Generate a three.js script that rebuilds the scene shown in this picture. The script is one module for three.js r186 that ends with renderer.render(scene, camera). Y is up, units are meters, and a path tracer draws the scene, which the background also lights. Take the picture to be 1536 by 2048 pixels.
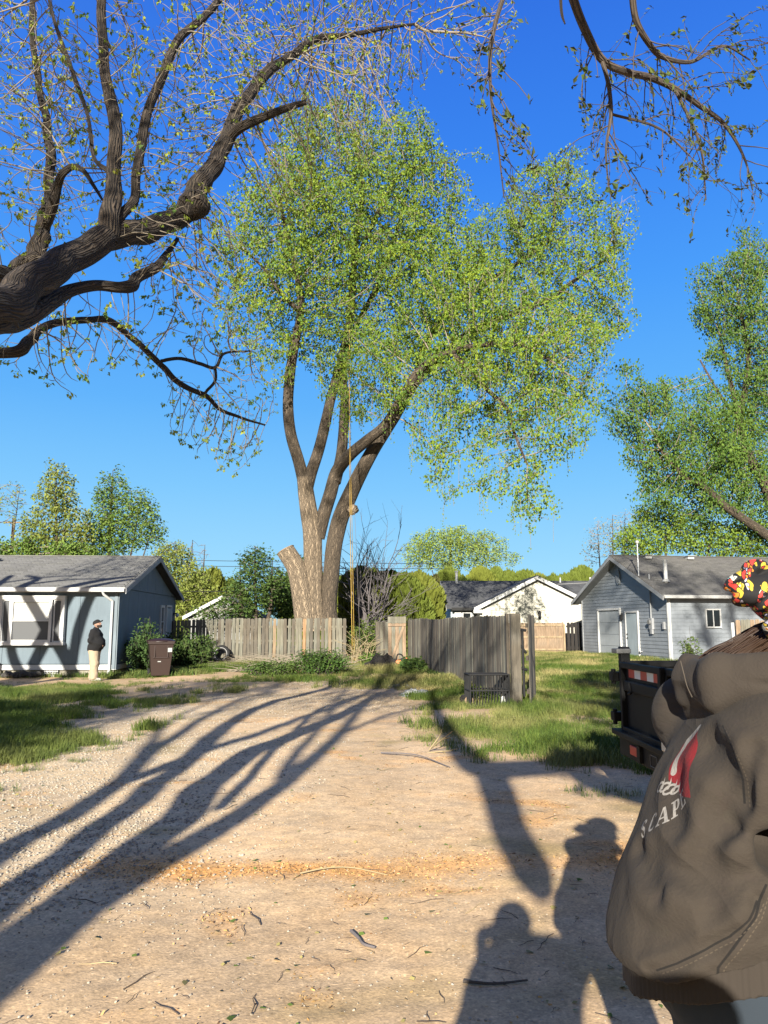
import * as THREE from 'three';
import { mergeGeometries } from 'three/addons/utils/BufferGeometryUtils.js';
import { RoundedBoxGeometry } from 'three/addons/geometries/RoundedBoxGeometry.js';
import { ImprovedNoise } from 'three/addons/math/ImprovedNoise.js';

// ------------------------------------------------------------------ camera, sky, sun, exposure
const EXPOSURE = 2.75, SUN_I = 5;
const SUN = new THREE.Vector3(-0.165, 0.345, 1).normalize();
const scene = new THREE.Scene();
const EYE = 1.6, PITCH = 8.35 * Math.PI / 180, FOC = 1547, PW = 1536, PH = 2048;   // focal length in pixels of a 1536 x 2048 frame
const camera = new THREE.PerspectiveCamera(2 * Math.atan(PH / 2 / FOC) * 180 / Math.PI, PW / PH, 0.05, 900);
camera.position.set(0, EYE, 0);
camera.rotation.x = PITCH;
const renderer = new THREE.WebGLRenderer({ antialias: true });
renderer.setSize(768, 1024);
renderer.toneMapping = THREE.LinearToneMapping;
renderer.toneMappingExposure = EXPOSURE;
renderer.shadowMap.enabled = true;
{ // clear spring sky: deep blue overhead, pale cyan towards the horizon
  const W = 128, H = 512, lerp = (p, q, s) => p + (q - p) * s, data = new Float32Array(W * H * 4);
  const stops = [[-90, .10, .10, .085], [-2, .20, .20, .18], [0, .46, .83, .98], [5, .33, .70, 1.0], [10, .22, .59, 1.0], [16, .125, .46, .98], [24, .07, .345, .97], [32, .042, .245, .90], [42, .025, .165, .78], [60, .013, .085, .45], [90, .008, .055, .3]];
  for (let r = 0; r < H; r++) {
    const el = ((r + .5) / H - .5) * 180;
    let i = 0; while (i < stops.length - 2 && el > stops[i + 1][0]) i++;
    const a = stops[i], b = stops[i + 1], t = Math.min(1, Math.max(0, (el - a[0]) / (b[0] - a[0])));
    for (let c = 0; c < W; c++) {
      const az = ((c + .5) / W - .5) * 2 * Math.PI, e = el * Math.PI / 180, cosS = Math.cos(az) * Math.cos(e) * SUN.x + Math.sin(e) * SUN.y + Math.sin(az) * Math.cos(e) * SUN.z;
      const glow = el > 0 ? Math.pow(Math.max(0, .5 + .5 * cosS), 3) : 0, add = [.46, .39, .27];   // the paler sky round the sun, behind the camera
      for (let k = 0; k < 4; k++) data[(r * W + c) * 4 + k] = k === 3 ? 1 : (lerp(a[k + 1], b[k + 1], t) * (1 - .72 * glow) + glow * add[k]) / EXPOSURE;
    }
  }
  const sky = new THREE.DataTexture(data, W, H, THREE.RGBAFormat, THREE.FloatType);
  sky.mapping = THREE.EquirectangularReflectionMapping; sky.magFilter = sky.minFilter = THREE.LinearFilter; sky.wrapS = THREE.RepeatWrapping; sky.needsUpdate = true;
  scene.background = sky; scene.environment = sky;
}
const sun = new THREE.DirectionalLight(new THREE.Color().setRGB(1, .935, .82), SUN_I);
sun.position.copy(SUN).multiplyScalar(80).add(new THREE.Vector3(0, 0, -20));
sun.target.position.set(0, 0, -20);
sun.castShadow = true; sun.shadow.radius = 1; sun.shadow.mapSize.set(4096, 4096);
Object.assign(sun.shadow.camera, { left: -50, right: 50, top: 50, bottom: -50, near: 1, far: 220 });
scene.add(sun, sun.target);

// ------------------------------------------------------------------ helpers
const V = (x, y, z) => new THREE.Vector3(x, y, z);
const rng = (s) => () => { s = (s + 0x6d2b79f5) | 0; let t = Math.imul(s ^ (s >>> 15), 1 | s); t = (t + Math.imul(t ^ (t >>> 7), 61 | t)) ^ t; return ((t ^ (t >>> 14)) >>> 0) / 4294967296; };
const clamp = (x, a = 0, b = 1) => Math.min(b, Math.max(a, x)), lerp = (a, b, t) => a + (b - a) * t, sstep = (a, b, x) => { const t = clamp((x - a) / (b - a)); return t * t * (3 - 2 * t); };
const IN = new ImprovedNoise(), n3 = (x, y, z) => IN.noise(x + 31.7, y + 57.3, z + 11.9);
const fbm = (x, y, z, o = 4) => { let s = 0, a = .5; for (let i = 0; i < o; i++) { s += a * n3(x, y, z); x *= 2.03; y *= 2.03; z *= 2.03; a *= .5; } return s; };
const CP = Math.cos(PITCH), SP = Math.sin(PITCH);
// where things of the photograph stand: a point at a distance (metres ahead) and the ground point, from its place in the picture
const at = (px, py, d) => { const u = (px - 768) / FOC, v = (1024 - py) / FOC, n = CP - v * SP; return V(u / n * d, EYE + (v * CP + SP) / n * d, -d); };
const gnd = (px, py, y = 0) => { const v = (1024 - py) / FOC, n = CP - v * SP, d = (y - EYE) / ((v * CP + SP) / n); return at(px, py, d); };
const gy = (x, z) => { const far = sstep(30, 60, -z); return .035 * n3(x * .35, 0, z * .35) + .018 * n3(x * 1.1, 4, z * 1.1) * (1 - far) + .16 * Math.exp(-(((x + 3) / 4) ** 2) - (((z + 30) / 3) ** 2)) - .06 * sstep(-14, -24, z) * sstep(-6, -9, x); };
const names = {};
const numbered = (n) => { const k = names[n] = (names[n] ?? -1) + 1; return k ? n + '_' + String(k).padStart(3, '0') : n; };
const shade = (o) => { o.castShadow = o.receiveShadow = true; return o; };
function thing(name, label, category, group) {
  const g = new THREE.Group(); g.name = numbered(name); g.userData = { label, category }; if (group) g.userData.group = group; scene.add(g); return g;
}
function part(parent, name, geo, mat, extra) {
  const m = shade(new THREE.Mesh(geo, mat)); m.name = name; if (extra) Object.assign(m.userData, extra); parent.add(m); return m;
}
function single(name, label, category, geo, mat, group) {
  const m = shade(new THREE.Mesh(geo, mat)); m.name = numbered(name); m.userData = { label, category }; if (group) m.userData.group = group; scene.add(m); return m;
}
function struct(name, geo, mat) { const m = shade(new THREE.Mesh(geo, mat)); m.name = name; m.userData = { kind: 'structure' }; scene.add(m); return m; }
function stuff(name, label, category, mesh, parent) {
  shade(mesh); mesh.name = parent ? name : numbered(name); mesh.userData = { kind: 'stuff' };
  if (!parent) Object.assign(mesh.userData, { label, category });
  (parent || scene).add(mesh); return mesh;
}
const copyOf = (o, label) => { const c = o.clone(); c.name = numbered(o.name.replace(/_\d{3}$/, '')); if (label) c.userData = { ...o.userData, label }; scene.add(c); return c; };
function instanced(geo, mat, list) { // list: {m: Matrix4, c?: [r,g,b]}
  const im = new THREE.InstancedMesh(geo, mat, list.length), col = new THREE.Color();
  list.forEach((e, i) => { im.setMatrixAt(i, e.m); if (e.c) im.setColorAt(i, col.setRGB(...e.c)); });
  return im;
}
const mtx = (p, e, s) => new THREE.Matrix4().compose(p, new THREE.Quaternion().setFromEuler(e), typeof s === 'number' ? V(s, s, s) : s);

// geometry buffer
class GB {
  constructor() { this.p = []; this.n = []; this.t = []; this.i = []; this.c = null; }
  v(x, y, z, nx, ny, nz, u, w) { this.p.push(x, y, z); this.n.push(nx, ny, nz); this.t.push(u, w); return this.p.length / 3 - 1; }
  flat(pts, uv) { // a flat polygon (fan)
    const e1 = pts[1].clone().sub(pts[0]), e2 = pts[2].clone().sub(pts[0]), nn = e1.cross(e2).normalize();
    const ids = pts.map((q, k) => this.v(q.x, q.y, q.z, nn.x, nn.y, nn.z, uv ? uv[k][0] : q.x + q.z, uv ? uv[k][1] : q.y));
    for (let k = 1; k < ids.length - 1; k++) this.i.push(ids[0], ids[k], ids[k + 1]);
  }
  prism(front, off) { // extrude polygon (ccw seen from outside) by offset vector backwards
    const back = front.map((q) => q.clone().add(off));
    this.flat(front); this.flat(back.slice().reverse());
    for (let k = 0; k < front.length; k++) { const l = (k + 1) % front.length; this.flat([front[k], back[k], back[l], front[l]]); }
    return this;
  }
  tube(pts, rad, sides = 6, o = {}) { // pts: Vector3[], rad: number[]; o.rough: noise amplitude, o.cap
    const n = pts.length; if (n < 2) return this;
    let T = pts[1].clone().sub(pts[0]).normalize(), N = Math.abs(T.y) < .9 ? V(0, 1, 0) : V(1, 0, 0);
    N.sub(T.clone().multiplyScalar(N.dot(T))).normalize();
    let len = o.v0 || 0; const base = this.p.length / 3, q = V(0, 0, 0);
    for (let k = 0; k < n; k++) {
      const T2 = (k < n - 1 ? pts[k + 1] : pts[k]).clone().sub(k > 0 ? pts[k - 1] : pts[k]).normalize();
      N.sub(T2.clone().multiplyScalar(N.dot(T2))).normalize(); const B = T2.clone().cross(N);
      if (k) len += pts[k].distanceTo(pts[k - 1]);
      for (let s = 0; s <= sides; s++) {
        const a = s / sides * 2 * Math.PI, ca = Math.cos(a), sa = Math.sin(a);
        q.copy(N).multiplyScalar(ca).addScaledVector(B, sa);
        let r = rad[k];
        if (o.rough) { const cx = ca * 3.2, cy = sa * 3.2; r *= 1 + o.rough * (1.1 * (1 - 2 * Math.abs(n3(cx * (o.furrow || 1), cy * (o.furrow || 1), len * .9 / (o.stretch || 1)))) + .9 * n3(ca * .9, sa * .9, len * .8)); }
        this.v(pts[k].x + q.x * r, pts[k].y + q.y * r, pts[k].z + q.z * r, q.x, q.y, q.z, s / sides * (o.uw || Math.max(1, Math.round(2 * Math.PI * rad[0] / .5))) * .5, len);
      }
    }
    for (let k = 0; k < n - 1; k++) for (let s = 0; s < sides; s++) { const A = base + k * (sides + 1) + s, C = A + sides + 1; this.i.push(A, A + 1, C, A + 1, C + 1, C); }
    if (o.cap) for (const [k, sg] of [[0, -1], [n - 1, 1]]) {
      const T2 = (k ? pts[k].clone().sub(pts[k - 1]) : pts[1].clone().sub(pts[0])).normalize().multiplyScalar(sg);
      const c = this.v(pts[k].x, pts[k].y, pts[k].z, T2.x, T2.y, T2.z, 0, 0), ids = [];
      for (let s = 0; s <= sides; s++) { const j = (base + k * (sides + 1) + s) * 3; ids.push(this.v(this.p[j], this.p[j + 1], this.p[j + 2], T2.x, T2.y, T2.z, s / sides, .1)); }
      for (let s = 0; s < sides; s++) sg > 0 ? this.i.push(c, ids[s], ids[s + 1]) : this.i.push(c, ids[s + 1], ids[s]);
    }
    return this;
  }
  build(smooth) {
    const g = new THREE.BufferGeometry();
    g.setAttribute('position', new THREE.Float32BufferAttribute(this.p, 3)); g.setAttribute('normal', new THREE.Float32BufferAttribute(this.n, 3)); g.setAttribute('uv', new THREE.Float32BufferAttribute(this.t, 2));
    if (this.c) g.setAttribute('color', new THREE.Float32BufferAttribute(this.c, 3));
    g.setIndex(this.i); if (smooth) g.computeVertexNormals(); return g;
  }
}
const box = (w, h, d, x = 0, y = 0, z = 0, bevel = 0) => {
  const g = bevel ? new RoundedBoxGeometry(w, h, d, 1, Math.min(bevel, w / 2.1, h / 2.1, d / 2.1)) : new THREE.BoxGeometry(w, h, d);
  const p = g.attributes.position, n = g.attributes.normal, t = g.attributes.uv;   // uv in metres
  for (let i = 0; i < p.count; i++) { const ax = Math.abs(n.getX(i)), ay = Math.abs(n.getY(i)), az = Math.abs(n.getZ(i)); const X = p.getX(i), Y = p.getY(i), Z = p.getZ(i); ax > ay && ax > az ? t.setXY(i, Z, Y) : ay > az ? t.setXY(i, X, Z) : t.setXY(i, X, Y); }
  g.translate(x, y, z); return g;
};
const merge = (l) => mergeGeometries(l.map((g) => { g = g.index ? g.toNonIndexed() : g; for (const k of Object.keys(g.attributes)) if (!['position', 'normal', 'uv'].includes(k)) g.deleteAttribute(k); return g; }));
const rod = (a, b, r, s = 6) => new GB().tube([a, b], [r, r], s, { cap: 1 }).build();
const rods = (l, r, s = 6) => { const g = new GB(); for (const [a, b, q] of l) g.tube([a, b], [q || r, q || r], s, { cap: 1 }); return g.build(); };
const spline = (pts, n) => { const c = new THREE.CatmullRomCurve3(pts, false, 'centripetal'); return c.getPoints(n); };
const resample = (pts, rad, n) => { const P = spline(pts, n), m = pts.length - 1; return [P, P.map((_, k) => { const t = k / n * m, i = Math.min(m - 1, Math.floor(t)); return lerp(rad[i], rad[i + 1], t - i); })]; };

// surface nets: meshes the zero level of f (negative inside)
function surfaceNets(f, lo, hi, cell, uvOf) {
  const nx = Math.ceil((hi[0] - lo[0]) / cell) + 1, ny = Math.ceil((hi[1] - lo[1]) / cell) + 1, nz = Math.ceil((hi[2] - lo[2]) / cell) + 1;
  const val = new Float32Array(nx * ny * nz), id = new Int32Array(nx * ny * nz).fill(-1), X = (i) => lo[0] + i * cell, Y = (j) => lo[1] + j * cell, Z = (k) => lo[2] + k * cell;
  for (let k = 0, q = 0; k < nz; k++) for (let j = 0; j < ny; j++) for (let i = 0; i < nx; i++) val[q++] = f(X(i), Y(j), Z(k));
  const I = (i, j, k) => i + nx * (j + ny * k), pos = [], nor = [], uv = [], idx = [], E = [[0, 1], [0, 2], [0, 4], [1, 3], [1, 5], [2, 3], [2, 6], [3, 7], [4, 5], [4, 6], [5, 7], [6, 7]];
  const g = [0, 0, 0, 0, 0, 0, 0, 0], e = cell * .5;
  for (let k = 0; k < nz - 1; k++) for (let j = 0; j < ny - 1; j++) for (let i = 0; i < nx - 1; i++) {
    let mask = 0; for (let c = 0; c < 8; c++) { g[c] = val[I(i + (c & 1), j + ((c >> 1) & 1), k + (c >> 2))]; if (g[c] < 0) mask |= 1 << c; }
    if (mask === 0 || mask === 255) continue;
    let x = 0, y = 0, z = 0, m = 0;
    for (const [a, b] of E) if ((g[a] < 0) !== (g[b] < 0)) { const t = g[a] / (g[a] - g[b]); x += lerp(a & 1, b & 1, t); y += lerp((a >> 1) & 1, (b >> 1) & 1, t); z += lerp(a >> 2, b >> 2, t); m++; }
    x = X(i + x / m); y = Y(j + y / m); z = Z(k + z / m); id[I(i, j, k)] = pos.length / 3; pos.push(x, y, z);
    let a = f(x + e, y, z) - f(x - e, y, z), b = f(x, y + e, z) - f(x, y - e, z), c = f(x, y, z + e) - f(x, y, z - e); const l = Math.hypot(a, b, c) || 1; nor.push(a / l, b / l, c / l);
    uv.push(...(uvOf ? uvOf(x, y, z) : [x + z, y]));
  }
  const quad = (a, b, c, d, flip) => { if (a < 0 || b < 0 || c < 0 || d < 0) return; flip ? idx.push(a, b, c, a, c, d) : idx.push(a, c, b, a, d, c); };
  for (let k = 1; k < nz - 1; k++) for (let j = 1; j < ny - 1; j++) for (let i = 1; i < nx - 1; i++) {
    const s = val[I(i, j, k)] < 0;
    if (s !== val[I(i + 1, j, k)] < 0) quad(id[I(i, j - 1, k - 1)], id[I(i, j, k - 1)], id[I(i, j, k)], id[I(i, j - 1, k)], s);
    if (s !== val[I(i, j + 1, k)] < 0) quad(id[I(i - 1, j, k - 1)], id[I(i - 1, j, k)], id[I(i, j, k)], id[I(i, j, k - 1)], s);
    if (s !== val[I(i, j, k + 1)] < 0) quad(id[I(i - 1, j - 1, k)], id[I(i, j - 1, k)], id[I(i, j, k)], id[I(i - 1, j, k)], s);
  }
  const geo = new THREE.BufferGeometry(); geo.setAttribute('position', new THREE.Float32BufferAttribute(pos, 3)); geo.setAttribute('normal', new THREE.Float32BufferAttribute(nor, 3)); geo.setAttribute('uv', new THREE.Float32BufferAttribute(uv, 2)); geo.setIndex(idx);
  return geo;
}
const capsule = (x, y, z, a, b, ra, rb) => { const bx = b.x - a.x, by = b.y - a.y, bz = b.z - a.z, px = x - a.x, py = y - a.y, pz = z - a.z, t = clamp((px * bx + py * by + pz * bz) / (bx * bx + by * by + bz * bz + 1e-9)); return Math.hypot(px - bx * t, py - by * t, pz - bz * t) - (ra + (rb - ra) * t); };
const smin = (a, b, k) => { const h = clamp(.5 + .5 * (b - a) / k); return b + (a - b) * h - k * h * (1 - h); };

// ------------------------------------------------------------------ textures (computed)
const toS = (x) => x <= .0031308 ? 12.92 * x : 1.055 * Math.pow(x, 1 / 2.4) - .055;
// fast tileable value noise
const lat = (() => { const r = rng(99), a = new Float32Array(65536); for (let i = 0; i < 65536; i++) a[i] = r(); return a; })();
const tn = (x, y, px, py, s = 0) => { const xi = Math.floor(x), yi = Math.floor(y), fx = x - xi, fy = y - yi, u = fx * fx * (3 - 2 * fx), w = fy * fy * (3 - 2 * fy), x0 = ((xi % px) + px) % px, x1 = (x0 + 1) % px, y0 = ((yi % py) + py) % py, y1 = (y0 + 1) % py, h = (a, b) => lat[((a * 73 + b * 4099 + s * 917) ^ (a * b * 31 + s)) & 65535]; return lerp(lerp(h(x0, y0), h(x1, y0), u), lerp(h(x0, y1), h(x1, y1), u), w); };
function tex(w, h, fn, { srgb = true, rep = [1, 1] } = {}) {
  const d = new Uint8Array(w * h * 4);
  for (let j = 0, q = 0; j < h; j++) for (let i = 0; i < w; i++) { const c = fn(i / w, j / h); for (let k = 0; k < 3; k++) d[q++] = clamp(srgb ? toS(clamp(c[k])) : c[k]) * 255; d[q++] = 255; }
  const t = new THREE.DataTexture(d, w, h, THREE.RGBAFormat); t.wrapS = t.wrapT = THREE.RepeatWrapping; t.magFilter = THREE.LinearFilter; t.minFilter = THREE.LinearMipmapLinearFilter; t.generateMipmaps = true; if (srgb) t.colorSpace = THREE.SRGBColorSpace; t.repeat.set(...rep); t.needsUpdate = true; return t;
}
const grey = (f) => (u, v) => { const g = f(u, v); return [g, g, g]; };
const K = .68;
const std = (name, color, rough = .9, o = {}) => { color = name === 'ground' || o.metalness ? color : color.map((c) => c * K); const m = new THREE.MeshStandardMaterial({ roughness: rough, ...o }); m.color.setRGB(...color); m.name = name; return m; };
const leafMat = (name, color, tr = .35) => { color = color.map((c) => c * .92); const m = new THREE.MeshPhysicalMaterial({ roughness: .75, transmission: tr, thickness: 0, side: THREE.DoubleSide, specularIntensity: .4 }); m.color.setRGB(...color); m.name = name; return m; };

const soilF = (u, v) => { // fine sand, pebbles
  let g = .56 + .10 * (tn(u * 16, v * 16, 16, 16) - .5) + .12 * (tn(u * 90, v * 90, 90, 90, 1) - .5) +   .22 * (tn(u * 420, v * 420, 420, 420, 2) - .5) + .22 * (tn(u * 1000, v * 1000, 1000, 1000, 3) - .5);
  const p = tn(u * 260, v * 260, 260, 260, 5); g += p > .82 ? (p - .82) * 1.6 : p < .1 ? (p - .1) * 1.6 : 0;
  return clamp(g, .1, 1);
};
const T = {};
T.soil = tex(1536, 1536, (u, v) => { const g = soilF(u, v), w = tn(u * 30, v * 30, 30, 30, 8) - .5; return [g * (1 + .06 * w), g, g * (1 - .1 * w)]; }, { rep: [1 / 5, 1 / 5] });
T.soilB = tex(1536, 1536, grey(soilF), { srgb: false, rep: [1 / 5, 1 / 5] });
const barkF = (u, v) => { // vertical furrows, in a 1 m tile, ridges that join and part
  const w = .9 * (tn(u * 6, v * 5, 6, 5, 1) - .5) + .35 * (tn(u * 20, v * 14, 20, 14, 2) - .5);
  const s = (u * 14 + w * 2.2) % 1, ridge = 1 - Math.abs(2 * ((s + 1) % 1) - 1);
  const crack = tn(u * 24, v * 34, 24, 34, 4);
  return clamp(Math.pow(ridge, .8) * .8 + .25 * (tn(u * 60, v * 22, 60, 22, 3) - .3) - (crack > .72 ? (crack - .72) * 1.6 : 0));
};
T.bark = tex(512, 512, (u, v) => { const b = barkF(u, v), k = .14 + .86 * Math.pow(b, 1.15) + .12 * (tn(u * 120, v * 60, 120, 60, 6) - .5); return [k, k * .93, k * .84]; });
T.barkFine = T.bark.clone(); T.barkFine.repeat.set(2.4, 1.1); T.barkFine.needsUpdate = true;
T.barkB = tex(512, 512, grey(barkF), { srgb: false });
const woodF = (u, v) => .62 + .3 * (tn(u * 70, v * 3, 70, 3, 1) - .5) + .26 * (tn(u * 200, v * 8, 200, 8, 2) - .5) + .22 * (tn(u * 9, v * 5, 9, 5, 3) - .5) - (tn(u * 130, v * 2, 130, 2, 7) > .86 ? .28 : 0);
T.barkFineB = T.barkB.clone(); T.barkFineB.repeat.set(2.4, 1.1); T.barkFineB.needsUpdate = true;
T.wood = tex(512, 512, (u, v) => { const g = woodF(u, v), w = tn(u * 4, v * 4, 4, 4, 5); return [g, g * lerp(.92, 1, w), g * lerp(.82, .98, w)]; });
T.woodB = tex(512, 512, grey(woodF), { srgb: false });
T.dirty = tex(512, 512, grey((u, v) => .84 + .16 * (tn(u * 5, v * 5, 5, 5) - .3) + .1 * (tn(u * 40, v * 9, 40, 9, 2) - .5) + .07 * (tn(u * 170, v * 170, 170, 170, 3) - .5)), { rep: [.5, .5] });
T.grit = tex(512, 512, (u, v) => { const g = .62 + .35 * (tn(u * 220, v * 220, 220, 220) - .5) + .35 * (tn(u * 500, v * 500, 500, 500, 1) - .5) + .22 * (tn(u * 7, v * 7, 7, 7, 2) - .5); return [g, g, g]; }, { rep: [.5, .5] });
const clothF = (u, v) => .6 + .16 * (tn(u * 400, v * 400, 400, 400, 2) - .5) + .12 * (tn(u * 120, v * 120, 120, 120, 3) - .5);
T.clothB = tex(512, 512, grey(clothF), { srgb: false, rep: [4, 4] });
T.hoodB = tex(1024, 1024, grey((u, v) => { const w = tn(u * 7, v * 5, 7, 5, 1) - .5, a = 1 - Math.abs(2 * tn(u * 9 + w * 1.2, v * 11 + u * 9, 9, 11, 2) - 1), b = 1 - Math.abs(2 * tn(u * 22 + w * 2, v * 17, 22, 17, 3) - 1); return .2 + .42 * a * a * a + .2 * b * b * b + .1 * (tn(u * 300, v * 240, 300, 240, 4) - .5) + .06 * (tn(u * 900, v * 700, 900, 700, 5) - .5); }), { srgb: false });
const MT = {
  ground: std('ground', [1.98, 1.72, 1.32], .97, { map: T.soil, bumpMap: T.soilB, bumpScale: .0035, vertexColors: true }),
  barkPale: std('pale bark', [.55, .45, .33], .95, { map: T.bark, bumpMap: T.barkB, bumpScale: .05 }),
  barkMid: std('limb bark', [.21, .17, .125], .95, { map: T.bark, bumpMap: T.barkB, bumpScale: .035 }),
  barkDark: std('dark bark', [.115, .09, .068], .95, { map: T.barkFine, bumpMap: T.barkFineB, bumpScale: .03 }),
  twig: std('twig bark', [.29, .245, .18], .9),
  twigMid: std('budding branch bark', [.15, .12, .095], .9, { map: T.bark, bumpMap: T.barkB, bumpScale: .004 }),
  twigPink: std('pinkish twig', [.36, .29, .26], .9), twigGrey: std('grey twig', [.16, .14, .14], .9),
  twigDark: std('dark twig', [.085, .07, .06], .9),
  cutWood: std('cut wood', [.52, .38, .24], .9, { map: T.wood }),
  fence: std('weathered fence wood', [.205, .185, .15], .95, { map: T.wood, bumpMap: T.woodB, bumpScale: .004 }),
  fenceB: std('paler weathered wood', [.30, .295, .24], .95, { map: T.wood, bumpMap: T.woodB, bumpScale: .004 }),
  fenceC: std('dark weathered wood', [.13, .113, .09], .95, { map: T.wood, bumpMap: T.woodB, bumpScale: .004 }),
  fenceNew: std('newer orange wood', [.52, .33, .18], .9, { map: T.wood }),
  fenceTan: std('tan fence wood', [.46, .34, .235], .9, { map: T.wood, bumpMap: T.woodB, bumpScale: .003 }),
  fenceBlack: std('dark stained wood', [.035, .03, .027], .9, { map: T.wood }),
  blue: std('blue grey wall paint', [.17, .225, .265], .8, { map: T.dirty }),
  white: std('white trim paint', [.74, .74, .72], .6, { map: T.dirty }),
  greyTrim: std('grey fascia paint', [.36, .37, .38], .7, { map: T.dirty }),
  blueTrim: std('blue trim paint', [.20, .25, .285], .75, { map: T.dirty }), paleBlue: std('pale blue paint', [.40, .47, .50], .6, { map: T.dirty }), whiteBlue: std('bluish white paint', [.46, .50, .52], .55, { map: T.dirty }), whiteGrey: std('greyish white paint', [.52, .52, .50], .55, { map: T.dirty }),
  fenceWarm: std('brownish wood', [.43, .33, .22], .95, { map: T.wood }), fenceRail: std('pale rail wood', [.58, .45, .29], .9, { map: T.wood }), glassGrey: std('grey dial glass', [.2, .2, .2], .15),
  concrete: std('cream foundation', [.50, .46, .36], .95, { map: T.grit }),
  shingle: std('grey shingle', [.30, .295, .27], .97, { map: T.grit }),
  shingleB: std('brown grey shingle', [.225, .215, .195], .97, { map: T.grit }),
  shingleC: std('dark shingle', [.13, .135, .14], .97, { map: T.grit }),
  siding: std('blue grey vinyl siding', [.30, .33, .36], .55, { map: T.dirty }),
  cream: std('cream vinyl siding', [.66, .635, .53], .6, { map: T.dirty }),
  glass: std('dark window glass', [.012, .014, .016], .08, { metalness: 0 }),
  blind: std('window blind', [.62, .62, .58], .8),
  screen: std('window screen', [.09, .095, .10], .7),
  black: Object.assign(new THREE.MeshPhysicalMaterial({ roughness: .6, specularIntensity: .3, map: T.dirty, color: new THREE.Color().setRGB(.006, .006, .0065) }), { name: 'black painted steel' }),
  blackMatt: std('black matt metal', [.008, .008, .0085], .8),
  rubber: std('black rubber', [.009, .009, .0095], .85),
  steelDark: std('dull grey steel', [.12, .12, .12], .6), steel: std('galvanised steel', [.5, .5, .5], .45, { metalness: .8 }),
  red: std('red reflector', [.5, .025, .02], .4), whiteTape: std('white reflector', [.75, .75, .75], .4),
  binBrown: std('brown bin plastic', [.03, .0135, .009], .5),
  ropeY: std('yellow rope', [.42, .27, .05], .9), ropeT: std('tan rope', [.45, .38, .25], .9),
  shedWall: std('greyed white paint', [.36, .36, .34], .8, { map: T.dirty }), strawStem: std('dry straw stem', [.40, .32, .18], .9), greyCloth: std('grey cloth', [.42, .42, .43], .95), darkCloth: std('dark sacking', [.03, .026, .022], .95), stoneDark: std('dark stone', [.10, .095, .085], .9, { map: T.grit }),
  orange: std('orange plastic', [.62, .16, .03], .5),
};

// ------------------------------------------------------------------ ground
const blob = (px, py, rx, rz) => { const g = gnd(px, py); return [g.x, g.z, rx, rz]; };
const inBlob = (l, x, z) => { let m = 0; for (const [cx, cz, rx, rz] of l) m = Math.max(m, 1.35 - Math.hypot((x - cx) / rx, (z - cz) / rz)); return m; };
const GRASS = [[-11, -14.5, 5.2, 7.5], [-9.6, -10.5, 3.2, 4.0], [-7.6, -13.2, 2.3, 4.2], [-6.6, -9.6, 1.5, 2.2], [-5.4, -10.6, 1.3, 2.6], [-8.5, -19, 2.4, 4], [2.6, -17, 2.2, 7], [3.2, -10.5, 2.6, 2.4], [1.9, -12.6, 1.3, 1.8], [7, -22, 5, 13], [9, -36, 6, 10], [5, -13, 3.2, 5], [-.6, -28, 3.2, 3.4], [-4.5, -28.5, 4, 2.2], [-7.2, -25.8, 2.0, 1.2], [-3.2, -23.5, 2.4, 1.3], [.5, -22, 1.6, 2.5]];
const grassAt = (x, z) => { if (z < -36.5) return 1; return clamp(inBlob(GRASS, x, z) + 1.15 * fbm(x * .55, 1.3, z * .55, 3) + .5 * n3(x * 2.2, 2, z * 2.2)); };
const GRAVEL = [[-3.2, -9, 2.6, 5], [-4.4, -14, 3.2, 5], [-2.6, -17.5, 3.4, 4], [-1.2, -21, 3, 2.4], [-2.4, -6.6, 1.6, 2.4]];
const gravelAt = (x, z) => clamp(inBlob(GRAVEL, x, z) * .9 + .7 * fbm(x * .5, 7, z * .5, 3));
const chipLine = (x) => -5.55 + .12 * n3(x * 1.3, 3, 0) - .05 * x; // the thin drift of seed husks along the edge of the track
const chipsAt = (x, z) => { const b = .17 + .2 * Math.max(0, n3(x * 1.1, 9, 2) + .25); let s = Math.exp(-(((z - chipLine(x)) / b) ** 2)) * clamp(.55 + 1.2 * n3(x * .9, 5, 1)); const p = n3(x * .8, 17, z * 1.3) + .5 * n3(x * 2.6, 18, z * 3.1); return Math.max(s, clamp((p - .42) * 1.9) * sstep(-24, -6, z) * sstep(1, -4.6, z) * .8); };
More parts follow.
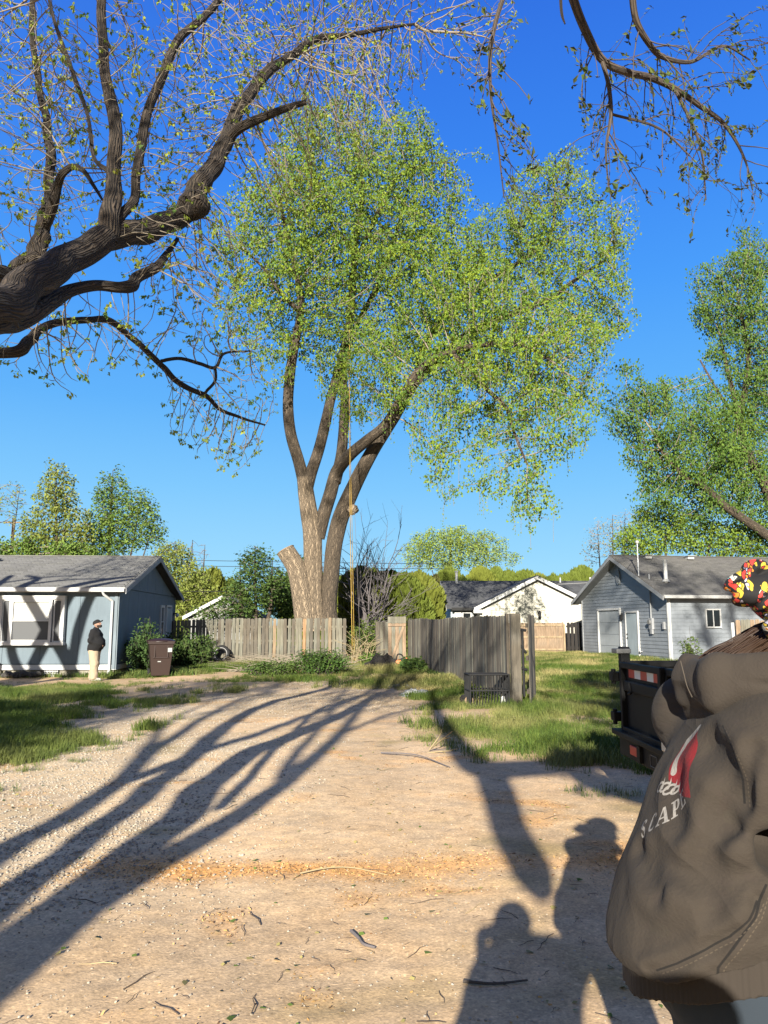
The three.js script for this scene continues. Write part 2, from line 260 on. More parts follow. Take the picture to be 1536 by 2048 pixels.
{
  const axis = (spec) => { const out = []; for (const [a, b, s] of spec) for (let x = a; x < b - 1e-6; x += s) out.push(x); out.push(spec[spec.length - 1][1]); return out; };
  const xs = axis([[-420, -60, 60], [-60, -20, 4], [-20, -9, .3], [-9, -4, .1], [-4, 4, .045], [4, 9, .12], [9, 20, .4], [20, 60, 4], [60, 420, 60]]);
  const zs = axis([[-600, -80, 65], [-80, -44, 2], [-44, -30, .25], [-30, -14, .1], [-14, -7.5, .06], [-7.5, -2.4, .035], [-2.4, 2, .12], [2, 20, 1], [20, 260, 60]]);
  const g = new GB(); g.c = []; const lin = (a, b, t) => a.map((q, k) => q + (b[k] - q) * t);
  for (const z of zs) for (const x of xs) {
    const d = -z, rut = sstep(-2.6, -5.2, z) * 0 + (z > -5.3 && z < -1 ? .003 * n3(x * .5, 2, z * 7) : 0);
    const micro = d < 16 && Math.abs(x) < 9 ? .005 * n3(x * 6, 3, z * 6) + .003 * n3(x * 19, 3, z * 19) * (d < 9 ? 1 : 0) : 0;
    g.v(x, gy(x, z) + micro + rut, z, 0, 1, 0, x, z);
    const gr = sstep(.25, .8, grassAt(x, z)), gv = gravelAt(x, z), ch = chipsAt(x, z), n = fbm(x * .7, 2.2, z * .7, 4), f = n3(x * 6, 2, z * 6);
    let c = lin([.50, .392, .275], [.43, .345, .25], clamp(.5 + n * 1.6));
    c = lin(c, [.50, .44, .345], gv * .8); c = lin(c, [.37, .30, .22], clamp(1.5 * n3(x * .9, 12, z * .35) - .25) * .7); { const tr = Math.exp(-(((x + 1.3 + .25 * Math.sin(z * .3)) / .28) ** 2)) + Math.exp(-(((x - .35 + .25 * Math.sin(z * .3)) / .28) ** 2)); c = lin(c, [.56, .45, .33], tr * .5 * sstep(-4.6, -6.5, z)); }
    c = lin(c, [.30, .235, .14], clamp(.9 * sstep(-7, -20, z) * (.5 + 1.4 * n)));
    c = lin(c, [.58, .31, .085], ch * .95);
    c = lin(c, [.24, .205, .10], gr * .8);
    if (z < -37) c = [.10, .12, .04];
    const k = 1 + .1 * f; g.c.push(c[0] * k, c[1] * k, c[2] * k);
  }
  const W = xs.length; for (let j = 0; j < zs.length - 1; j++) for (let i = 0; i < W - 1; i++) { const a = j * W + i; g.i.push(a, a + W, a + 1, a + 1, a + W, a + W + 1); }
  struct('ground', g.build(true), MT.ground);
}
// ------------------------------------------------------------------ leaf clusters, branches, trees
function clusterGeo(n, len, spread, seed, wide = .8, droop = .6) {
  const r = rng(seed), g = new GB();
  for (let k = 0; k < n; k++) {
    const o = V((r() - .5) * 2, (r() - .5) * 2, (r() - .5) * 2).multiplyScalar(spread), q = new THREE.Quaternion().setFromEuler(new THREE.Euler((r() - .5) * 1.6 + droop * Math.PI / 2, r() * 6.283, (r() - .5) * 1.4, 'YXZ'));
    const s = len * (.7 + .6 * r()), P = (x, y, z) => V(x * s, y * s, z * s).applyQuaternion(q).add(o), w = wide * .5, f = .12;
    const b = P(0, 0, 0), t = P(0, 0, 1), l = P(-w, f, .38), rr = P(w, f, .38);
    g.flat([b, rr, t]); g.flat([b, t, l]);
  }
  return g.build();
}
function colonize(seeds, attr, { step, infl, kill, iters = 90, trop = V(0, 0, 0), jit = .15, seed = 1, maxNodes = 40000 }) {
  const N = seeds.map((s) => ({ p: s.p, up: s.up, seed: true, kids: 0, last: null })), r = rng(seed), cells = new Map(), key = (a, b, c) => a * 73856093 ^ b * 19349663 ^ c * 83492791;
  const A = attr.map((p) => ({ p, best: Infinity, near: -1, dead: false }));
  A.forEach((a) => { const k = key(Math.floor(a.p.x / infl), Math.floor(a.p.y / infl), Math.floor(a.p.z / infl)); let l = cells.get(k); if (!l) cells.set(k, l = []); l.push(a); });
  const touch = (i) => { const p = N[i].p, cx = Math.floor(p.x / infl), cy = Math.floor(p.y / infl), cz = Math.floor(p.z / infl);
    for (let x = cx - 1; x <= cx + 1; x++) for (let y = cy - 1; y <= cy + 1; y++) for (let z = cz - 1; z <= cz + 1; z++) { const l = cells.get(key(x, y, z)); if (l) for (const a of l) if (!a.dead) { const d = a.p.distanceTo(p); if (d < kill) a.dead = true; else if (d < a.best && d < infl) { a.best = d; a.near = i; } } } };
  for (let i = 0; i < N.length; i++) touch(i);
  for (let it = 0; it < iters && N.length < maxNodes; it++) {
    const acc = new Map();
    for (const a of A) if (!a.dead && a.near >= 0) { let v = acc.get(a.near); if (!v) acc.set(a.near, v = V(0, 0, 0)); v.add(a.p.clone().sub(N[a.near].p).normalize()); }
    if (!acc.size) break;
    const from = N.length;
    for (const [i, v] of acc) {
      const n = N[i]; v.normalize().add(trop).add(V(r() - .5, r() - .5, r() - .5).multiplyScalar(jit * 2)).normalize();
      const p = n.p.clone().addScaledVector(v, step);
      if (n.kids >= 4 || (n.last && n.last.distanceTo(p) < step * .45)) { if (n.kids >= 4 || r() < .5) { n.block = (n.block || 0) + 1; } continue; }
      n.kids++; n.last = p; N.push({ p, up: i, seed: false, kids: 0, last: null });
    }
    if (N.length === from) break;
    for (let i = from; i < N.length; i++) touch(i);
  }
  return N;
}
function branchMesh(N, { r0, pow = 2.2, sidesMin = 4, maxR = 9 }) {
  const kids = N.map(() => []), R = new Float32Array(N.length), acc = new Float32Array(N.length);
  for (let i = 0; i < N.length; i++) if (!N[i].seed) kids[N[i].up].push(i);
  for (let i = N.length - 1; i >= 0; i--) { if (N[i].seed) continue; R[i] = Math.min(maxR, acc[i] > 0 ? Math.pow(acc[i], 1 / pow) : r0); acc[N[i].up] += Math.pow(R[i], pow); }
  const g = new GB();
  const walk = (i) => {
    const pts = [N[N[i].up].p], rad = [R[i]]; let k = i;
    for (;;) { pts.push(N[k].p); rad.push(R[k] * (kids[k].length ? 1 : .5)); if (!kids[k].length) break; let b = kids[k][0]; for (const c of kids[k]) if (R[c] > R[b]) b = c; for (const c of kids[k]) if (c !== b) starts.push(c); k = b; }
    // smooth the zigzag
    for (let s = 0; s < 2; s++) for (let q = 1; q < pts.length - 1; q++) pts[q] = pts[q].clone().multiplyScalar(.5).addScaledVector(pts[q - 1], .25).addScaledVector(pts[q + 1], .25);
    g.tube(pts, rad, rad[0] > .05 ? 8 : rad[0] > .02 ? 6 : sidesMin, { uw: 1 });
  };
  const starts = []; for (let i = 0; i < N.length; i++) if (N[i].seed) starts.push(...kids[i]);
  while (starts.length) walk(starts.pop());
  return { geo: g.build(), R, kids };
}
const lobe = (px, py, rx, ry, d, rz, w = 1) => ({ c: at(px, py, d), r: [rx * d / FOC, ry * d / FOC, rz], w });
function scatter(lobes, n, r) {
  const vol = lobes.map((l) => l.r[0] * l.r[1] * l.r[2] * l.w), sum = vol.reduce((a, b) => a + b), out = [];
  lobes.forEach((l, k) => { const m = Math.round(n * vol[k] / sum); for (let i = 0; i < m; i++) { let p; do p = V(r() * 2 - 1, r() * 2 - 1, r() * 2 - 1); while (p.lengthSq() > 1); out.push(V(l.c.x + p.x * l.r[0], l.c.y + p.y * l.r[1], l.c.z + p.z * l.r[2])); } });
  return out;
}
// limbs: [name, [[px, py, depth, half width in px], ...]] -> points and radii in metres
const limbOf = (rows) => [rows.map((q) => q[0].isVector3 ? q[0] : at(q[0], q[1], q[2])), rows.map((q) => q[0].isVector3 ? q[1] : q[3] * q[2] / FOC)];
const limbGeo = (rows, seg, sides, rough, o = {}) => { const [P, R] = resample(...limbOf(rows), seg); if (o.crook) P.forEach((p, k) => { if (k > 2 && k < P.length - 3) { const s = R[k] * o.crook, q = k / P.length * curveLen(P); p.add(V(n3(q * 1.5, 1, 5), n3(q * 1.5, 9, 5), n3(q * 1.5, 17, 5)).multiplyScalar(s)); R[k] *= 1 + .09 * n3(q * 3, 3, p.x); } }); return new GB().tube(P, R, sides, { rough, cap: o.cap, furrow: o.furrow, stretch: o.stretch }).build(true); };
function seedsOf(limbs, step) { const S = []; for (const l of limbs) { const [P] = resample(...limbOf(l.rows), Math.max(4, Math.round(curveLen(limbOf(l.rows)[0]) / step))); P.forEach((p, k) => { if (k / P.length >= (l.from || 0)) S.push({ p, up: -1 }); }); } return S; }
const curveLen = (P) => { let s = 0; for (let i = 1; i < P.length; i++) s += P[i].distanceTo(P[i - 1]); return s; };
function leavesOn(N, R, geo, mat, { thr, per, spread, scale, tint, seed, tipsOnly, kids, keep }) {
  const r = rng(seed), L = [];
  for (let i = 0; i < N.length; i++) {
    if (N[i].seed || R[i] > thr || (tipsOnly && kids[i].length)) continue;
    const cnt = Math.floor(per + r()); if (keep && !keep(N[i].p, r)) continue;
    for (let k = 0; k < cnt; k++) { const t = r(); L.push({ m: mtx(N[i].p.clone().add(V(r() - .5, r() - .6, r() - .5).multiplyScalar(spread * 2)), new THREE.Euler((r() - .5) * .9, r() * 6.283, (r() - .5) * .9), scale * (.7 + .6 * r())), c: tint(r, N[i].p) }); }
  }
  return instanced(geo, mat, L);
}
const mixc = (a, b, t) => a.map((q, k) => q + (b[k] - q) * t);

// ---- the tall cottonwood in the middle
const DT = 37;
{
  const t = thing('cottonwood_tree', 'tall multi-stemmed cottonwood with fresh green leaves standing behind the wooden fence', 'tree');
  const d = DT, L = [
    { name: 'trunk', rows: [[627, 1262, d, 30], [626, 1235, d, 22], [626, 1190, d, 19], [626, 1130, d, 17.5], [625, 1070, d, 18], [617, 1020, d, 16], [611, 980, d, 15], [608, 955, d, 14]], side: 36, rough: .07 },
    { name: 'limb', rows: [[612, 985, d, 13], [606, 955, d, 12], [597, 920, d, 11.5], [582, 870, d - .3, 11], [576, 810, d - .5, 10.5], [581, 740, d - .8, 10], [591, 680, d - 1, 9], [601, 625, d - 1.2, 8], [596, 560, d - 1.4, 6], [575, 480, d - 1.5, 4.5], [560, 400, d - 1.5, 3]], from: .55 },
    { name: 'limb', rows: [[612, 985, d, 12], [621, 950, d, 12], [636, 905, d + .4, 11], [650, 850, d + .7, 10.5], [662, 795, d + 1, 9.5], [680, 730, d + 1.2, 9], [700, 640, d + 1.3, 8], [706, 560, d + 1.3, 7], [712, 480, d + 1.2, 6], [725, 390, d + 1, 4.5], [715, 300, d + 1, 3]], from: .4 },
    { name: 'limb', rows: [[634, 1075, d, 15], [646, 1035, d, 13.5], [660, 990, d + .2, 13], [673, 945, d + .2, 12.5], [700, 910, d - .5, 11.5], [735, 880, d - 1.5, 10.5], [770, 850, d - 2.2, 9.5], [800, 800, d - 2.8, 8.5], [840, 740, d - 3, 8], [900, 705, d - 3, 7], [965, 690, d - 3.2, 5.5], [1040, 690, d - 3.4, 4], [1100, 720, d - 3.4, 3]], from: .5 },
    { name: 'limb', rows: [[670, 965, d + .2, 11.5], [682, 915, d + .6, 11], [687, 860, d + 1, 10], [690, 800, d + 1.3, 9.5], [686, 755, d + 1.4, 8], [700, 680, d + 2, 6], [760, 560, d + 2.5, 5], [800, 440, d + 2.5, 3.5], [830, 320, d + 2.5, 2]], from: .5 },
    { name: 'limb', rows: [[657, 1260, d + .1, 20], [657, 1215, d + .1, 15], [662, 1150, d + .1, 15.5], [668, 1095, d, 15.5], [678, 1045, d, 15.5], [702, 985, d - .2, 14.5], [729, 930, d - .4, 13.5], [755, 885, d - .4, 13], [788, 835, d, 11.5], [830, 765, d + .5, 10], [880, 715, d + .8, 8.5], [945, 662, d + 1, 7.5], [1040, 622, d + 1, 6.5], [1100, 597, d + 1, 5], [1150, 560, d + 1, 4], [1210, 520, d + .8, 2.6]], from: .55 },
    { name: 'limb', rows: [[830, 765, d + .5, 7], [850, 690, d + 1.4, 7], [900, 620, d + 2, 6.5], [990, 555, d + 2.4, 5.5], [1060, 510, d + 2.4, 4.5], [1100, 470, d + 2.2, 3.5], [1110, 400, d + 2, 2.4], [1105, 340, d + 2, 1.4]], from: .3 },
    { name: 'limb', rows: [[900, 705, d - 3, 5.5], [935, 735, d - 3.6, 5.5], [975, 780, d - 4, 4.5], [1012, 815, d - 4.2, 4], [1030, 870, d - 4.3, 3], [1055, 930, d - 4.4, 2]], from: .3 },
    { name: 'limb', rows: [[700, 560, d + 1.3, 5], [730, 480, d + .6, 4.5], [770, 400, d, 4], [800, 350, d - .4, 3.2], [850, 330, d - .6, 2.4], [905, 325, d - .7, 1.4]], from: .2 },
    { name: 'limb', rows: [[601, 625, d - 1.2, 5], [565, 590, d - 1.8, 4], [530, 540, d - 2.4, 3], [490, 500, d - 2.8, 2]], from: .2 },
    { name: 'limb', rows: [[710, 500, d + 1.2, 4.5], [660, 440, d + 1.6, 3.6], [630, 360, d + 1.8, 2.6], [615, 300, d + 1.8, 1.8]], from: .2 },
  ];
  L.forEach((l, k) => part(t, l.name, limbGeo(l.rows, 60, k === 0 || k === 5 ? 36 : 14, k === 0 || k === 5 ? .075 : .05, { furrow: k === 0 || k === 5 ? 1.3 : 1, stretch: 2.4 }), k === 0 ? MT.barkPale : MT.barkMid));
  const stub = [[614, 1255, d - .2, 23], [608, 1215, d - .2, 20], [600, 1170, d - .2, 19.5], [591, 1135, d - .2, 19], [571, 1100, d - .2, 18]];
  const st = part(t, 'limb', limbGeo(stub, 24, 26, .06, { cap: 1, furrow: 1.3, stretch: 2.4 }), MT.barkPale, { label: 'sawn-off limb stub leaning out from the trunk' });
  { const e = at(571, 1100, d - .2), dn = e.clone().sub(at(591, 1135, d - .2)).normalize(); const rr = 18.4 * d / FOC; part(st, 'cut_face', new GB().tube([e.clone().addScaledVector(dn, -.01), e.clone().addScaledVector(dn, .04)], [rr, rr * .9], 26, { cap: 1, rough: .04 }).build(), MT.cutWood); }
  const burl = at(706, 1020, d - .45); { const g = new THREE.SphereGeometry(.27, 18, 14), p = g.attributes.position; for (let i = 0; i < p.count; i++) { const q = V().fromBufferAttribute(p, i), k = 1 + .5 * fbm(q.x * 6, q.y * 6, q.z * 6, 3); p.setXYZ(i, burl.x + q.x * k, burl.y + q.y * k * .9, burl.z + q.z * k); } g.computeVertexNormals(); part(t, 'burl', g, MT.barkPale); }
  const lobes = [
    lobe(690, 330, 170, 130, d, 3.6), lobe(800, 400, 140, 190, d, 3.8), lobe(700, 480, 220, 150, d, 4.2), lobe(590, 430, 140, 120, d - 1, 3.4), lobe(540, 540, 120, 100, d - 1.5, 3), lobe(640, 600, 140, 120, d, 3.6), lobe(840, 590, 160, 150, d, 4.4),
    lobe(1100, 420, 105, 105, d + 1.5, 3), lobe(1190, 480, 80, 85, d + 1, 2.6), lobe(1165, 590, 105, 110, d + .5, 3), lobe(1020, 520, 130, 110, d + 1.5, 3.6), lobe(960, 650, 170, 120, d - 1, 4.4), lobe(1110, 710, 120, 110, d - 1.5, 3.4), lobe(990, 770, 150, 100, d - 3, 3),
    lobe(1090, 850, 100, 95, d - 4, 2.2, .8), lobe(1010, 920, 85, 95, d - 4.3, 1.7, .75), lobe(1065, 990, 62, 85, d - 4.4, 1.4, .6), lobe(480, 620, 60, 90, d - 2, 2, .6), lobe(560, 720, 45, 70, d - 2, 1.6, .5), lobe(880, 860, 75, 95, d - 3, 1.9, .75), lobe(885, 940, 50, 70, d - 3.2, 1.3, .55), lobe(770, 730, 90, 100, d - 1.5, 2.6), lobe(700, 790, 55, 80, d - 1, 1.8, .7), lobe(520, 660, 70, 80, d - 2, 2, .7), lobe(650, 690, 70, 85, d + .5, 2, .8),
    lobe(470, 480, 60, 110, d - 2, 2.2, .6), lobe(650, 240, 110, 50, d + .5, 2.4, .7), lobe(900, 330, 55, 34, d - .5, 1.4, .6), lobe(930, 520, 90, 80, d, 3, .8), lobe(800, 770, 70, 60, d - 4, 1.2, .9), lobe(880, 730, 80, 60, d - 4.4, 1.2, .9), lobe(730, 690, 60, 70, d - 3.5, 1.2, .8), lobe(1250, 440, 40, 60, d + .6, 1.4, .5), lobe(1240, 640, 40, 60, d, 1.4, .5), lobe(450, 590, 34, 60, d - 2, 1.2, .5), lobe(1170, 800, 50, 60, d - 2, 1.4, .5), lobe(1130, 330, 60, 30, d + 2, 1.2, .5), lobe(820, 240, 50, 34, d, 1.2, .5), lobe(960, 300, 30, 24, d - .5, .8, .5),
  ];
  const r = rng(11), A = scatter(lobes, 17000, r), N = colonize(seedsOf(L, .4), A, { step: .3, infl: 2.4, kill: .36, iters: 75, trop: V(0, .05, 0), seed: 3, maxNodes: 42000 });
  const B = branchMesh(N, { r0: .0085, pow: 2.25, maxR: .16 });
  part(t, 'branches', B.geo, MT.twig, { kind: 'stuff' });
  const c = (rr) => mixc(mixc([.135, .225, .02], [.23, .295, .022], rr()), [.075, .155, .024], rr() < .33 ? .9 : 0);
  stuff('leaves', 0, 0, leavesOn(N, B.R, clusterGeo(6, .098, .17, 5, .85, .7), leafMat('cottonwood leaf', [1, 1, 1], .3), { thr: .032, per: 3.3, spread: .19, scale: 1, tint: c, seed: 8, keep: (p, q) => n3(p.x * .55, p.y * .55, p.z * .55) + .35 * n3(p.x * 1.7, p.y * 1.7, p.z * 1.7) > -.33 + .2 * (q() - .5) }), t);
  { // hanging sprays on the lower right and at the fringe
    const q = rng(12), g = new GB(), li = []; for (let i = 0; i < N.length; i++) { if (N[i].seed || B.kids[i].length || q() > (N[i].p.y < 15.5 ? .55 : .12)) continue; const l = .4 + 1.3 * q() * (N[i].p.y < 14 ? 1 : .5), e = N[i].p.clone().add(V((q() - .5) * .5, -l, (q() - .5) * .5)), P = spline([N[i].p, N[i].p.clone().lerp(e, .4).add(V((e.x - N[i].p.x) * .4, .1, 0)), e], 6); g.tube(P, P.map(() => .007), 4); for (let k = 1; k <= 6; k++) if (q() < .8) li.push({ m: mtx(P[k], new THREE.Euler((q() - .5), q() * 6.283, (q() - .5)), .55 + .4 * q()), c: c(q) }); }
    part(t, 'hanging_twigs', g.build(), MT.twig, { kind: 'stuff' }); stuff('hanging_leaves', 0, 0, instanced(clusterGeo(5, .098, .14, 6, .85, .8), leafMat('cottonwood leaf', [1, 1, 1], .3), li), t); }
  console.log('cottonwood nodes', N.length);
}

// ---- the big old tree whose limbs reach over from the left (its trunk stands behind the camera, its limbs throw the long shadows on the drive)
const lift = (px, py, h) => { const g = gnd(px, py); return V(g.x + SUN.x / SUN.y * h, h, g.z + SUN.z / SUN.y * h); };
{
  const t = thing('elm_tree', 'huge old tree with furrowed dark limbs and small new leaves reaching over the drive', 'tree');
  const W = (px, py, h, r) => [lift(px, py, h), r], B0 = V(-2.85, 2.4, 4.7);
  const L = [
    { name: 'trunk', rows: [[V(-2.95, -.2, 4.9), .5], [V(-2.92, .5, 4.85), .36], [V(-2.88, 1.5, 4.75), .31], [B0, .30]], nos: 1 },
    { name: 'limb', rows: [[V(-2.9, 1.9, 4.7), .18], W(165, 1780, 2.55, .17), W(350, 1640, 2.8, .165), W(425, 1560, 3.0, .16), W(540, 1490, 3.25, .155), [0, 612, 4.5, 39], [60, 567, 4.9, 35], [125, 525, 5.3, 31], [200, 484, 5.7, 29], [260, 466, 6, 26], [320, 450, 6.3, 24], [372, 424, 6.6, 22], [392, 392, 6.7, 23], [408, 358, 6.8, 20], [436, 318, 7, 18], [456, 270, 7.2, 16], [480, 215, 7.5, 13.5], [530, 150, 7.9, 11], [580, 112, 8.3, 9], [640, 76, 8.8, 7], [700, 70, 9, 5.5], [760, 58, 9.3, 4], [830, 48, 9.5, 2.5]], from: .38, big: 1 },
    { name: 'limb', rows: [[215, 485, 5.75, 20], [221, 425, 5.8, 20], [226, 360, 5.9, 16], [233, 280, 6, 14], [222, 200, 6.1, 12.5], [208, 120, 6.2, 11], [203, 50, 6.3, 10], [205, -30, 6.4, 9.5], [200, -160, 6.6, 7]], from: .1 },
    { name: 'limb', rows: [[222, 455, 5.8, 12], [250, 425, 5.9, 10], [268, 395, 6, 9.5], [274, 350, 6, 10], [282, 295, 6.1, 10], [296, 230, 6.2, 10], [320, 160, 6.4, 9], [355, 80, 6.6, 9], [400, 40, 6.8, 8], [445, -10, 7, 7], [520, -90, 7.3, 5]], from: .1 },
    { name: 'limb', rows: [[452, 282, 7.15, 11], [475, 262, 7.1, 11], [530, 235, 7, 8.5], [580, 213, 6.9, 6.5], [612, 204, 6.85, 5]], from: .3, cap: 1, label: 'snapped bare branch with a broken end' },
    { name: 'limb', rows: [[V(-2.9, 2.1, 4.6), .13], W(0, 1805, 2.6, .125), W(210, 1645, 3.0, .12), W(350, 1540, 3.6, .12), W(500, 1425, 4.4, .12), [0, 556, 7, 23], [40, 543, 7.2, 21], [68, 512, 7.3, 20], [80, 480, 7.4, 17], [92, 440, 7.4, 14], [98, 390, 7.5, 11], [100, 300, 7.6, 9.5], [90, 230, 7.7, 8], [75, 150, 7.8, 7], [65, 60, 7.9, 6], [68, -60, 8, 5]], from: .3 },
    { name: 'limb', rows: [[88, 455, 7.4, 12], [108, 405, 7.2, 11], [117, 370, 7.1, 9], [125, 346, 7, 8], [140, 334, 7, 7], [165, 340, 6.9, 5.5], [188, 372, 6.8, 4], [205, 400, 6.7, 2.5]], from: .2 },
    { name: 'limb', rows: [[228, 350, 5.9, 6], [190, 320, 6, 4], [175, 230, 6.1, 4], [140, 130, 6.3, 4.5], [115, 60, 6.4, 4], [90, -30, 6.6, 3]], from: .1 },
    { name: 'limb', rows: [[-70, 660, 4.3, 22], [0, 652, 4.55, 22], [30, 645, 4.8, 23], [70, 618, 5, 20], [112, 596, 5.3, 17], [150, 581, 5.5, 13], [200, 572, 5.7, 11], [240, 576, 5.8, 11], [266, 574, 5.9, 13], [276, 556, 6, 12], [310, 536, 6.2, 10], [332, 508, 6.4, 7], [355, 478, 6.6, 4]], from: .15 },
    { name: 'limb', rows: [[V(-2.8, 2.8, .9), .06], [V(-2.9, 3.2, -2.5), .055], [0, 708, 5.5, 11], [45, 700, 5.6, 12], [60, 681, 5.7, 12], [72, 664, 5.8, 9], [110, 645, 6, 7.5], [180, 640, 6.3, 6.5], [215, 641, 6.5, 7], [260, 675, 6.8, 6], [310, 715, 7, 6], [335, 745, 7.2, 6], [370, 775, 7.4, 5.5], [410, 790, 7.6, 5], [440, 818, 7.7, 4], [480, 835, 7.8, 3], [530, 850, 7.9, 1.8]], from: .3 },
    { name: 'limb', rows: [[322, 722, 7.1, 3.6], [360, 718, 7.2, 3.6], [400, 728, 7.3, 3.6], [430, 735, 7.4, 3.4], [446, 708, 7.4, 2.6], [500, 702, 7.5, 1.6]], from: .3 },
    { name: 'limb', rows: [[430, 735, 7.4, 3], [430, 762, 7.5, 3], [410, 786, 7.6, 3]], from: .3 },
    { name: 'limb', rows: [[V(-2.85, 2.2, 4.75), .2], W(120, 1845, 3.05, .165), W(250, 1760, 3.35, .15), W(500, 1615, 4.0, .125), W(650, 1500, 5.2, .1), W(725, 1415, 6.8, .075), W(770, 1365, 8.4, .04)], nos: 1 },
    { name: 'limb', rows: [W(560, 1560, 4.5, .07), W(610, 1490, 5.3, .065), W(655, 1440, 6.2, .06), W(680, 1390, 7.4, .05), W(720, 1360, 8.6, .03)], nos: 1 },
    { name: 'limb', rows: [[V(-3.0, 2.0, 4.7), .14], W(0, 1700, 3.0, .12), W(115, 1640, 3.3, .115), W(225, 1570, 3.8, .105), W(310, 1500, 4.8, .09), W(450, 1415, 6.5, .07), W(560, 1370, 8, .045)], nos: 1 },
    { name: 'limb', rows: [W(225, 1570, 3.8, .1), [V(-4.2, 8, 3.8), .09], [V(-5.6, 13, 2), .08], [V(-7.2, 18, -1), .06], [V(-8.2, 22, -3), .03]], nos: 1 },
    { name: 'limb', rows: [W(265, 1530, 4.3, .06), W(300, 1490, 4.9, .06), W(330, 1450, 5.6, .05), W(440, 1395, 7, .03)], nos: 1 },
    { name: 'limb', rows: [W(690, 1465, 5.9, .06), W(780, 1430, 6.4, .05), W(880, 1405, 7, .045), W(960, 1385, 7.6, .03)], nos: 1 },
  ];
  for (const l of L) part(t, l.name, limbGeo(l.rows, l.big ? 300 : l.rows.length * 10, l.big ? 64 : l.rows.length > 8 ? 28 : 12, l.big ? .035 : .04, { cap: l.cap, furrow: l.big ? 2.2 : 1.6, stretch: 1.4, crook: l.nos ? 0 : l.big ? .35 : .7 }), MT.barkDark, l.label ? { label: l.label } : undefined);
  { const p = at(388, 410, 6.45), rr = .125, g = new THREE.SphereGeometry(rr, 28, 20), a = g.attributes.position; for (let i = 0; i < a.count; i++) { const q = V().fromBufferAttribute(a, i), k = 1 + .16 * Math.abs(n3(q.x * 60, q.y * 14, q.z * 60)) + .25 * fbm(q.x * 9, q.y * 9, q.z * 9, 2); a.setXYZ(i, p.x + q.x * k * 1.1, p.y + q.y * k, p.z + q.z * k); } g.computeVertexNormals(); part(t, 'burl', g, MT.barkDark, { label: 'round furrowed burl at the bend of the main limb' }); }
  const lobes = [
    lobe(70, 120, 110, 150, 7.4, 1.2, 1.3), lobe(70, 330, 110, 120, 7.3, 1.1, .8), lobe(60, 480, 90, 70, 7, 1, .6), lobe(200, 230, 90, 180, 6.4, 1, .6), lobe(330, 250, 100, 150, 6.8, 1.2, .8), lobe(430, 150, 110, 150, 7.4, 1.2, .8), lobe(330, 400, 110, 70, 6.4, .9), lobe(300, 90, 120, 90, 6.9, 1, .5),
    lobe(560, 90, 130, 110, 8.3, 1.4), lobe(670, 110, 130, 110, 8.9, 1.4), lobe(790, 70, 130, 80, 9.4, 1.2, .9), lobe(560, 300, 100, 120, 7.4, 1.2, .5), lobe(700, 220, 120, 100, 9, 1.3, .4), lobe(960, 60, 90, 70, 9.6, 1, .6),
    lobe(350, 540, 110, 80, 6.4, .9, 1.5), lobe(300, 470, 120, 50, 6.2, .5, 1.4), lobe(420, 480, 90, 110, 6.9, .7, .9), lobe(150, 660, 150, 50, 6, .8, .9), lobe(90, 720, 90, 50, 5.7, .6, .9), lobe(230, 690, 80, 50, 6.5, .6, .6), lobe(420, 640, 120, 80, 7, 1, .45), lobe(390, 830, 60, 80, 7.5, .7, 1.1), lobe(470, 860, 60, 90, 7.7, .7, 1.2), lobe(500, 770, 60, 70, 7.6, .7, .6), lobe(450, 690, 60, 50, 7.3, .6),
  ];
  const r = rng(21), N = colonize(seedsOf(L.filter((l) => !l.nos), .13), scatter(lobes, 19000, r), { step: .075, infl: 1.6, kill: .095, iters: 70, trop: V(0, -.3, 0), jit: .36, seed: 4, maxNodes: 36000 });
  const B = branchMesh(N, { r0: .0028, pow: 2.2, maxR: .028 });
  part(t, 'branches', B.geo, MT.twig, { kind: 'stuff' });
  const tint = (rr) => mixc(mixc([.17, .25, .025], [.32, .35, .05], rr()), [.09, .17, .03], rr() < .2 ? 1 : 0);
  stuff('leaves', 0, 0, leavesOn(N, B.R, clusterGeo(5, .034, .028, 15, .7, .5), leafMat('elm leaf', [1, 1, 1], .35), { thr: .003, per: .8, spread: .02, scale: 1, tint, seed: 18, kids: B.kids, tipsOnly: true }), t);
  // out of the picture: crown of the stems behind the camera
  const hi = [{ c: V(-3, 9.2, 4), r: [3, 1.8, 3], w: 1 }, { c: V(-6, 8, 3), r: [2.6, 1.6, 3], w: 1 }, { c: V(-8.1, 22, -3), r: [3.6, 4.2, 3], w: .8 }, { c: V(-3.1, 7, 3), r: [1.7, 1.5, 2], w: 1.5 }];
  const N2 = colonize(seedsOf(L.filter((l) => l.nos).slice(1), .3), scatter(hi, 1500, r), { step: .28, infl: 3.5, kill: .5, iters: 60, seed: 5 });
  const B2 = branchMesh(N2, { r0: .008, maxR: .06 }); part(t, 'branches', B2.geo, MT.twigDark, { kind: 'stuff' });
  stuff('leaves', 0, 0, leavesOn(N2, B2.R, clusterGeo(6, .06, .12, 16, .8, .5), leafMat('elm crown leaf', [.12, .18, .03], .35), { thr: .03, per: 1.6, spread: .18, scale: 1.5, tint: () => [1, 1, 1], seed: 28 }), t);
  console.log('elm nodes', N.length);
}
